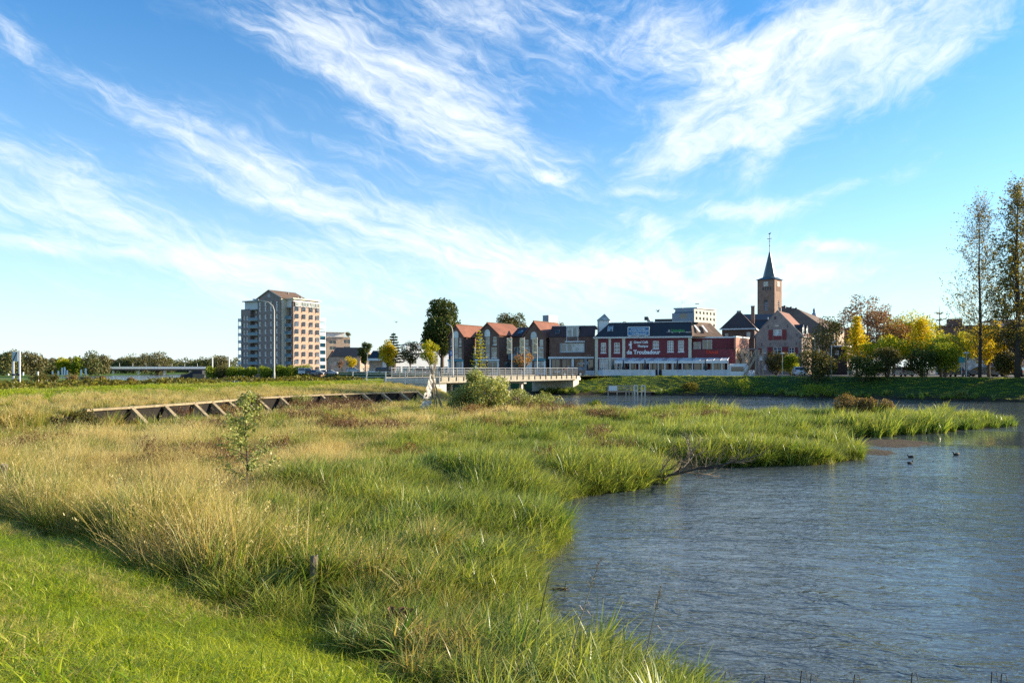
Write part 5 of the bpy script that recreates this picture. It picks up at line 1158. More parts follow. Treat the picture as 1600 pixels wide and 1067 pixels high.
def mans(m):
    t = bz(509.5); e = bz(526.4)
    slab(m, [(0, -.12, e), (bx_(885.5), -.12, e), (bx_(885.5), 1.0, t), (.35, 1.0, t)], .15, SLATE2); slab(m, [(bx_(905.5), -.12, e), (Wb, -.12, e), (Wb, 1.0, t), (bx_(908.5), 1.0, t)], .15, SLATE2)
    slab(m, [(0, 9, e), (0, -.12, e), (.35, 1.0, t), (.35, 9, t)], .15, SLATE2); m.box(.37, Wb, 1.02, 8.9, t - .3, t - .02, SLATE2); m.box(.3, Wb, .93, 1.08, t + .01, t + .09, METW)
oneoff('mansard_roof', mans, b1)
def dorm(m):
    a, b = bx_(886), bx_(905); t = bz(511.5)
    m.box(a, a + .12, -.05, 1.6, bz(532.8), t, METW); m.box(b - .12, b, -.05, 1.6, bz(532.8), t, METW); m.box(a - .08, b + .08, -.14, 1.7, t + .002, t + .24, METW)
oneoff('dormer', dorm, b1)
for i in range(2): a = bx_(886) + .14; ww = (bx_(905) - bx_(886) - .28) / 2; win(b1, (a + i * ww + .01, .02, bz(532.6)), ww - .02, bz(511.7) - bz(532.6), 1, 1, gm=GLASSB, fw=.12, name='dormer_window')
oneoff('dormer_railing', lambda m: [m.box(bx_(886), bx_(905), -.10, -.07, bz(532) + q * .25, bz(532) + q * .25 + .04, GREYP) for q in range(1, 4)], b1)
oneoff('chimney', lambda m: m.box(bx_(892), bx_(897), 2.5, 3.2, bz(511), bz(508.3), DARKP), b1)
oneoff('skylight', lambda m: (m.hexa([(bx_(868), -.1, bz(521.5)), (bx_(874.5), -.1, bz(521.5)), (bx_(874.5), .55, bz(516)), (bx_(868), .55, bz(516)), (bx_(868), -.02 + .02, bz(521)), (bx_(874.5), 0, bz(521)), (bx_(874.5), .55, bz(515.4)), (bx_(868), .55, bz(515.4))], GREYP), m.hexa([(bx_(868.6), -.05, bz(520.8)), (bx_(873.9), -.05, bz(520.8)), (bx_(873.9), .45, bz(516)), (bx_(868.6), .45, bz(516)), (bx_(868.6), -.08, bz(520.4)), (bx_(873.9), -.08, bz(520.4)), (bx_(873.9), .42, bz(515.6)), (bx_(868.6), .42, bz(515.6))], GLASSD)), b1)
# ================================================================== THREE GABLED TERRACE HOUSES
def gable_house(label, px, Yd, topy, wpx, eavey, seed, ground_fl, side=True, tile=TILE):
    k = F / Yd; th = R(-34); v = (px - 800) / F; kk = k * (math.cos(th) + v * math.sin(-th)); w = wpx / kk; gy_ = HOR + (CZ - TZ) * k
    t = thing('gabled_house', label, 'house', (XP(px, Yd), Yd, TZ), th, 'gabled brick terrace houses by the bridge')
    ez = (gy_ - eavey) / k; az_ = (gy_ - topy) / k; D_ = 8.2; c = w / 2
    h = [(.5, .5 + w * .24, 3.2, 5.2), (w - .5 - w * .24, w - .5, 3.2, 5.2), (.55, .55 + w * .16, ez - 1.9, ez - .35), (w - .55 - w * .16, w - .55, ez - 1.9, ez - .35), (c - .5, c + .5, 3.1, ez - .25), (.35, w * .42, .2, 2.5), (w * .5, w - .35, .2, 2.5)]
    h = [tuple(round(q, 3) for q in a) for a in h]
    wallpart('gable_wall', t, (0, 0, 0), 0, w, ez, h, BR_RED, gable=(c, az_), rev=.2)
    for i, (a, b, c0, d0) in enumerate(h):
        if i >= 5: win(t, (a, .1, c0), b - a, d0 - c0, 2, 1, fm=WHITE, gm=GLASSB if ground_fl == 'teal' else GLASSD, name='shop_window', fw=.1)
        else: win(t, (a, .08, c0), b - a, d0 - c0, 1, 2 if i != 4 else 3, sill=i != 4)
    win(t, (c - .62, -.07, ez - .28), 1.24, 1.35, 1, 1, arch=True, gm=glass_mat('arch_glass', (.25, .33, .38), curtain=(.5, .58, .62)), name='arched_window', fw=.1)
    oneoff('shop_fascia', lambda m: m.box(-.1, w + .1, -.25, -.003, 2.62, 2.95, WHITE if ground_fl != 'teal' else TEAL), t)
    oneoff('shop_pillar', lambda m: (m.box(.0, .32, -.12, -.004, 0, 2.6, WHITE), m.box(w - .32, w, -.12, -.004, 0, 2.6, WHITE)), t)
    # side wall towards the recess with its balcony
    sh = [(2.6, 4.6, 3.1, 5.3), (5.4, 7.2, 3.1, 5.3), (1.5, 6.0, .2, 2.5)]
    wallpart('side_wall', t, (w, .31, 0), R(90), D_ - .3, ez, sh, BR_RED, rev=.2)
    for a, b, c0, d0 in sh: win(t, (w - .1, .31 + a, c0), b - a, d0 - c0, 2, 1, rz=R(90), gm=GLASSB if c0 < 1 else GLASS)
    wallpart('side_wall', t, (0, D_, 0), R(-90), D_, ez, [], BR_RED); wallpart('rear_wall', t, (w, D_ + .3, 0), R(180), w, ez, [], BR_RED, gable=(c, az_))
    def rf(m):
        ov = .28; sl = (az_ - ez) / c; e = ez - ov * sl
        slab(m, [(c, -.2, az_ + .16), (c, D_ + .5, az_ + .16), (w + ov, D_ + .5, e + .16), (w + ov, -.2, e + .16)], .15, tile); slab(m, [(c, D_ + .5, az_ + .16), (c, -.2, az_ + .16), (-ov, -.2, e + .16), (-ov, D_ + .5, e + .16)], .15, tile)
    oneoff('roof', rf, t); oneoff('ridge_tile', lambda m: m.box(c - .1, c + .1, -.22, D_ + .52, az_ + .15, az_ + .25, TILEB), t)
    if side:
        def lean(m):   # low wing between the houses: dark slate slope with skylight, glazed balcony front
            m.box(w + .35, w + 4.6, 2.6, 6.8, 2.8, 2.98, BLUEP); m.box(w + .35, w + 4.6, 2.55, 2.62, 3.0, 3.9, BLUEP)
        oneoff('balcony', lean, t)
        def lean2(m):
            slab(m, [(w + .3, 3.4, ez - .2), (w + 4.8, 3.4, ez - .2), (w + 4.8, 6.2, az_ - .6), (w + .3, 6.2, az_ - .6)], .15, SLATE2)
        oneoff('wing_roof', lean2, t)
        wallpart('wing_wall', t, (w + .35, 3.8, 0), 0, 4.4, ez - .1, [(.4, 2.0, 3.1, 5.3), (2.4, 4.0, 3.1, 5.3), (.3, 4.1, .2, 2.5)], BR_RED, rev=.15)
        for a, ww, z0_, hh2 in ((.4, 1.6, 3.1, 2.2), (2.4, 1.6, 3.1, 2.2), (.3, 3.8, .2, 2.3)): win(t, (w + .35 + a, 3.9, z0_), ww, hh2, 2, 1, gm=GLASSB if z0_ < 1 else GLASS)
        oneoff('skylight', lambda m: m.hexa([(w + 1.5, 3.95, ez + .25), (w + 2.4, 3.95, ez + .25), (w + 2.4, 4.75, ez + .85), (w + 1.5, 4.75, ez + .85), (w + 1.5, 3.9, ez + .35), (w + 2.4, 3.9, ez + .35), (w + 2.4, 4.7, ez + .97), (w + 1.5, 4.7, ez + .97)], GLASSB), t)
    return t
gable_house('leftmost gabled brick house with a narrow arched window, beside the oak', 701, 146, 508.7, 23, 526, 1, 'teal')
gable_house('middle gabled brick house behind the tiered yellow tree', 744, 141, 506, 35, 524, 2, 'plain')
gable_house('right gabled brick house behind the banner flags', 816, 137, 503.5, 36, 528, 3, 'teal')
# white roof box behind
wb = thing('white_roof_box', 'plain white concrete lift box rising behind the right gabled house', 'building', (XP(848, 152), 152, TZ), R(-38))
wallpart('wall', wb, (0, 0, 0), 0, 1.5, (585 - 494) / 7.56, [], BLUEP); wallpart('wall', wb, (1.5, .01, 0), R(90), 3.2, (585 - 494) / 7.56, [], WHITE); oneoff('roof', lambda m: m.prism([(-.05, -.05), (1.55, -.05), (1.55, 3.25), (-.05, 3.25)], (585 - 494) / 7.56 + .01, (585 - 494) / 7.56 + .12, METW, 'z'), wb)  # blue-grey left face: shade on the white box put into its colour
# ================================================================== FLATS BEHIND THE CAFE
fb = thing('penthouse_block', 'pale concrete flats with slate top storey behind the cafe roof', 'building', (XP(1050, 150), 150, TZ), R(-22))
kz = 7.67
def fz(py): return (584.8 - py) / kz
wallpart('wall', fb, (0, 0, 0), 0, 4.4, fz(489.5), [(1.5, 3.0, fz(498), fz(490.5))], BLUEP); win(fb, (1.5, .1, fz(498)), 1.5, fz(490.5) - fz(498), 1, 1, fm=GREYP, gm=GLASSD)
wallpart('penthouse_wall', fb, (.5, .8, 0), 0, 4.2, fz(482), [], BLUEP, z0=fz(490)); oneoff('slate_roof', lambda m: slab(m, [(.3, .6, fz(489)), (4.8, .6, fz(489)), (4.8, 1.6, fz(480.5)), (.9, 1.6, fz(480.5))], .15, mat('blue_slate', (.10, .13, .16), .4, .2, 3)), fb)
hw_ = []
for r in range(3):
    for c in range(6): hw_.append((.5 + c * 1.38, 1.2 + c * 1.38, fz(509 - r * 9), fz(504.5 - r * 9)))
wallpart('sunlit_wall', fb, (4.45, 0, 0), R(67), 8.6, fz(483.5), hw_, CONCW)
for a, b, c, d in hw_: win(fb, (4.45 + a * math.cos(R(67)) - .1 * math.sin(R(67)), a * math.sin(R(67)) + .1 * math.cos(R(67)), c), b - a, d - c, 1, 1, fm=GREYP, gm=GLASSD, rz=R(67))
oneoff('roof', lambda m: m.prism([(0, 1.7), (4.4, 1.7), (4.5 + 8.6 * math.cos(R(67)), 8.6 * math.sin(R(67))), (5, 12), (0, 12)], fz(482), fz(480.3), GREYP, 'z'), fb)
oneoff('antenna', lambda m: (m.tube([(2.0, 1, fz(489)), (2.0, 1, fz(467))], .04, METAL, 5), [m.tube([(1.6, 1, fz(469) - q * .28), (2.4, 1, fz(469) - q * .28)], .02, METAL, 4) for q in range(3)], m.tube([(4.9, 1, fz(481)), (4.9, 1, fz(475))], .04, METAL, 5), m.box(4.5, 5.3, .9, 1.0, fz(476), fz(474.8), METAL)), fb)
# ================================================================== STONE GABLE HOUSE (old farmhouse like building)
fh_ = thing('old_brick_gable_house', 'old weathered brick gable house with red shutters and orange tiled roof', 'house', (XP(1179, 151), 151, TZ), R(-33))
kf = F / 151; k2 = kf * (math.cos(R(33)) + .36 * math.sin(R(33))); wf = 72.5 / k2; fz_ = lambda py: (585.0 - py) / 7.75
def fx(px): return (px - 1179) / k2
ef = fz_(524.5); af = fz_(485.5)
H1 = [(fx(1208.5), fx(1221), fz_(531), fz_(515)), (fx(1208.5), fx(1221), fz_(552), fz_(542.5)), (fx(1232), fx(1240.5), fz_(552), fz_(543.5)), (fx(1191), fx(1197), fz_(551), fz_(544.5)), (fx(1192), fx(1197), fz_(577), fz_(569))]
mainh = [q for q in H1 if q[3] < ef]; uph = [q for q in H1 if q[3] >= ef]
wallpart('gable_wall', fh_, (0, 0, 0), 0, wf, ef, mainh, BR_OLD, rev=.2)
# gable above the eaves with the upper window cut through
def gw_(m):
    a, b, c, d = uph[0]; c = max(c, ef); ax = wf / 2
    def zl(x): return ef + (af - ef) * x / ax if x < ax else ef + (af - ef) * (wf - x) / ax
    m.face([(0, 0, ef), (a, 0, ef), (a, 0, zl(a))], BR_OLD); m.face([(b, 0, ef), (wf, 0, ef), (b, 0, zl(b))], BR_OLD)
    m.face([(a, 0, d), (b, 0, d), (b, 0, zl(b)), (ax, 0, af), (a, 0, zl(a))], BR_OLD)
    m.face([(0, .3, ef), (ax, .3, af), (wf, .3, ef)], BR_OLD)
oneoff('upper_gable', gw_, fh_)
a, b, c, d = uph[0]
win(fh_, (a, .05, ef + .01), b - a, d - ef - .01, 2, 2, gm=GLASSB, fw=.12, name='window'); oneoff('window_apron', lambda m: m.box(a, b, -.05, -.004, c, ef - .02, SHUT), fh_)
for (p, q, r, s) in ((1201, 1207.3, 531, 515), (1222.2, 1228.5, 531, 515), (1199.5, 1207.3, 557.5, 542), (1222, 1231, 557.5, 542), (1241.5, 1245.5, 553, 543), (1186.2, 1190.2, 552, 544), (1164.8 + 20, 1186, 552, 544)):
    oneoff('shutter', lambda m: (m.box(fx(p), fx(q), -.10, -.02, fz_(r), fz_(s), SHUT), [m.box(fx(p) + .04, fx(q) - .04, -.125, -.103, z_, z_ + .06, SHUT) for z_ in (fz_(r) + .2, (fz_(r) + fz_(s)) / 2, fz_(s) - .25)]), fh_)
for q in mainh: win(fh_, (q[0], .08, q[2]), q[1] - q[0], q[3] - q[2], 2, 2, fw=.1, sill=True)
oneoff('wall_anchor', lambda m: [m.box(fx(px), fx(px) + .08, -.08, -.004, fz_(py), fz_(py) + .6, DARKP) for px, py in ((1190, 540), (1203, 540), (1226, 540), (1243, 540), (1200, 512), (1230, 512), (1244, 526))], fh_)
oneoff('name_plaque', lambda m: m.box(fx(1211), fx(1217), -.06, -.004, fz_(510), fz_(508), CREAM), fh_); oneoff('gable_niche', lambda m: m.box(fx(1209.5), fx(1212.5), -.03, -.003, fz_(499), fz_(494.5), DARKP), fh_)
oneoff('lit_sign', lambda m: m.box(fx(1245), fx(1248), -.35, -.1, fz_(563.5), fz_(556.5), WHITE), fh_)
oneoff('bulls_eye_lamp', lambda m: m.lathe([(.42, 0), (.5, .06), (.42, .1)], WHITE, 12, Matrix.Translation((fx(1190), -.15, fz_(560))) @ Matrix.Rotation(R(90), 4, 'X')), fh_)
Df = 9.5; ov = .25; slf = (af - ef) / (wf / 2)
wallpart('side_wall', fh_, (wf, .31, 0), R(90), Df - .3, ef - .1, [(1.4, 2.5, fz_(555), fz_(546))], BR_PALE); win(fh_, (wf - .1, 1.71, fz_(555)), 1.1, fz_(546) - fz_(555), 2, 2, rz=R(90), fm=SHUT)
wallpart('side_wall', fh_, (0, Df, 0), R(-90), Df, ef, [], BR_OLD); wallpart('rear_wall', fh_, (wf, Df + .3, 0), R(180), wf, ef, [], BR_OLD, gable=(wf / 2, af))
def rff(m):
    e = ef - ov * slf
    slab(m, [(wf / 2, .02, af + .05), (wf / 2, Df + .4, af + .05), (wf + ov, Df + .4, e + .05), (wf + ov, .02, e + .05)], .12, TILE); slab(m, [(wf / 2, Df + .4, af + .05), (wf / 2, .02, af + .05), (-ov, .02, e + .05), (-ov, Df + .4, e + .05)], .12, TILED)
oneoff('roof', rff, fh_)
oneoff('gutter', lambda m: m.box(wf + .02, wf + .42, .0, Df + .4, ef - .42, ef - .22, CREAM), fh_); oneoff('verge', lambda m: (m.tube([(wf / 2, -.02, af + .1), (wf + ov, -.02, ef - ov * slf + .1)], .07, CREAM, 4), m.tube([(wf / 2, -.02, af + .1), (-ov, -.02, ef - ov * slf + .1)], .07, BR_OLD, 4)), fh_)
for y_ in (1.6, 5.2):
    def dm(m):
        xb = wf - .25; z0_ = ef + .1
        m.box(xb - 2.1, xb, y_, y_ + 1.5, z0_, z0_ + 1.55, SLATE); m.box(xb, xb + .06, y_ + .05, y_ + 1.45, z0_, z0_ + 1.5, WHITE); m.prism([(y_ - .1, z0_ + 1.5), (y_ + 1.6, z0_ + 1.5), (y_ + .75, z0_ + 2.15)], xb - 2.6, xb + .12, SLATE, 'x'); m.box(xb + .06, xb + .08, y_ + .35, y_ + 1.15, z0_ + .3, z0_ + 1.3, GLASSD)
    oneoff('dormer', dm, fh_)
wallpart('side_annex_wall', fh_, (-1.5, .5, 0), 0, 1.48, fz_(545), [], BR_RED); wallpart('side_annex_wall', fh_, (-1.5, 2.4, 0), R(-90), 1.9, fz_(545), [], BR_RED); oneoff('annex_roof', lambda m: m.box(-1.55, -.02, .45, 2.4, fz_(545) + .002, fz_(545) + .15, GREYP), fh_)
oneoff('chimney', lambda m: m.box(wf / 2 - .6, wf / 2 - .15, 3.4, 3.9, af - .2, af + .9, BR_OLD), fh_)
# ================================================================== HIPPED DARK HOUSE
hh = thing('hipped_roof_house', 'dark brick house with tall plum hipped roof behind the cafe extension', 'house', (XP(1128, 163), 163, TZ), R(-22))
kh = F / 163; k3 = kh * (math.cos(R(22)) + .3 * math.sin(R(22))); hz_ = lambda py: (584.0 - py) / kh; wh = 50 / k3; Dh = 8.5
e_ = hz_(514); a_z = hz_(487)
wallpart('wall', hh, (0, 0, 0), 0, wh, e_, [(wh * .76, wh * .88, hz_(528), hz_(519.5)), (wh * .1, wh * .2, hz_(526), hz_(521))], BR_RED); win(hh, (wh * .76, .08, hz_(528)), wh * .12, hz_(519.5) - hz_(528), 1, 2); win(hh, (wh * .1, .08, hz_(526)), wh * .1, hz_(521) - hz_(526), 2, 1)
wallpart('side_wall', hh, (wh, .31, 0), R(90), Dh - .3, e_, [], BR_RED); wallpart('side_wall', hh, (0, Dh, 0), R(-90), Dh, e_, [], BR_RED)
def hr(m):
    z = e_ + .06; c = [(-.4, -.4, z), (wh + .4, -.4, z), (wh + .4, Dh + .4, z), (-.4, Dh + .4, z)]; r = [(wh / 2 - .5, 3.2, a_z), (wh / 2 + .35, 3.2, a_z), (wh / 2 + .35, 6.0, a_z), (wh / 2 - .5, 6.0, a_z)]
    m.face([c[0], c[1], r[1], r[0]], TILED); m.face([c[1], c[2], r[2], r[1]], TILEB); m.face([c[2], c[3], r[3], r[2]], TILED); m.face([c[3], c[0], r[0], r[3]], TILED); m.face(r, TILED); m.face(c[::-1], TILED)  # right slope in browner tiles: its sunlight is put into the colour
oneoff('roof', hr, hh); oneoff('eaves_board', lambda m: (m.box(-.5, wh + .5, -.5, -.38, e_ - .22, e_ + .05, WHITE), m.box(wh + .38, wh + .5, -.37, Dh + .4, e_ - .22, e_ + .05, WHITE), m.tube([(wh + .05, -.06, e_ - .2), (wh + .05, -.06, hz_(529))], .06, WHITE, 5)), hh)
oneoff('chimney', lambda m: (m.box(wh * .86, wh * .86 + .75, 3.8, 4.5, hz_(505), hz_(478.5), BR_TOW), m.box(wh * .86 - .06, wh * .86 + .81, 3.74, 4.56, hz_(478.5) + .002, hz_(477), BR_OLD)), hh); oneoff('ridge_block', lambda m: m.box(wh / 2 - .55, wh / 2 + .4, 3.1, 3.9, a_z - .1, a_z + .35, BR_OLD), hh)
# low dark linking roofs between the hipped house and the church
lk = thing('long_dark_roof_building', 'long low building with dark double roof between the hipped house and church', 'building', (XP(1166, 185), 185, TZ), R(-8))
lz = lambda py: (583.1 - py) / 6.22
wallpart('wall', lk, (0, 0, 0), 0, 10.5, lz(515), [], BR_RED)
oneoff('roof', lambda m: (slab(m, [(0, -.3, lz(516)), (10.5, -.3, lz(516)), (10.5, 2.6, lz(500)), (0, 2.6, lz(500))], .2, SLATE), m.box(0, 10.5, 2.62, 2.8, lz(501), lz(498.5), SLATE2), slab(m, [(0, 2.8, lz(499)), (10.5, 2.8, lz(499)), (10.5, 5.8, lz(488.5)), (0, 5.8, lz(488.5))], .2, SLATE), slab(m, [(0, 9, lz(499)), (10.5, 9, lz(499)), (10.5, 5.8, lz(488.5)), (0, 5.8, lz(488.5))], .2, SLATE)), lk)
oneoff('side_wall', lambda m: m.prism([(0, 0), (9, 0), (9, lz(500)), (5.8, lz(489.5)), (2.8, lz(500)), (0, lz(517))], 10.1, 10.4, BR_RED, 'x'), lk)
oneoff('vent', lambda m: [m.tube([(x_, 2.7, lz(499)), (x_, 2.7, lz(495))], .12, METW, 6) for x_ in (2.2, 5.8)], lk)
# ================================================================== CHURCH
ch = thing('church', 'brick church with square clock tower, slate spire and big brown roof', 'church', (XP(1183.5, 232), 232, TZ), R(-42.5))
kc = F / 232; vz = lambda py: (581.4 - py) / kc; kw = kc * (math.cos(R(42.5)) + .344 * math.sin(R(42.5))); wt = 26.5 / kw
tw_h = vz(437.5)
def bel(px0, px1, py0, py1, base=1183.5): return ((px0 - base) / kw, (px1 - base) / kw, vz(py1), vz(py0))
bh = [bel(1193.6, 1199.6, 472, 486)]
wallpart('tower_wall', ch, (0, 0, 0), 0, wt, tw_h, bh, BR_TOW, rev=.5); wallpart('tower_wall', ch, (wt, .31, 0), R(90), wt - .6, tw_h, [(wt * .4, wt * .6, vz(485), vz(471))], BR_TOW, rev=.5); wallpart('tower_wall', ch, (0, wt, 0), R(-90), wt, tw_h, [], BR_TOW); wallpart('tower_wall', ch, (wt, wt + .01, 0), R(180), wt, tw_h, [], BR_TOW)
def louvre(m, x0, x1, z0, z1, n=5):
    m.box(x0, x1, .35, .4, z0, z1, DARKP)
    for i in range(n): z = z0 + (z1 - z0) * (i + .2) / n; m.hexa([(x0, .1, z), (x1, .1, z), (x1, .34, z + .3), (x0, .34, z + .3), (x0, .1, z + .06), (x1, .1, z + .06), (x1, .34, z + .36), (x0, .34, z + .36)], GREYP)
oneoff('belfry_louvres', lambda m: louvre(m, *bh[0], 5), ch); oneoff('belfry_louvres', lambda m: louvre(m, wt * .4, wt * .6, vz(485), vz(471), 5), ch, loc=(wt, .31, 0), rz=R(90))
oneoff('belfry_arch', lambda m: m.prism([(bh[0][0] + (bh[0][1] - bh[0][0]) / 2 * (1 - math.cos(math.pi * k / 6)), bh[0][3] + .6 * math.sin(math.pi * k / 6)) for k in range(7)], -.02, -.006, DARKP), ch)
for k in range(4): oneoff('blind_arch', lambda m: m.box(wt * (.3 + .14 * k), wt * (.3 + .14 * k) + wt * .08, -.04, -.005, vz(454.5), vz(449.5), DARKP), ch); oneoff('blind_arch', lambda m: m.box(wt * (.2 + .17 * k), wt * (.2 + .17 * k) + wt * .09, -.04, -.005, vz(456), vz(449), BR_RED), ch, loc=(wt, .31, 0), rz=R(90))
def clock(m):
    s = .72; m.box(-s, s, -.12, -.006, -s, s, WHITE); m.lathe([(.56, 0), (.56, .03)], CREAM, 20, Matrix.Translation((0, -.12, 0)) @ Matrix.Rotation(R(90), 4, 'X'))
    for k in range(12): a = k * math.pi / 6; m.box(.47 * math.sin(a) - .035, .47 * math.sin(a) + .035, -.17, -.151, .47 * math.cos(a) - .035, .47 * math.cos(a) + .035, DARKP)
    for a, L, wd in ((R(-60), .34, .045), (R(-85), .46, .035)): d = Vector((math.sin(a), 0, math.cos(a))); n = Vector((d.z, 0, -d.x)) * wd; y = Vector((0, -.19, 0)); y2 = Vector((0, -.175, 0)); m.hexa([-n + y, n + y, n + y2, -n + y2, d * L - n + y, d * L + n + y, d * L + n + y2, d * L - n + y2], DARKP)
    m.box(-s + .08, s - .08, -.128, -.122, -s + .08, -s + .14, DARKP); m.box(-s + .08, s - .08, -.128, -.122, s - .14, s - .08, DARKP); m.box(-s + .08, -s + .14, -.128, -.122, -s + .15, s - .15, DARKP); m.box(s - .14, s - .08, -.128, -.122, -s + .15, s - .15, DARKP)
oneoff('clock_face', clock, ch, loc=(wt * .5, 0, vz(445))); oneoff('clock_face', clock, ch, loc=(wt + .01, .31 + wt * .42, vz(445)), rz=R(90))
SPIRE = mat('spire_slate', (0.085, 0.12, 0.13), .35, .25, 2.0)
def spire(m):
    c = wt / 2; o = .45; z0_ = tw_h - .1; z1 = vz(434.5) + .3; z2 = vz(390)
    base = [(-o, -o), (wt + o, -o), (wt + o, wt + o), (-o, wt + o)]; r8 = wt * .37
    oc = [(c + r8 * math.cos(R(22.5 + 45 * k)) * 1.0, c + r8 * math.sin(R(22.5 + 45 * k))) for k in range(8)]
    # skirt from the square eaves to the octagon
    sq = [(wt + o, c + r8 * .6), (wt + o, wt + o), (-o, wt + o), (-o, -o), (wt + o, -o)]
    corner = {0: (wt + o, wt + o), 1: (wt + o, wt + o), 2: (-o, wt + o), 3: (-o, wt + o), 4: (-o, -o), 5: (-o, -o), 6: (wt + o, -o), 7: (wt + o, -o)}
    for k in range(8):
        a, b = oc[k], oc[(k + 1) % 8]; A, B = corner[k], corner[(k + 1) % 8]
        if A == B: m.face([(*A, z0_), (*b, z1), (*a, z1)], SPIRE)
        else: m.face([(*A, z0_), (*B, z0_), (*b, z1), (*a, z1)], SPIRE)
        m.face([(*a, z1), (*b, z1), (c, c, z2)], SPIRE)
    m.face([(*p, z0_ - .02) for p in base], DARKP)
oneoff('spire', spire, ch)
oneoff('spire_cross', lambda m: (m.tube([(wt / 2, wt / 2, vz(392)), (wt / 2, wt / 2, vz(364))], .09, DARKP, 6), m.box(wt / 2 - .75, wt / 2 + .75, wt / 2 - .06, wt / 2 + .06, vz(373) - .08, vz(373) + .08, DARKP), m.box(wt / 2 - .3, wt / 2 + .3, wt / 2 - .06, wt / 2 + .06, vz(377) - .05, vz(377) + .05, DARKP), m.lathe([(.05, vz(385)), (.22, vz(384)), (.05, vz(383))], DARKP, 8, Matrix.Translation((wt / 2, wt / 2, 0))), m.prism([(wt / 2 - .45, vz(365.5)), (wt / 2 - .1, vz(364.5)), (wt / 2 + .3, vz(364)), (wt / 2 + .5, vz(362.5)), (wt / 2 + .35, vz(365)), (wt / 2 + .1, vz(366.5)), (wt / 2 - .25, vz(366))], wt / 2 - .04, wt / 2 + .04, DARKP)), ch)
# nave: its own directions, parented to the church (ridge runs away to the right, hipped end towards the picture's right)
def nv(px, py, Yd):
    p = Vector(P(px, py, Yd)) - Vector((XP(1183.5, 232), 232, TZ)); return Matrix.Rotation(R(42.5), 3, 'Z') @ p
def nave(m):
    A = nv(1212, 521, 212); B = nv(1302, 521, 208); C_ = nv(1246, 482.5, 222); D_ = nv(1222, 478, 226); E = nv(1206, 500, 232); Fp = nv(1330, 516, 235)
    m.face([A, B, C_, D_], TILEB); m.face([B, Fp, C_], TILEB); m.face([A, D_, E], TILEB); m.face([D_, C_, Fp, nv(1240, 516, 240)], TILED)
oneoff('nave_roof', nave, ch)
oneoff('nave_wall', lambda m: (m.face([nv(1212, 521.5, 213), nv(1301, 521.5, 209), nv(1301, 582, 209), nv(1212, 582, 213)], BR_PALE), m.face([nv(1301, 521.5, 209), nv(1329, 518, 235), nv(1329, 582, 235), nv(1301, 582, 209)], BR_PALE)), ch)
oneoff('buttress', lambda m: [m.hexa([nv(px, 582, 210.6), nv(px + 2, 582, 210.5), nv(px + 2, 582, 209), nv(px, 582, 209), nv(px, 523, 210.6), nv(px + 2, 523, 210.5), nv(px + 2, 523, 209.5), nv(px, 523, 209.5)], CREAM) for px in range(1272, 1302, 7)], ch)
oneoff('ridge_vents', lambda m: [m.tube([nv(px, py + 3, 222), nv(px, py - 1.2, 222)], .35, DARKP, 6) for px, py in ((1226, 478.5), (1236, 480.5), (1244, 482))], ch)
dt = thing('domed_turret', 'tiny blue domed turret peeping over the church roof', 'turret', (XP(1272, 380), 380, 2.5), 0)
oneoff('drum', lambda m: m.lathe([(1.5, 0), (1.5, 27.2), (1.7, 27.3), (1.7, 27.6)], WHITE, 12), dt); oneoff('dome', lambda m: m.lathe([(1.5, 27.6), (1.45, 28.5), (1.0, 29.6), (.6, 30.1), (.6, 31.0), (.75, 31.1), (.5, 31.8), (.05, 32.6)], BLUEP, 12), dt)
# ================================================================== DARK COTTAGE, right
dc = thing('dark_brick_cottage', 'dark flat roofed brick cottage with tall red chimney', 'house', (XP(1296, 140), 140, TZ), R(-34))
kd = F / 140; dz = lambda py: (585.7 - py) / kd
wallpart('wall', dc, (0, 0, 0), 0, 3.1, dz(542), [(1.0, 1.65, dz(554.5), dz(548))], mat('near_black_brick', (0.05, 0.032, 0.028), .85, .2, 3)); win(dc, (1.0, .08, dz(554.5)), .65, dz(548) - dz(554.5), 1, 1, fw=.1)  # front wall brick is almost black all over
wallpart('side_wall', dc, (3.1, .31, 0), R(90), 5.2, dz(559), [(1.0, 1.7, .9, 2.0), (2.6, 3.3, .9, 2.0)], BR_PALE); wallpart('side_wall', dc, (3.1, .31, 0), R(90), 5.2, dz(542), [], BR_RED, z0=dz(558.9))  # pale lower brick holds this side's sunlight in its colour
oneoff('roof', lambda m: (m.box(-.2, 3.3, -.2, 5.7, dz(542) + .002, dz(540.3), WHITE)), dc); oneoff('chimney', lambda m: (m.box(2.5, 3.25, .6, 1.4, dz(542), dz(514.5), BR_RED), m.box(2.44, 3.31, .54, 1.46, dz(514.5) + .002, dz(513), BR_OLD)), dc)
# block behind the trees at the right
rb = thing('brick_office_block', 'red brick block with pale ground floor behind the golden trees', 'building', (XP(1462, 150), 150, TZ), R(-18))
hh_ = [(1 + i * 2.2, 2.4 + i * 2.2, 5.2, 6.8) for i in range(8)]
wallpart('wall', rb, (0, 0, 0), 0, 19, 9.6, hh_, BR_RED, z0=3.4); wallpart('ground_floor_wall', rb, (0, .0, 0), 0, 19, 3.39, [(1 + i * 3, 3.4 + i * 3, 1.0, 2.9) for i in range(6)], CONCW)
for a, b, c, d in hh_: win(rb, (a, .1, c), b - a, d - c, 2, 1)
for i in range(6): win(rb, (1 + i * 3, .1, 1.0), 2.4, 1.9, 2, 1, gm=GLASSB)
oneoff('roof', lambda m: m.box(-.2, 19.2, -.2, 9, 9.602, 9.85, TILED), rb); oneoff('roof_box', lambda m: m.box(2.6, 5.0, 1, 3, 9.86, 11.3, BR_RED), rb); wallpart('side_wall', rb, (19, .31, 0), R(90), 8.6, 9.6, [], BR_RED)
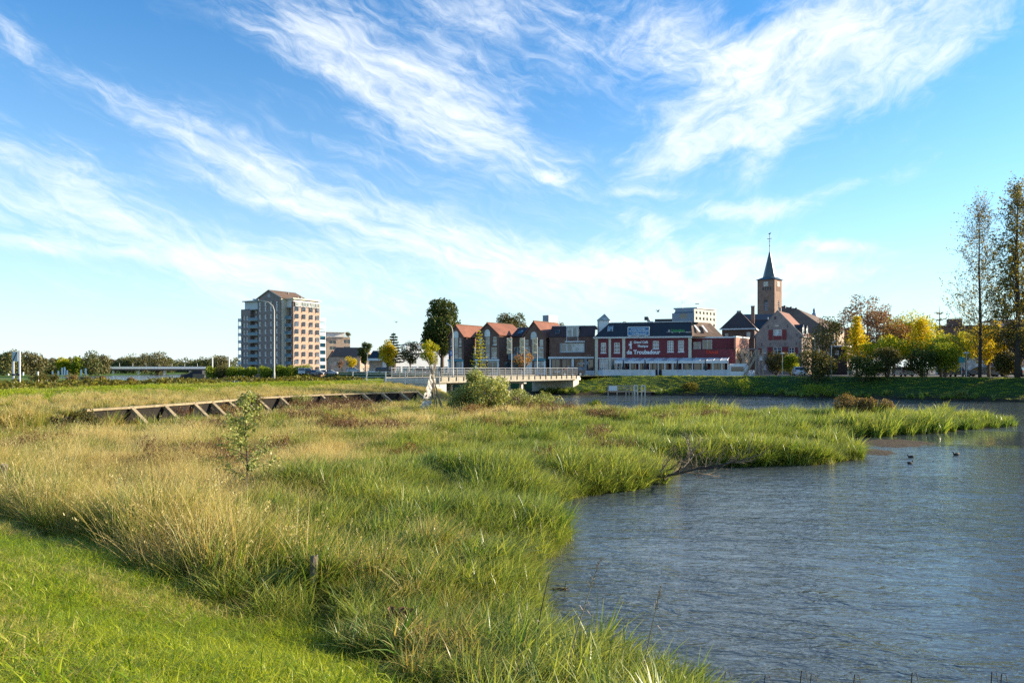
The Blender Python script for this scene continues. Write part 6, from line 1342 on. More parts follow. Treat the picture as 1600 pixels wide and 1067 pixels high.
pb = thing('pink_panel_building', 'pale pink panelled building glimpsed between the poplars', 'building', (XP(1548, 145), 145, TZ), R(-20)); PINK = mat('pink_panel', (0.50, 0.32, 0.34), .5, .15, 2)
wallpart('wall', pb, (0, 0, 0), 0, 12, 10.6, [(1, 3, 6, 8), (4, 6, 6, 8), (7, 9, 6, 8)], PINK)
for a in (1, 4, 7): win(pb, (a, .1, 6), 2, 2, 2, 1)
oneoff('roof', lambda m: m.box(-.1, 12.1, -.1, 8, 10.602, 10.8, GREYP), pb)
# ================================================================== APARTMENT TOWER, left
ap_ = thing('apartment_tower', 'ten storey apartment tower with blue balconies and a pitched centre gable', 'apartment building', (XP(458, 292), 292, 1.5), 0)
ka = F / 292; gya = HOR + (CZ - 1.5) * ka; azz = lambda py: (gya - py) / ka
FR = R(180 - 30)      # local a axis (along the front, to the left and backwards) ; side face goes to the right and backwards
ua = Vector((-math.cos(R(30)), math.sin(R(30)), 0)); ub = Vector((math.sin(R(30)), math.cos(R(30)), 0))
kfr = ka * (math.cos(R(30)) - .2974 * math.sin(R(30)))     # px per metre along the front
ksd = ka * (math.sin(R(30)) + .2974 * math.cos(R(30)))
fl = 11.83 / ka; f0 = azz(577) - .0
BRT = brick_mat('block_brick_shade_tone', (0.27, 0.215, 0.19), (0.225, 0.18, 0.165), (0.32, 0.28, 0.26)); BRS = brick_mat('block_brick_sun_tone', (0.42, 0.27, 0.195), (0.37, 0.235, 0.17), (0.42, 0.35, 0.28))  # one brick twice: shade painted into the fronts, sunlight into the side
BALC = mat('blue_balcony_glass', (0.10, 0.20, 0.27), .3, .15, 2); BALW = mat('pale_balcony_panel', (0.50, 0.53, 0.54), .4, .1, 2)
rows = [azz(482 - 11.83 * -i) for i in range(9)]      # centre heights of the window rows, top row first
def A(a, b, z=0): p = ua * a + ub * b; return (p.x, p.y, z)
# front pieces: wall_front(a0,a1,b,...) : outside faces -ub ; its local x runs from a1 (left in the picture) to a0
def front(name, a0, a1, b, ztop, cols, rws, m, gable=None, z0=0):
    w = a1 - a0; H = [(w - (c - a0) - .85, w - (c - a0) + .85, z - .80, z + .95) for c in cols for z in rws]
    wallpart(name, ap_, A(a1, b), R(-30), w, ztop, H, m, gable=gable, rev=.2, z0=z0)
    M = Matrix.Rotation(R(-30), 3, 'Z')
    for x0, x1, z0_, z1 in H: q = Vector(A(a1, b)) + M @ Vector((x0, -.03, z0_)); win(ap_, tuple(q), x1 - x0, z1 - z0_, 1, 1, fw=.30, gm=GLASSD, fm=WHITE)
aG0 = 12.5 / kfr; aG1 = 50 / kfr; aL1 = 70.5 / kfr; aE = 85 / kfr
ctop = azz(473)
gcols = [aG0 + (aG1 - aG0) * q for q in (.13, .38, .62, .86)]
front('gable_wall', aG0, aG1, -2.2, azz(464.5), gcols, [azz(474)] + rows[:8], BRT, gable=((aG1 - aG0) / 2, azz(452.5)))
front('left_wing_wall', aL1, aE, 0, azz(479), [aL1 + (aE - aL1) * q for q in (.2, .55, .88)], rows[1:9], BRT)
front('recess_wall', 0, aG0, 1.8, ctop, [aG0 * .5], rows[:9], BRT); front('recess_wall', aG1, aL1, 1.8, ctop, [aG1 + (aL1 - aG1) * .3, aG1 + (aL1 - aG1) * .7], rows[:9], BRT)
def sidew(name, a, b0, b1, ztop, cols, rws, m):
    H = [(c - b0 - .8, c - b0 + .8, z - .95, z + .95) for c in cols for z in rws]; wallpart(name, ap_, A(a, b0), R(60), b1 - b0, ztop, H, m, rev=.2); M = Matrix.Rotation(R(60), 3, 'Z')
    for x0, x1, z0_, z1 in H: q = Vector(A(a, b0)) + M @ Vector((x0, .1, z0_)); win(ap_, tuple(q), x1 - x0, z1 - z0_, 1, 2, fw=.16, gm=glass_mat('blind_glass', (.08, .08, .08), curtain=(.85, .80, .68)))
Bd = 44 / ksd
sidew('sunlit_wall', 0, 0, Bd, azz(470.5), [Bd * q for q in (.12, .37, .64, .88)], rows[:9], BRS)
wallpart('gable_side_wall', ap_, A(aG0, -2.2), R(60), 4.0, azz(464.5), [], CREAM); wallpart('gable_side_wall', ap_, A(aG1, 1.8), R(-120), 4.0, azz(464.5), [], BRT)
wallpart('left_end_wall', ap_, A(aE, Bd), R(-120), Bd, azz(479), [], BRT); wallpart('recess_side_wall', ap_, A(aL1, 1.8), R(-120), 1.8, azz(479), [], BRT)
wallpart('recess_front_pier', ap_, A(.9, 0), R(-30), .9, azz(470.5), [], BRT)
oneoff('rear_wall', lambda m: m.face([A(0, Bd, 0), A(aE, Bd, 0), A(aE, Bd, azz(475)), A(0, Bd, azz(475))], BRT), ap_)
oneoff('flat_roof', lambda m: m.prism([A(0, 0)[:2], A(0, Bd)[:2], A(aE, Bd)[:2], A(aE, 0)[:2]], azz(479) - .4, azz(479) - .05, GREYP, 'z'), ap_)
for a0, a1 in ((-.6, aG0 - .1), (aG1 + .1, aE - 1.0)):
    oneoff('penthouse', lambda m: m.prism([A(a0 + 1.2, .9)[:2], A(a0 + 1.2, Bd - .6)[:2], A(a1, Bd - .6)[:2], A(a1, .9)[:2]], azz(479), azz(467), WHITE if a0 < 0 else BALW, 'z'), ap_)
    oneoff('penthouse_roof', lambda m: m.prism([A(a0, -.5)[:2], A(a0, Bd + .3)[:2], A(a1 + .1, Bd + .3)[:2], A(a1 + .1, -.5)[:2]], azz(467) + .02 + (0.0), azz(465.5), CREAM if a0 < 0 else GREYP, 'z'), ap_)
for k in range(9):
    b = .8 + k * (Bd - 1.6) / 9; M = Matrix.Rotation(R(60), 3, 'Z'); q = Vector(A(-.62 + 0.0 + .0, b)); win(ap_, (q.x, q.y, azz(478)), 1.1, 1.9, 1, 1, rz=R(60), fw=.12, gm=GLASS, name='penthouse_window')
def groof(m):
    c = (aG0 + aG1) / 2; zt = azz(452) + .2; ze = azz(465.5) + .2
    slab(m, [A(c, -2.6, zt), A(c, Bd - 3, zt), A(aG0 - .7, Bd - 3, ze), A(aG0 - .7, -2.6, ze)], .25, TILEB); slab(m, [A(c, Bd - 3, zt), A(c, -2.6, zt), A(aG1 + .7, -2.6, ze), A(aG1 + .7, Bd - 3, ze)], .25, TILEB)
oneoff('pitched_roof', groof, ap_); oneoff('verge_board', lambda m: [m.tube([A((aG0 + aG1) / 2, -2.65, azz(452) + .1), A(q, -2.65, azz(465.5) + .1)], .16, CREAM, 4) for q in (aG0 - .7, aG1 + .7)], ap_)
oneoff('round_window', lambda m: m.lathe([(.8, 0), (.8, .1)], GREYP, 14, Matrix.Translation(A((aG0 + aG1) / 2, -2.22, azz(460.8))) @ Matrix.Rotation(R(-30), 4, 'Z') @ Matrix.Rotation(R(90), 4, 'X')), ap_)
for px, py, s in ((437.5, 453.5, .5), (440.5, 453, .5), (443.5, 453, .5), (459, 463.5, .9), (464, 463.5, .9)):
    a = (458 - px) / kfr * 1.0; oneoff('chimney', lambda m: m.prism([A((aG0 + aG1) / 2 - 1.2 + (440 - px) * .35 + dx_ * s, 5.5 + dy_ * s)[:2] for dx_, dy_ in ((-.5, -.5), (.5, -.5), (.5, .5), (-.5, .5))], azz(466), azz(py - 1.5 + (2 if s < .8 else 0)), DARKP, 'z'), ap_)
for i, z in enumerate(rows[1:9]):
    for a0, a1, b in ((.9, aG0 - .1, -.2), (aG1 + .05, aL1 - .05, -.9)):
        mb = MB(); P4 = [A(a0, b)[:2], A(a1, b)[:2], A(a1, b + 2.0)[:2], A(a0, b + 2.0)[:2]]; mb.prism(P4, z - 1.25, z - 1.05, CONCW, 'z'); mb.prism([A(a0, b - .02)[:2], A(a1, b - .02)[:2], A(a1, b - .1)[:2], A(a0, b - .1)[:2]], z - 1.1, z + .05, BALC, 'z')
        o = mb.obj('balcony', ap_)
    if i < 6 or True:
        mb = MB(); mb.prism([A(-.05, Bd - .4)[:2], A(-.05, Bd + 3.0)[:2], A(2.2, Bd + 3.0)[:2], A(2.2, Bd - .4)[:2]], z - 1.25, z - 1.05, CONCW, 'z'); mb.prism([A(-.1, Bd - .4)[:2], A(-.1, Bd + 3.0)[:2], A(-.18, Bd + 3.0)[:2], A(-.18, Bd - .4)[:2]], z - 1.2, z + .05, BALW, 'z'); mb.prism([A(-.1, Bd + 3.02)[:2], A(2.2, Bd + 3.02)[:2], A(2.2, Bd + 3.1)[:2], A(-.1, Bd + 3.1)[:2]], z - 1.2, z + .05, BALW, 'z'); mb.obj('balcony', ap_)
        mb = MB(); mb.prism([A(aE + .05, .3)[:2], A(aE + 2.4, .3)[:2], A(aE + 2.4, 3.0)[:2], A(aE + .05, 3.0)[:2]], z - 1.25, z - 1.05, CONCW, 'z'); mb.prism([A(aE + .05, .2)[:2], A(aE + 2.4, .2)[:2], A(aE + 2.4, .28)[:2], A(aE + .05, .28)[:2]], z - 1.2, z + .05, BALW, 'z'); mb.obj('balcony', ap_)
oneoff('balcony_post', lambda m: [m.tube([A(a, b, rows[8] - 3), A(a, b, rows[1] + .2)], .12, WHITE, 5) for a, b in ((-.1, Bd + 2.9), (aE + 2.3, .3), (aG1 + .3, -.9), (aG0 - .4, -.2))], ap_)
# second pale block and the small brick houses
sb = thing('pale_apartment_block', 'lower pale apartment block with rounded sunlit end behind the tower', 'apartment building', (XP(508, 345), 345, 1.5), R(24))
ks = F / 345; sz_ = lambda py: (583.3 - py) / ks; ww_ = 41 / ks
hs_ = [(x0, x0 + 1.5, sz_(py), sz_(py - 6)) for x0 in (3.2, 5.6, 8.6, 10.2) for py in (536, 547, 558, 569)]
wallpart('wall', sb, (0, 0, 0), 0, ww_ - 1, sz_(526), [(1.9, 5.1, sz_(546.5), sz_(541)), (1.9, 5.1, sz_(537), sz_(531.5))] + [h for h in hs_ if h[0] > 8], BR_PALE)
for q in [(1.9, 5.1, sz_(546.5), sz_(541)), (1.9, 5.1, sz_(537), sz_(531.5))] + [h for h in hs_ if h[0] > 8]: win(sb, (q[0], .15, q[2]), q[1] - q[0], q[3] - q[2], 2, 1, gm=GLASSD)
oneoff('rounded_end', lambda m: m.lathe([(4, 0), (4, sz_(526))], BR_PALE, 20, Matrix.Translation((ww_ - 4.4, 4.2, 0))), sb); oneoff('glass_strip', lambda m: m.box(-2.4, -.05, 1, 3, 0, sz_(525), TEAL), sb)
oneoff('top_storey', lambda m: m.box(1, ww_ - 3, 1.5, 9, sz_(526), sz_(519), WHITE), sb); oneoff('roof', lambda m: (m.box(-1.5, ww_ - 2, .3, 10, sz_(519), sz_(518), WHITE)), sb); oneoff('side_wall', lambda m: m.box(0, .3, .31, 12, 0, sz_(526), BR_PALE), sb)
LFB = LF_OLIVE
mk_bush('roof_shrub', 'round shrub on the roof terrace of the pale apartment block', XP(546, 350), 348, 2.6, 1.3, 200, LF_OLIVE, 690, size=.5, z=1.5 + sz_(526.5))
hb = thing('brick_house', 'pale brick house with orange gable roof beside the tower', 'house', (XP(511, 262), 262, 1.8), R(-20))
def house(t, w, d, e, a, roofm, wallm, wins):
    wallpart('gable_wall', t, (0, 0, 0), 0, w, e, wins, wallm, gable=(w / 2, a))
    for q in wins: win(t, (q[0], .1, q[2]), q[1] - q[0], q[3] - q[2], 1, 2)
    wallpart('side_wall', t, (w, .31, 0), R(90), d - .3, e, [(1.5, 2.6, 1, 2.4), (5, 6.1, 1, 2.4), (1.5, 2.6, 3.6, 4.8), (5, 6.1, 3.6, 4.8)], wallm)
    for q in ((1.5, 1), (5, 1), (1.5, 3.6), (5, 3.6)): win(t, (w - .1, .31 + q[0], q[1]), 1.1, 1.2, 1, 1, rz=R(90))
    wallpart('side_wall', t, (0, d, 0), R(-90), d, e, [], wallm); wallpart('rear_wall', t, (w, d + .3, 0), R(180), w, e, [], wallm, gable=(w / 2, a))
    s = (a - e) / (w / 2); ov = .3
    oneoff('roof', lambda m: (slab(m, [(w / 2, -.2, a + .2), (w / 2, d + .5, a + .2), (w + ov, d + .5, e - ov * s + .2), (w + ov, -.2, e - ov * s + .2)], .18, roofm), slab(m, [(w / 2, d + .5, a + .2), (w / 2, -.2, a + .2), (-ov, -.2, e - ov * s + .2), (-ov, d + .5, e - ov * s + .2)], .18, roofm)), t)
house(hb, 4.6, 9, 5.2, 8.2, TILE, BR_PALE, [(.8, 1.6, 3.4, 4.6), (2.9, 3.7, 3.4, 4.6), (.8, 3.7, .8, 2.2)])
h2 = thing('brick_house', 'pale brick house with wide dark roof and sunlit right gable', 'house', (XP(517, 250), 250, 1.8), R(14)); kq = F / 252
wq = 44 / kq; q0 = lambda py: (585 - py) / kq
hq = [(1.2 + i * 1.9, 2.1 + i * 1.9, z0_, z0_ + 1.3) for i in range(4) for z0_ in (1, 3.2)]
wallpart('wall', h2, (0, 0, 0), 0, wq - .1, q0(556.5), hq, BR_PALE)
for q in hq: win(h2, (q[0], .1, q[2]), .9, 1.3, 1, 2)
wallpart('gable_wall', h2, (wq, .02, 0), R(38), 5.6, q0(554), [(1.2, 2.0, 3.4, 4.7), (3.4, 4.2, 3.4, 4.7), (1.2, 2.0, .9, 2.3), (3.4, 4.2, .9, 2.3)], BR_PALE, gable=(2.8, q0(543)))
for a in (1.2, 3.4):
    for z_ in (3.4, .9): win(h2, (wq + a * math.cos(R(38)) - .06, .1 + a * math.sin(R(38)), z_), .8, 1.3, 1, 2, rz=R(38))
oneoff('roof', lambda m: (slab(m, [(-.2, -.3, q0(557)), (wq - .9, -.3, q0(557)), (wq + 2.2, 2.4, q0(542.5)), (1.8, 2.4, q0(542.5))], .18, SLATE), slab(m, [(1.8, 2.4, q0(542.5)), (wq + 2.2, 2.4, q0(542.5)), (wq + 4, 6, q0(555)), (0, 6, q0(555))], .18, SLATE)), h2)
# low dark-roofed house and long white hall
h3 = thing('low_dark_roof_house', 'low house with dark roof and white verandah left of the golden tree', 'house', (XP(577, 215), 215, 2.2), R(-4)); k5 = F / 215; z5 = lambda py: (584.6 - py) / k5; w5 = 42 / k5
wallpart('wall', h3, (0, 0, 0), 0, w5, z5(562), [(.6 + i * 1.3, 1.5 + i * 1.3, .7, 2.1) for i in range(5)], BR_PALE)
for i in range(5): win(h3, (.6 + i * 1.3, .1, .7), .9, 1.4, 1, 2)
oneoff('verandah', lambda m: (m.box(-.2, w5 + .2, -1.6, -.01, z5(563.5), z5(560), WHITE), m.box(-.2, w5 + .2, -1.5, -1.4, .3, .95, WHITE)), h3); oneoff('roof', lambda m: (slab(m, [(-.3, -.4, z5(560)), (w5 + .3, -.4, z5(560)), (w5, 3, z5(547.5)), (.3, 3, z5(547.5))], .15, SLATE), m.box(w5 * .4, w5 * .5, 2.6, 3.1, z5(548), z5(544.5), DARKP)), h3)
h4 = thing('white_hall', 'long low white hall with blue glazed front behind the street trees', 'building', (XP(598, 214), 214, 2.2), R(28)); k6 = F / 222; z6 = lambda py: (584.3 - py) / k6
wallpart('wall', h4, (0, 0, 0), 0, 21, z6(552), [(1 + i * 2.5, 3 + i * 2.5, .5, 2.2) for i in range(8)], WHITE)
for i in range(8): win(h4, (1 + i * 2.5, .1, .5), 2.0, 1.7, 2, 1, gm=GLASSB, fm=TEAL)
wallpart('upper_wall', h4, (8, 2, 0), R(6), 12.5, z6(539), [(1 + i * 2.4, 2.6 + i * 2.4, z6(549), z6(544)) for i in range(5)], WHITE, z0=z6(552.5))
for i in range(5): M = Matrix.Rotation(R(6), 3, 'Z'); q = Vector((8, 2, 0)) + M @ Vector((1 + i * 2.4, .1, z6(549))); win(h4, tuple(q), 1.6, z6(544) - z6(549), 2, 1, rz=R(6))
oneoff('roof', lambda m: (m.box(-.3, 21.3, -.3, 9, z6(552) + .01, z6(550.6), METW), m.box(12, 16, 3.5, 6, z6(539) + .3, z6(536.5), DARKP)), h4); oneoff('roof_slab', lambda m: m.box(7.8, 20.8, 1.6, 9, z6(539) + .02, z6(539) + .25, METW), h4)
# fill buildings hidden mostly by trees
# ================================================================== LEFT RETAINING WALL
rw = thing('retaining_wall', 'long timber brown retaining wall with sloping buttresses under dry grass', 'wall', (WALL[4][0], WALL[4][1], 0))
O = Vector((WALL[4][0], WALL[4][1], 0)); PL = [Vector((*q, 0)) for q in WALL[4:10]]
DKW = mat('dark_concrete', (0.016, 0.012, 0.009), .95, .4, 3, bump=.5, streaks=True)  # near-black colour for every wall panel, unevenly streaked
gw2 = random.Random(3); q_ = 0; bay = 0
tot = []; 
for a, b in zip(PL[:-1], PL[1:]):
    L = (b - a).length; n = max(1, round(L / 2.6)); d = (b - a).normalized(); nr = Vector((d.y, -d.x, 0))     # towards the marsh
    for i in range(n):
        p0 = a + (b - a) * (i / n) - O; p1 = a + (b - a) * ((i + 1) / n) - O
        mb = MB(); mb.prism([(p0 + nr * .08)[:2], (p1 + nr * .08)[:2], (p1 - nr * .12)[:2], (p0 - nr * .12)[:2]], -.1, 1.36, DKW, 'z'); mb.obj('wall_panel', rw)
        mb = MB(); mb.prism([(p0 + nr * .24 + d * .015)[:2], (p1 + nr * .24 - d * .015)[:2], (p1 - nr * .18 - d * .015)[:2], (p0 - nr * .18 + d * .015)[:2]], 1.362, 1.50 + gw2.uniform(-.01, .01), CONC, 'z'); mb.obj('coping', rw)
        tot.append((p1, d, nr))
for p, d, nr in tot:
    e = Vector((.80, -.38, 0)).normalized() if True else nr; s = Vector((-e.y, e.x, 0)) * .13; L = 1.85
    mb = MB(); c = [p - s, p + s]; 
    mb.hexa([p - s + e * .1 + Vector((0, 0, 1.22)), p + s + e * .1 + Vector((0, 0, 1.22)), p + s + e * L + Vector((0, 0, .02)), p - s + e * L + Vector((0, 0, .02)), p - s + e * .1 + Vector((0, 0, 1.53)), p + s + e * .1 + Vector((0, 0, 1.53)), p + s + e * (L + .12) + Vector((0, 0, .24)), p - s + e * (L + .12) + Vector((0, 0, .24))], CONC); mb.obj('buttress', rw)
# ================================================================== ROAD BRIDGE
A0 = Vector((-8.6, 87.0, 0)); B0 = Vector((9.9, 112.0, 0)); dB = (B0 - A0).normalized(); LB = (B0 - A0).length; rzB = math.atan2(dB.y, dB.x)
br = thing('road_bridge', 'cream concrete road bridge with dark posts and rails over the river', 'bridge', (A0.x, A0.y, 0), rzB)
FAS = mat('bridge_fascia', (0.40, 0.35, 0.27), .85, .3, 2, streaks=True); POSTM = mat('bridge_post', (0.10, 0.10, 0.10), .5, .2, 5); ASPH = mat('asphalt', (0.055, 0.055, 0.058), .9, .2, 3)
zd = 2.78
oneoff('deck', lambda m: (m.box(-1, LB + 1.5, .26, 8, 2.15, zd, CONCW), m.box(-1, LB + 1.5, 1.6, 7, zd + .004, zd + .02, ASPH)), br)
for i in range(9): oneoff('fascia_panel', lambda m: m.box(i * LB / 9 + .012, (i + 1) * LB / 9 - .012, -.02, .24, 2.22, zd + .10, FAS), br)
oneoff('far_fascia', lambda m: m.box(-1, LB + 1.5, 8.02, 8.25, 2.05, zd + .1, FAS), br)
pm_ = MB(); pm_.box(-.035, .035, -.05, .05, -.45, 1.12, POSTM); pmesh = pm_.mesh('railing_post'); npst = 23
for y_ in (-.07, 8.3):
    for i in range(npst): put('railing_post', pmesh, br, (.3 + (LB - .5) * i / (npst - 1), y_, zd + .1))
    for z_, r in ((1.10, .045), (.78, .022), (.5, .022), (.22, .022)): oneoff('rail', lambda m: m.tube([(.2, y_, zd + .1 + z_), (LB, y_, zd + .1 + z_)], r, METAL, 5), br)
for x_ in (8.2, 18.0):
    for y_ in (1.0, 3.2, 5.4, 7.4): oneoff('pier', lambda m: m.box(x_, x_ + .4, y_, y_ + .4, -1.4, 2.148, CONCW), br)
    oneoff('pier_cap', lambda m: m.box(x_ - .1, x_ + .5, .5, 7.9, 1.85, 2.145, CONCW), br)
oneoff('abutment', lambda m: m.box(LB - .6, LB + 1, .3, 7.95, -.5, 2.146, CONCW), br); oneoff('abutment', lambda m: m.box(-.9, 1.6, .3, 7.95, -.5, 2.146, CONCW), br)
# road embankment railing going left from the bridge
rf_ = thing('road_fence', 'white horizontal rail fence along the road left of the bridge', 'fence', (A0.x, A0.y, 0), 0)
pts = [Vector(q) for q in ((-8.6, 87, 0), (-12.5, 86.2, 0), (-17.5, 88.5, 0), (-22, 94, 0))]
Z0 = 2.35
for a, b in zip(pts[:-1], pts[1:]):
    for z_ in (.25, .58, .92, 1.2): mb = MB(); mb.tube([a - A0 + Vector((0, 0, Z0 + z_)), b - A0 + Vector((0, 0, Z0 + z_))], .022, METW, 5); mb.obj('rail', rf_)
    n = max(1, int((b - a).length / 2.4))
    for i in range(n): p = a + (b - a) * i / n - A0; mb = MB(); mb.box(p.x - .05, p.x + .05, p.y - .05, p.y + .05, Z0 - .6, Z0 + 1.25, METW); mb.obj('post', rf_)
# paved road going from the bridge into the town square
rd = MB(); rd.prism([(A0 + dB * (LB + 1.4)).to_2d()[:], (16, 117), (24, 124), (12, 130), (4, 121)], 2.74, 2.77, ASPH, 'z'); ro = rd.obj('road'); tag(ro, 'short asphalt road between the bridge and the square', kind='structure')
qy = MB(); qy.prism([(-118, 262), (-60, 231), (-58, 236), (-112, 268)], -.8, 1.9, mat('quay_brick', (0.26, 0.17, 0.10), .9, .3, 1.5), 'z'); qo = qy.obj('quay_wall'); tag(qo, 'low brown quay wall along the river before the clipped limes', 'wall')
dk = MB(); dk.prism([(-119, 0.0), (-111.5, 3.1), (-109, 3.1), (-109, -.5)], 259, 266, mat('dark_slope', (0.03, 0.032, 0.04), .8, .2, 2)); do_ = dk.obj('sloping_quay_ramp'); tag(do_, 'dark sloping stone ramp at the end of the quay', 'ramp')
# ================================================================== FOOTBRIDGE far left
fbp = thing('footbridge', 'long white railed footbridge across the distant river bend', 'bridge', (XP(136, 430), 430, 0), R(18))
Lf = 64.2; zf = CZ - (576.3 - HOR) * 430 / F
oneoff('deck', lambda m: m.box(0, Lf, 0, 3.5, zf - .9, zf, DARKP), fbp)
for y_ in (0, 3.4):
    for i in range(36): oneoff('railing_panel', lambda m: m.box(i * Lf / 36 + .1, (i + 1) * Lf / 36 - .1, y_, y_ + .06, zf + .05, zf + 1.25, WHITE), fbp)
for q in (.0, .21, .42, .64, .86, 1.0): oneoff('pier', lambda m: m.box(q * Lf - .5, q * Lf + .5, .6, 2.9, -1, zf - .9, CONCW), fbp)
oneoff('handrail', lambda m: m.box(0, Lf, -.1, .1, zf + 1.26, zf + 1.4, METW), fbp)
for i in range(9): oneoff('lamp_post', lambda m: (m.tube([(Lf * (i + .3) / 9, 3.45, zf), (Lf * (i + .3) / 9, 3.45, zf + 3.4)], .09, WHITE, 5)), fbp)
# ================================================================== CARS
GLC = glass_mat('car_glass', (0.02, 0.025, 0.03), curtain=(0.05, 0.06, 0.07)); TYRE = mat('tyre_rubber', (0.02, 0.02, 0.02), .9, .1, 8); RIM = mat('alloy_rim', (0.5, 0.5, 0.5), .35, .1, 8, metal=.7); LAMPG = mat('head_lamp', (0.7, 0.7, 0.68), .2, .05, 8); TAIL = mat('tail_lamp', (0.4, 0.02, 0.02), .3, .05, 8)
def car(label, x, y, z, rz, paint, kind='hatch'):
    t = thing('parked_car', label, 'car' if kind != 'van' else 'van', (x, y, z), rz, 'cars parked along the quay road' if y < 130 else 'cars parked near the clipped limes')
    L, H = (4.2, 1.45) if kind == 'hatch' else ((4.5, 1.5) if kind == 'estate' else (4.9, 2.1))
    prof = {'hatch': [(-2.1, .3), (-2.08, .75), (-1.95, .95), (-1.7, .98), (.9, .98), (1.85, .82), (2.1, .6), (2.1, .3)], 'estate': [(-2.25, .3), (-2.25, .95), (1.0, .98), (2.0, .84), (2.25, .6), (2.25, .3)], 'van': [(-2.4, .35), (-2.4, 1.1), (1.5, 1.1), (2.2, .95), (2.45, .7), (2.45, .35)]}[kind]
    cab = {'hatch': [(-1.9, .98), (-1.45, 1.42), (.1, 1.47), (.95, .98)], 'estate': [(-2.2, .96), (-1.95, 1.46), (.2, 1.5), (1.05, .98)], 'van': [(-2.4, 1.1), (-2.3, 2.05), (1.1, 2.08), (1.75, 1.1)]}[kind]
    def body(m):
        n = len(prof)
        for s in (-1, 1): m.face([(a, s * .86, b) for a, b in (prof if s < 0 else prof[::-1])], paint)
        for i in range(n): a, b = prof[i], prof[(i + 1) % n]; m.face([(a[0], -.86, a[1]), (a[0], .86, a[1]), (b[0], .86, b[1]), (b[0], -.86, b[1])], paint)
        r = cab; yy = .72
        m.hexa([(r[1][0], -yy, r[1][1] - .05), (r[2][0], -yy, r[2][1] - .05), (r[2][0], yy, r[2][1] - .05), (r[1][0], yy, r[1][1] - .05), (r[1][0] + .05, -yy + .06, r[1][1]), (r[2][0] - .05, -yy + .06, r[2][1]), (r[2][0] - .05, yy - .06, r[2][1]), (r[1][0] + .05, yy - .06, r[1][1])], paint)
        for px_ in ((cab[0], cab[1]), (cab[3], cab[2]), ((-.45, cab[0][1]), (-.4, cab[1][1]))):
            for s in (-1, 1): m.tube([(px_[0][0], s * .84, px_[0][1]), (px_[1][0], s * (yy + .01), px_[1][1] - .02)], .045, paint, 4)
    oneoff('body', body, t)
    def gl(m): m.hexa([(cab[0][0] + .02, -.82, cab[0][1] - .02), (cab[3][0] - .02, -.82, cab[3][1] - .02), (cab[3][0] - .02, .82, cab[3][1] - .02), (cab[0][0] + .02, .82, cab[0][1] - .02), (cab[1][0] + .02, -.70, cab[1][1] - .06), (cab[2][0] - .02, -.70, cab[2][1] - .06), (cab[2][0] - .02, .70, cab[2][1] - .06), (cab[1][0] + .02, .70, cab[1][1] - .06)], GLC)
    oneoff('window_glass', gl, t)
    for wx in (-1.35, 1.35):
        for s in (-1, 1):
            o = oneoff('wheel', lambda m: m.tube([(wx, s * .70, .31), (wx, s * .885, .31)], .31, TYRE, 14), t); oneoff('rim', lambda m: m.tube([(wx, s * .88, .31), (wx, s * .895, .31)], .19, RIM, 10), o)
    e = prof[-1][0]; r_ = prof[0][0]
    for s in (-1, 1): oneoff('headlight', lambda m: m.box(e - .12, e + .01, s * .62 - .17, s * .62 + .17, .60, .74, LAMPG), t); oneoff('tail_light', lambda m: m.box(r_ - .01, r_ + .05, s * .72 - .1, s * .72 + .1, .68, .88, TAIL), t)
    oneoff('number_plate', lambda m: m.box(r_ - .02, r_ - .002, -.25, .25, .45, .56, mat('plate_yellow', (.5, .35, .02), .5)), t)
    return t
CW = mat('white_car_paint', (.62, .63, .64), .25, .05, 4, spec=.6); CS = mat('silver_car_paint', (.36, .38, .40), .28, .05, 4, metal=.5); CD = mat('dark_car_paint', (.025, .03, .04), .2, .05, 4, spec=.6); CB = mat('blue_car_paint', (.05, .08, .16), .25, .05, 4, spec=.6)
tz = 2.74
car('silver hatchback parked between the two dark bushes', XP(1411, 110), 110, tz, R(82), CS, 'hatch')
car('blue grey car partly behind the light green shrub', XP(1489, 108), 108, tz, R(78), CB, 'hatch')
car('silver estate car parked right of the round headed lamp', XP(1533, 109), 109, tz, R(128), CS, 'estate')
car('dark grey car in shade beside the poplar trunks', XP(1577, 108), 108, tz, R(118), CD, 'estate')
car('white car half hidden by the large rounded bush', XP(1248, 122), 122, tz, R(75), CW, 'hatch')
car('black car on the road at the bridge end before the shops', XP(891, 116), 116, tz, R(200), CD, 'estate')
for i, (px, Yd, pt_, kd_, lab, rz_) in enumerate([(489, 225, CD, 'estate', 'dark car at the left of the cars before the tower', 10), (497, 222, CB, 'hatch', 'blue car second in the row before the tower', 60), (506, 226, CD, 'estate', 'black car nearest the brick houses', 100), (479, 229, CW, 'van', 'white van at the right end of the clipped limes', 5), (517, 228, CW, 'hatch', 'white car before the door of the dark roofed house', 0), (553, 226, CW, 'hatch', 'white car under the small yellow tree', 5), (381, 236, CB, 'hatch', 'blue car under the clipped limes before the tower', 0), (432, 236, CD, 'estate', 'dark car in the shade of the limes', 0), (600, 205, CD, 'estate', 'dark car in front of the golden tree', 0), (660, 200, CD, 'hatch', 'dark car in front of the white hall', 0)]):
    xx = XP(px, Yd); car(lab, xx, Yd, max(hgt(xx, Yd), 2.0), R(rz_), pt_, kd_)
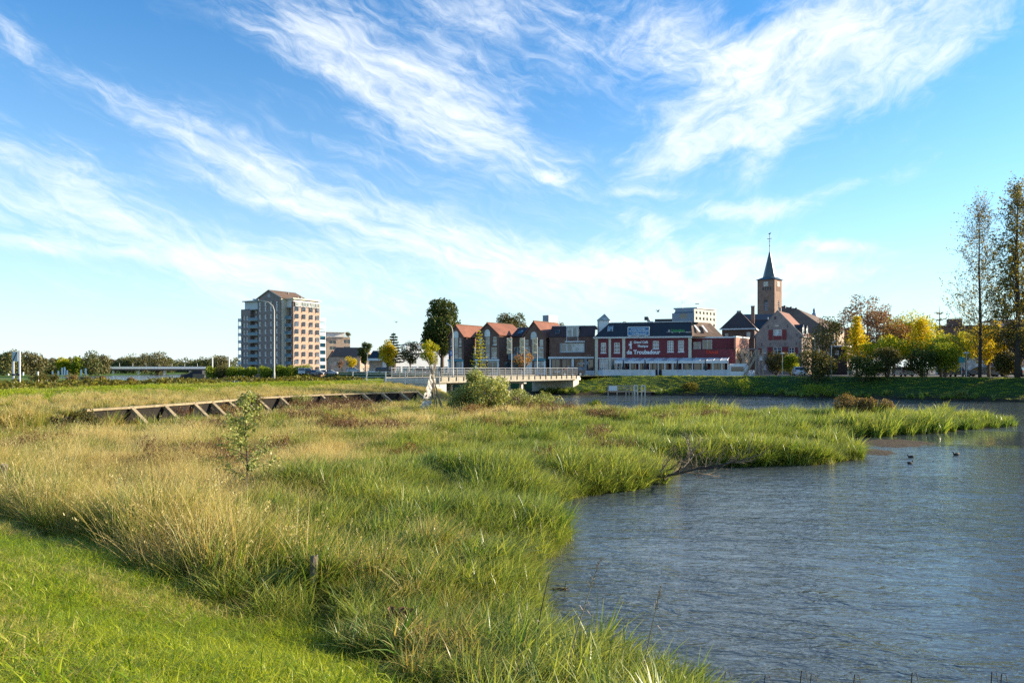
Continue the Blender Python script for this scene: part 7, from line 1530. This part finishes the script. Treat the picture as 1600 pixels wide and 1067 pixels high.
# ================================================================== STREET LAMPS, SIGNS, FLAGS
LAMPM = mat('lamp_post_paint', (0.48, 0.46, 0.42), .45, .15, 5); HEADM = mat('lamp_head_grey', (0.22, 0.26, 0.30), .4, .1, 5)
def lamp_arm(label, px, Yd, topy, armpx, z0=None, sgn=-1):
    x_ = XP(px, Yd); z0 = hgt(x_, Yd) if z0 is None else z0; H = CZ - (topy - HOR) / F * Yd - z0; L = armpx / (F / Yd); t = thing('street_lamp', label, 'street lamp', (x_, Yd, z0 - .1))
    oneoff('post', lambda m: m.tube([(0, 0, 0), (0, 0, 1.2), (0, 0, 1.25), (0, 0, H - 1.2), (sgn * .08 * L, 0, H - .65), (sgn * .3 * L, 0, H - .25), (sgn * .85 * L, 0, H)], [.11, .11, .085, .06, .055, .05, .045], LAMPM, 8), t, smooth=True)
    oneoff('lamp_head', lambda m: m.hexa([(sgn * L * .8, -.13, H - .08), (sgn * L * 1.12, -.13, H - .0), (sgn * L * 1.12, .13, H), (sgn * L * .8, .13, H - .08), (sgn * L * .82, -.1, H + .1), (sgn * L * 1.1, -.08, H + .14), (sgn * L * 1.1, .08, H + .14), (sgn * L * .82, .1, H + .1)], HEADM), t); return t
lamp_arm('tall street lamp with long curved arm before the apartment tower', 428.5, 84, 467.5, 30)
lamp_arm('street lamp carrying the blue sign left of the brick houses', 707.5, 92, 505, 9, 2.5)
lamp_arm('slim street lamp right of the cafe square near the cottage', 1299, 104, 532, -6, None)
def lamp_dish(label, px, Yd, topy):
    x_ = XP(px, Yd); z0 = hgt(x_, Yd); H = CZ - (topy - HOR) / F * Yd - z0; t = thing('post_top_lamp', label, 'street lamp', (x_, Yd, z0 - .05))
    oneoff('post', lambda m: m.tube([(0, 0, 0), (0, 0, .9), (0, 0, .92), (0, 0, H - .2)], [.07, .07, .05, .04], LAMPM, 8), t); oneoff('lamp_head', lambda m: m.lathe([(.05, H - .3), (.12, H - .22), (.36, H - .08), (.38, H - .04), (.2, H + .02), (.03, H + .05)], METW, 12), t)
lamp_dish('white dish headed lamp before the old brick gable', 1222.5, 116, 551); lamp_dish('white dish headed lamp left of the silver estate car', 1510, 96.5, 550)
lamp_dish('small lamp post beside the columnar dark tree', 574, 200, 552)
SGN = mat('blue_sign_face', (0.02, 0.12, 0.42), .4, .08, 3); SGT = mat('teal_sign_face', (0.02, 0.22, 0.25), .4, .08, 3)
def sign(label, px, Yd, z0, zc, w, h, m_, name='traffic_sign', arrow=True):
    t = thing(name, label, 'sign', (XP(px, Yd), Yd, z0)); oneoff('post', lambda m: m.tube([(0, .06, 0), (0, .06, zc + h / 2)], .04, METAL, 6), t); oneoff('sign_board', lambda m: m.box(-w / 2, w / 2, -.01, .02, zc - h / 2, zc + h / 2, m_), t)
    if arrow: oneoff('white_symbol', lambda m: (m.prism([(-.04, zc - h * .3), (.04, zc - h * .3), (.04, zc + h * .1), (.14, zc + h * .1), (0, zc + h * .34), (-.14, zc + h * .1), (-.04, zc + h * .1)], -.03, -.012, WHITE)), t)
sign('blue rectangular sign at the lamp left of the brick houses', 705, 91, 2.5, CZ - (552 - HOR) / F * 91 - 2.5, .42, .66, SGN); sign('teal board on a post between the shade trees at the right', 1503, 97.5, tz, 2.35, .75, .75, SGT, arrow=False); sign('small blue parking sign before the dark cottage', 1295, 105, tz, 1.2, .5, .5, SGN)
FLG = mat('cream_flag_cloth', (0.60, 0.52, 0.34), .7, .15, 3); FLT = mat('flag_print', (0.22, 0.13, 0.05), .7, .2, 4)
for i, px in enumerate((799.5, 819.5, 839.5)):
    Yd = 101.5 + i * 1.2; k = F / Yd; z0 = 2.7; t = thing('banner_pole', ['left cream banner flag on a white pole at the bridge', 'middle cream banner flag on a white pole at the bridge', 'right cream banner flag on a white pole at the bridge'][i], 'flag', (XP(px, Yd), Yd, z0), 0, 'banner flags at the bridge')
    H = CZ - (528 - HOR) / k - z0; oneoff('pole', lambda m: m.tube([(0, 0, 0), (0, 0, H + .1)], [.05, .035], METW, 7), t); oneoff('crossarm', lambda m: m.tube([(0, 0, H), (-.68, 0, H)], .02, METAL, 5), t)
    mb = MB(); n = 14; w = .62; Hb = 2.15
    P_ = [[(-.05 - w * j / 4 + (.03 * math.sin(k_ * 1.3 + i)), .07 * math.sin(k_ * .8 + j * .9 + i * 2), H - .03 - Hb * k_ / n) for j in range(5)] for k_ in range(n + 1)]
    for a in range(n):
        for b in range(4): mb.face([P_[a][b], P_[a][b + 1], P_[a + 1][b + 1], P_[a + 1][b]], FLG)
    mb.obj('flag_cloth', t)
    def prt(m):
        for k_ in range(2, 12):
            if k_ % 5 == 4: continue
            y = .07 * math.sin(k_ * .8 + 1.8 + i * 2) - .025; z = H - .03 - Hb * (k_ + .5) / n; xx = -.36 + .03 * math.sin(k_ * 1.7); m.box(xx - .07, xx + .06 * (1 + (k_ % 2)), y - .004, y, z - .035, z + .04, FLT)
    oneoff('flag_print', prt, t)
# ================================================================== MARKER BOARD left
mk = thing('water_marker_posts', 'two white posts with black bands carrying a striped marker board', 'marker', (XP(20.5, 57), 57, 1.3), R(4))
kM = F / 57; mz = lambda py: CZ - (py - HOR) / kM - 1.3
WPO = mat('marker_white', (.74, .70, .72), .5, .08, 4)
for x_, top in ((0, mz(549)), (.47, mz(548))): oneoff('post', lambda m: m.box(x_ - .06, x_ + .06, -.05, .05, -.3, top, WPO), mk)
oneoff('board', lambda m: m.box(-.03, .40, -.10, -.055, mz(564.5), mz(549.5), mat('board_grey', (.42, .50, .54), .5, .1, 3)), mk); oneoff('diagonal_stripe', lambda m: m.prism([(.0, mz(563.8)), (.07, mz(563.8)), (.37, mz(550.5)), (.30, mz(550.5))], -.112, -.102, DARKP), mk)
for z_ in (mz(586), mz(595)): oneoff('crossbar', lambda m: (m.box(-.07, .54, -.11, -.055, z_ - .05, z_ + .10, DARKP), m.box(.2, .28, -.118, -.112, z_ - .05, z_ + .1, mat('pinkish_band', (.55, .40, .42), .5))), mk)
# ================================================================== small posts and far fence
pg = random.Random(2); W2 = mat('bleached_post', (0.46, 0.42, 0.35), .85, .2, 8)
lst = [60, 66, 74, 80, 86, 93, 100, 107, 116, 124, 133, 140, 148, 151, 155, 296, 320, 339, 366, 372, 376, 380, 388, 470, 476, 484, 508, 522, 536, 558]
for i, px in enumerate(lst):
    Yd = (118 if px < 200 else 165) + pg.uniform(-4, 4); x_ = XP(px, Yd); t = put('fence_post', oneoff('tmp', lambda m: m.box(-.06, .06, -.06, .06, 0, pg.uniform(1.0, 1.5) * (1 if px < 200 else 1.5), W2), None).data, None, (x_, Yd, max(hgt(x_, Yd), .0) - .15))
    bpy.data.objects.remove([o for o in bpy.data.objects if o.name.startswith('tmp')][0])
    tag(t, ('short bleached post in the row standing before the meadow scrub' if px < 200 else 'bleached post in the loose row before the quay and limes'), 'post', 'bleached posts by the meadow scrub' if px < 200 else 'bleached posts before the quay')
for i, (px, py) in enumerate([(13, 575.5), (36, 573), (59, 572), (82, 571.5), (91, 571), (97, 566), (101, 565), (105, 570), (127, 569), (134, 567)]):
    Yd = 300; t = put('far_post', oneoff('tmp', lambda m: m.box(-.22, .22, -.22, .22, 0, (578 - py) * Yd / F, WHITE), None).data, None, (XP(px, Yd), Yd, 1.0)); bpy.data.objects.remove([o for o in bpy.data.objects if o.name.startswith('tmp')][0])
    tag(t, 'distant white post in the meadow before the tree line', 'post', 'white posts far across the meadow')
for px in (332, 358):
    t = put('white_mast', oneoff('tmp', lambda m: m.tube([(0, 0, 0), (0, 0, 9)], .3, WHITE, 6), None).data, None, (XP(px, 400), 400, 1.0)); bpy.data.objects.remove([o for o in bpy.data.objects if o.name.startswith('tmp')][0])
    tag(t, 'white mast left of the apartment tower, ' + ('farther from it' if px < 340 else 'nearer to it'), 'mast')
# ================================================================== POLE TENT
tp = thing('pole_tent', 'tall bundle of bare willow poles with a tattered white cloth on its left side', 'tent', (XP(676, 61), 61, .15))
CLO = mat('tattered_cloth', (0.62, 0.58, 0.52), .8, .35, 9, tint2=(.22, .20, .17)); gp = random.Random(6); kx = 61 / F
tops = [(-8, 572 - 14), (9, 547), (5, 553), (2, 566), (-2, 570), (-5, 574), (7, 560), (1, 573)]; bots = [(-20, 645), (-12, 648), (-4, 650), (3, 651), (10, 650), (15, 646), (18, 640), (6, 636)]
for i, ((tx_, ty_), (bx2, by2)) in enumerate(zip(tops, [bots[j] for j in (5, 0, 1, 6, 4, 3, 2, 7)])):
    y1 = gp.uniform(-.5, .5); kx2 = -y1
    p0 = Vector((bx2 * kx, y1 * 1.6, 0)); mid = Vector((gp.uniform(-1.2, 1.2) * kx, gp.uniform(-.06, .06), CZ - (588 - HOR) * kx - .15)); p2 = Vector((tx_ * kx, -y1 * .6, CZ - (ty_ - HOR) * kx - .15))
    oneoff('pole', lambda m: m.tube([p0, p0.lerp(mid, .5) + Vector((gp.uniform(-.04, .04), 0, 0)), mid, p2], [.055, .05, .045, .025], WOODG if i % 3 else WOODP, 6), tp)
def cloth(m):
    n = 18; pr = None
    for k in range(n + 1):
        f = k / n; z = .35 + 3.0 * f; l = Vector((-17 * kx * (1 - f) + -3.0 * kx * f, -1.25 * (1 - f) - .22, z)); r = Vector((-2.0 * kx * (1 - f) + .05 * math.sin(k * 1.9), -.45 * (1 - f) - .06, z + .05 * math.sin(k * 2.7)))
        row = [l.lerp(r, j / 5) + Vector((0, .05 * math.sin(k * 2.1 + j * 1.7), .03 * math.sin(j * 3 + k))) for j in range(6)]
        if pr and not (k == 6):
            for j in range(5):
                if gp.random() > .07: m.face([pr[j], pr[j + 1], row[j + 1], row[j]], CLO)
        pr = row
oneoff('cloth', cloth, tp)
oneoff('rope', lambda m: m.lathe([(.14, 0), (.16, .05), (.13, .12), (.16, .18), (.12, .24)], WOODP, 9, Matrix.Translation((0, 0, CZ - (590 - HOR) * kx - .15))), tp)
# ================================================================== JETTY, steps in the bank
jt = thing('floating_jetty', 'floating wooden jetty with pale railing and square frames below the cafe', 'jetty', (XP(950, 109.3), 109.3, 0), R(-3)); kj = F / 108
jx = lambda px: (px - 950) / kj
for i in range(22): oneoff('plank', lambda m: m.box(jx(953) + i * .31, jx(953) + i * .31 + .29, -.2, 1.4, .42, .48, WOODG), jt)
oneoff('float', lambda m: (m.box(jx(953), jx(1018), -.1, 1.3, -.1, .41, WOODD), m.box(jx(1006), jx(1018), .1, 1.2, .42, .5, WOODG)), jt)
for px in (950, 964, 978, 983, 988, 993): oneoff('post', lambda m: m.box(jx(px) - .09, jx(px) + .09, -.25, -.10, -.3, 1.45, WOODP), jt)
for z_ in (.62, 1.0, 1.38): oneoff('rail', lambda m: m.box(jx(950), jx(993), -.27, -.17, z_ - .10, z_ + .06, WOODP), jt)
oneoff('white_panel', lambda m: m.box(jx(951), jx(964), -.30, -.25, .65, 1.35, WHITE), jt)
for px in (990, 1001.5): oneoff('square_frame', lambda m: (m.box(jx(px), jx(px) + .17, -.32, -.1, -.1, 1.5, CREAM), m.box(jx(px) + .5, jx(px) + .67, -.32, -.1, -.1, 1.5, CREAM), m.box(jx(px) + .17, jx(px) + .5, -.32, -.1, 1.33, 1.5, CREAM), m.box(jx(px) + .17, jx(px) + .5, -.32, -.1, .58, .74, CREAM)), jt)
sp_ = thing('bank_steps', 'grey concrete steps going down the grass bank from the terrace gap', 'steps', (XP(1027, 117.8), 117.8, 0), 0)
for i in range(11): oneoff('step', lambda m: m.box(-.9 - i * .24, .7 - i * .24, -i * .55 + .0, -i * .55 + .57, 2.3 - i * .215, 2.76 - i * .215, CONCW if i % 2 else GREYP), sp_)
for i in range(4): oneoff('landing_stone', lambda m: m.box(-4.2 - i * .6, -3.5 - i * .6, -6.7 - i * .45, -6.1 - i * .45, .1, .42 - i * .05, GREYP), sp_)
# ================================================================== FENCE POSTS on the near dike toe
for px, base, hpx, wpx, lab in ((488, 925, 52, 13, 'short grey wooden post at the foot of the grass dike, nearest one'), (208, 838, 44, 9, 'grey wooden post half sunk in dry grass on the dike toe'), (4, 775, 46, 10, 'dark wooden post cut by the left edge of the picture'), (90, 800, 20, 7, 'low broken post stump in the shaded dike toe')):
    z_ = .45; Yd = (CZ - z_) * F / (base - HOR); x_ = XP(px, Yd); Hh = hpx / F * Yd + .34; wd = wpx / F * Yd
    def fp(m):
        g = random.Random(px); n = 8; r = wd / 2; prof = [(r * 1.05, 0), (r, Hh * .5), (r * .97, Hh - .02)]
        m.lathe(prof, WOODG, n); 
    mb = MB(); fp(mb); 
    g = random.Random(px)
    for j in range(len(mb.v)):
        v = mb.v[j]; q = .88 + .24 * g.random(); mb.v[j] = (v[0] * q + v[2] * .04, v[1] * q, v[2] + (g.uniform(-.03, .04) if v[2] > Hh * .8 else 0))
    o = mb.obj('fence_post'); o.location = (x_, Yd, hgt(x_, Yd) - .12); tag(o, lab, 'post', 'old fence posts at the dike toe')
# ================================================================== FALLEN BRANCH in the water
fbn = thing('fallen_branch', 'dead branching bough lying in the water off the reed point', 'branch', (XP(1000, 25.4), 25.4, .08)); gb2 = random.Random(11)
mbm = MB(); tw_ = MB(); DB = mat('wet_bark', (0.06, 0.045, 0.035), .7, .3, 10); TWG = mat('dry_twig', (0.24, 0.18, 0.11), .85, .3, 10)
def rec(m, p, d, L, r, lv):
    q = p; pts_ = [p]
    for k in range(4): d = (d + Vector((gb2.uniform(-.25, .25), gb2.uniform(-.25, .25), gb2.uniform(-.12, .14)))).normalized(); q = q + d * L / 4; q.z = max(q.z, -.06 + .03 * lv); pts_.append(q.copy())
    m.tube(pts_, [r * (1 - .17 * k) for k in range(5)], DB if lv < 2 else TWG, 5 if lv < 2 else 3, False)
    if lv < 4:
        for k in range(5 if lv else 6):
            pp = pts_[min(4, 1 + k % 4)]; dd = (d + Vector((gb2.uniform(-.9, .9), gb2.uniform(-.9, .9), gb2.uniform(-.25, .65)))).normalized(); rec(mbm if lv + 1 < 2 else tw_, pp.copy(), dd, L * gb2.uniform(.38, .6), r * .5, lv + 1)
rec(mbm, Vector((0, 0, .08)), Vector((1, -.14, .03)), 2.6, .06, 0); rec(mbm, Vector((.8, -.1, .08)), Vector((.8, .35, .22)), 1.9, .045, 1)
mbm.obj('bough', fbn, smooth=True); tw_.obj('twigs', fbn)
# ================================================================== DUCKS, BIRDS, floating leaves
DK = mat('duck_dark', (0.03, 0.028, 0.025), .7, .2, 10); WB_ = mat('duck_bill', (.3, .25, .1), .5)
def duck(label, px, py, s, rz):
    x_, y_ = G(px, py); t = thing('duck', label, 'duck', (x_, y_, 0), rz)
    def bd(m):
        pf = [(-.20, .05, .02), (-.17, .08, .05), (-.08, .055, .085), (.04, .05, .085), (.12, .06, .06), (.15, .10, .04), (.165, .15, .032), (.19, .175, .034), (.225, .172, .02)]
        m.tube([(a * s, 0, b * s) for a, b, c in pf], [c * s for a, b, c in pf], DK, 9)
    oneoff('body', bd, t, smooth=True); oneoff('bill', lambda m: m.box(.22 * s, .275 * s, -.015 * s, .015 * s, .155 * s, .175 * s, WB_), t); oneoff('tail', lambda m: m.hexa([(-.27 * s, -.02 * s, .08 * s), (-.17 * s, -.04 * s, .05 * s), (-.17 * s, .04 * s, .05 * s), (-.27 * s, .02 * s, .08 * s), (-.27 * s, -.02 * s, .09 * s), (-.17 * s, -.04 * s, .09 * s), (-.17 * s, .04 * s, .09 * s), (-.27 * s, .02 * s, .09 * s)], DK), t)
duck('dark duck on the calm water, farthest right of three', 1494, 711, .85, R(190)); duck('dark duck left of the mud flat, upper of two', 1423, 714.5, .7, R(170)); duck('dark duck left of the mud flat, lower of two', 1422, 724.5, .7, R(10))
def bird(label, px, py, Yd, s, rz):
    x_, y_, z_ = P(px, py, Yd); t = thing('flying_bird', label, 'bird', (x_, y_, z_), rz)
    oneoff('body', lambda m: m.tube([(-.22 * s, 0, 0), (-.1 * s, 0, .01), (.1 * s, 0, .02), (.2 * s, 0, .03), (.26 * s, 0, .02)], [.01 * s, .05 * s, .06 * s, .035 * s, .01 * s], DK, 7), t)
    for q in (-1, 1): oneoff('wing', lambda m: m.hexa([(-.08 * s, 0, .02), (.1 * s, 0, .02), (.06 * s, q * .28 * s, .22 * s), (-.06 * s, q * .28 * s, .22 * s), (-.08 * s, 0, .03 * s), (.1 * s, 0, .03 * s), (.06 * s, q * .28 * s, .235 * s), (-.06 * s, q * .28 * s, .235 * s)], DK), t); oneoff('wing_tip', lambda m: m.hexa([(-.06 * s, q * .28 * s, .22 * s), (.06 * s, q * .28 * s, .22 * s), (-.02 * s, q * .6 * s, .16 * s), (-.06 * s, q * .6 * s, .16 * s), (-.06 * s, q * .28 * s, .235 * s), (.06 * s, q * .28 * s, .235 * s), (-.02 * s, q * .6 * s, .17 * s), (-.06 * s, q * .6 * s, .17 * s)], DK), t)
bird('dark bird flying above the cafe roof', 1028, 487, 90, 1.0, R(20)); bird('small bird flying above the layered conifer', 619, 504, 100, .8, R(60))
fl_ = thing('floating_reed_tuft', 'small tuft of broken reed floating near the shore', 'reed tuft', (*G(876, 921), 0))
oneoff('stalk', lambda m: (m.tube([(-.12, 0, .02), (.02, .02, .03), (.16, .05, .02)], .012, WOODP, 5), m.tube([(-.14, .05, .01), (.0, -.02, .03), (.10, -.05, .02)], .016, mat('rust_leaf', (.25, .10, .03), .8), 5)), fl_); oneoff('leaf', lambda m: (m.hexa([(.06, 0, 0), (.08, 0, 0), (.08, .01, 0), (.06, .01, 0), (.10, .02, .16), (.105, .02, .16), (.105, .025, .16), (.10, .025, .16)], MATS['leaf_lime']), m.hexa([(.08, 0, .02), (.1, 0, .02), (.1, .01, .02), (.08, .01, .02), (.2, .02, .07), (.205, .02, .07), (.205, .025, .07), (.2, .025, .07)], MATS['leaf_lime'])), fl_)
# ================================================================== tall dead stalks at the bottom
def stalk(label, px, py_top, py_base, Yd, lean, seed, heads=True):
    g = random.Random(seed); x_ = XP(px, Yd); zt = CZ - (py_top - HOR) / F * Yd; zb = max(hgt(x_, Yd), 0) - .03; H = zt - zb; t = thing('dead_stalk', label, 'plant', (x_, Yd, zb)); L = lean / F * Yd
    pts_ = [Vector((L * (q ** 1.4), .03 * math.sin(q * 5), H * q)) for q in (0, .2, .4, .6, .8, 1)]
    oneoff('stem', lambda m: m.tube(pts_, [.012, .011, .010, .008, .006, .004], WOODP if heads else DB, 5), t)
    def hd(m):
        for k in range(34):
            q = g.uniform(.80, 1.0); p = Vector((L * q ** 1.4, .03 * math.sin(q * 5), H * q)); d = Vector((g.gauss(0, 1) + .3, g.gauss(0, 1), abs(g.gauss(0, 1)) + .5)).normalized() * g.uniform(.02, .06) * (1.6 - (q - .8) * 5) ; m.tube([p, p + d * .6, p + d], [.0035, .003, .002], TWG, 3, False); m.box(p.x + d.x - .003, p.x + d.x + .003, p.y + d.y - .003, p.y + d.y + .003, p.z + d.z - .005, p.z + d.z + .005, WOODP)
    if heads: oneoff('seed_head', hd, t)
    def lv(m):
        for k in range(6):
            q = g.uniform(.25, .7); p = Vector((L * q ** 1.4, 0, H * q)); a = g.uniform(0, 6.28); d = Vector((math.cos(a), math.sin(a), .2)) * g.uniform(.06, .14); m.tube([p, p + d * .6 + Vector((0, 0, .02)), p + d - Vector((0, 0, .04))], [.006, .005, .001], WOODP, 3, False)
    oneoff('dead_leaves', lv, t)
stalk('tallest pale dead stalk rising over the water from the near reeds', 880, 872, 1000, 8.6, 58, 1); stalk('pale dead stalk with feathery head, right of the tallest one', 1000, 915, 1020, 8.5, 32, 2)
stalk('bent bare stalk at the left of the near reeds', 832, 895, 1000, 9.6, 26, 3, False)
def dock(label, px, py, Yd, seed):
    g = random.Random(seed); x_ = XP(px, Yd); zt = CZ - (py - HOR) / F * Yd; zb = hgt(x_, Yd) - .03; t = thing('dock_plant', label, 'plant', (x_, Yd, zb)); H = zt - zb; DKR = mat('dock_brown', (0.15, 0.06, 0.03), .8, .4, 14)
    oneoff('stem', lambda m: m.tube([(0, 0, 0), (.02, 0, H * .5), (.05, 0, H)], [.012, .01, .004], DKR, 5), t)
    def lf(m):
        for k in range(5):
            q = g.uniform(.7, 1); a = g.uniform(0, 6.28); p = Vector((.05 * q, 0, H * q)); d = Vector((math.cos(a), math.sin(a), -.6)) * .16; s = Vector((-math.sin(a), math.cos(a), 0)) * .045
            c = [p, p + d * .5 + s + Vector((0, 0, .05)), p + d, p + d * .5 - s + Vector((0, 0, .05))]; m.face(c, DKR)
    oneoff('leaf', lf, t)
dock('rusty dock plant with hanging dead leaves, left of a pair', 604, 945, 10.2, 4); dock('rusty dock plant with hanging dead leaves, right of a pair', 629, 946, 10.1, 5); dock('rusty dock plant in the dark gap by the wooden post', 555, 868, 12.5, 6)
# curled black dead stems along the lower water edge
for i, (px, Yd) in enumerate([(1128, 8.9), (1190, 8.7), (1247, 8.6), (1262, 8.65), (1330, 8.5), (1420, 8.4), (1545, 8.4), (1560, 8.4)]):
    t = thing('curled_stem', 'curled blackened dead reed stem at the lower edge of the water', 'reed stem', (XP(px, Yd), Yd, -.05), 0, 'curled dead stems at the water edge'); g = random.Random(i); z = CZ - (1052 - HOR) / F * Yd + .05 + g.uniform(-.03, .03)
    oneoff('stem', lambda m: m.tube([(0, 0, 0), (.02, 0, z * .6), (.05, .02, z), (.10, .02, z * .98), (.13, .02, z * .7)], [.008, .008, .007, .005, .003], DB, 4), t)
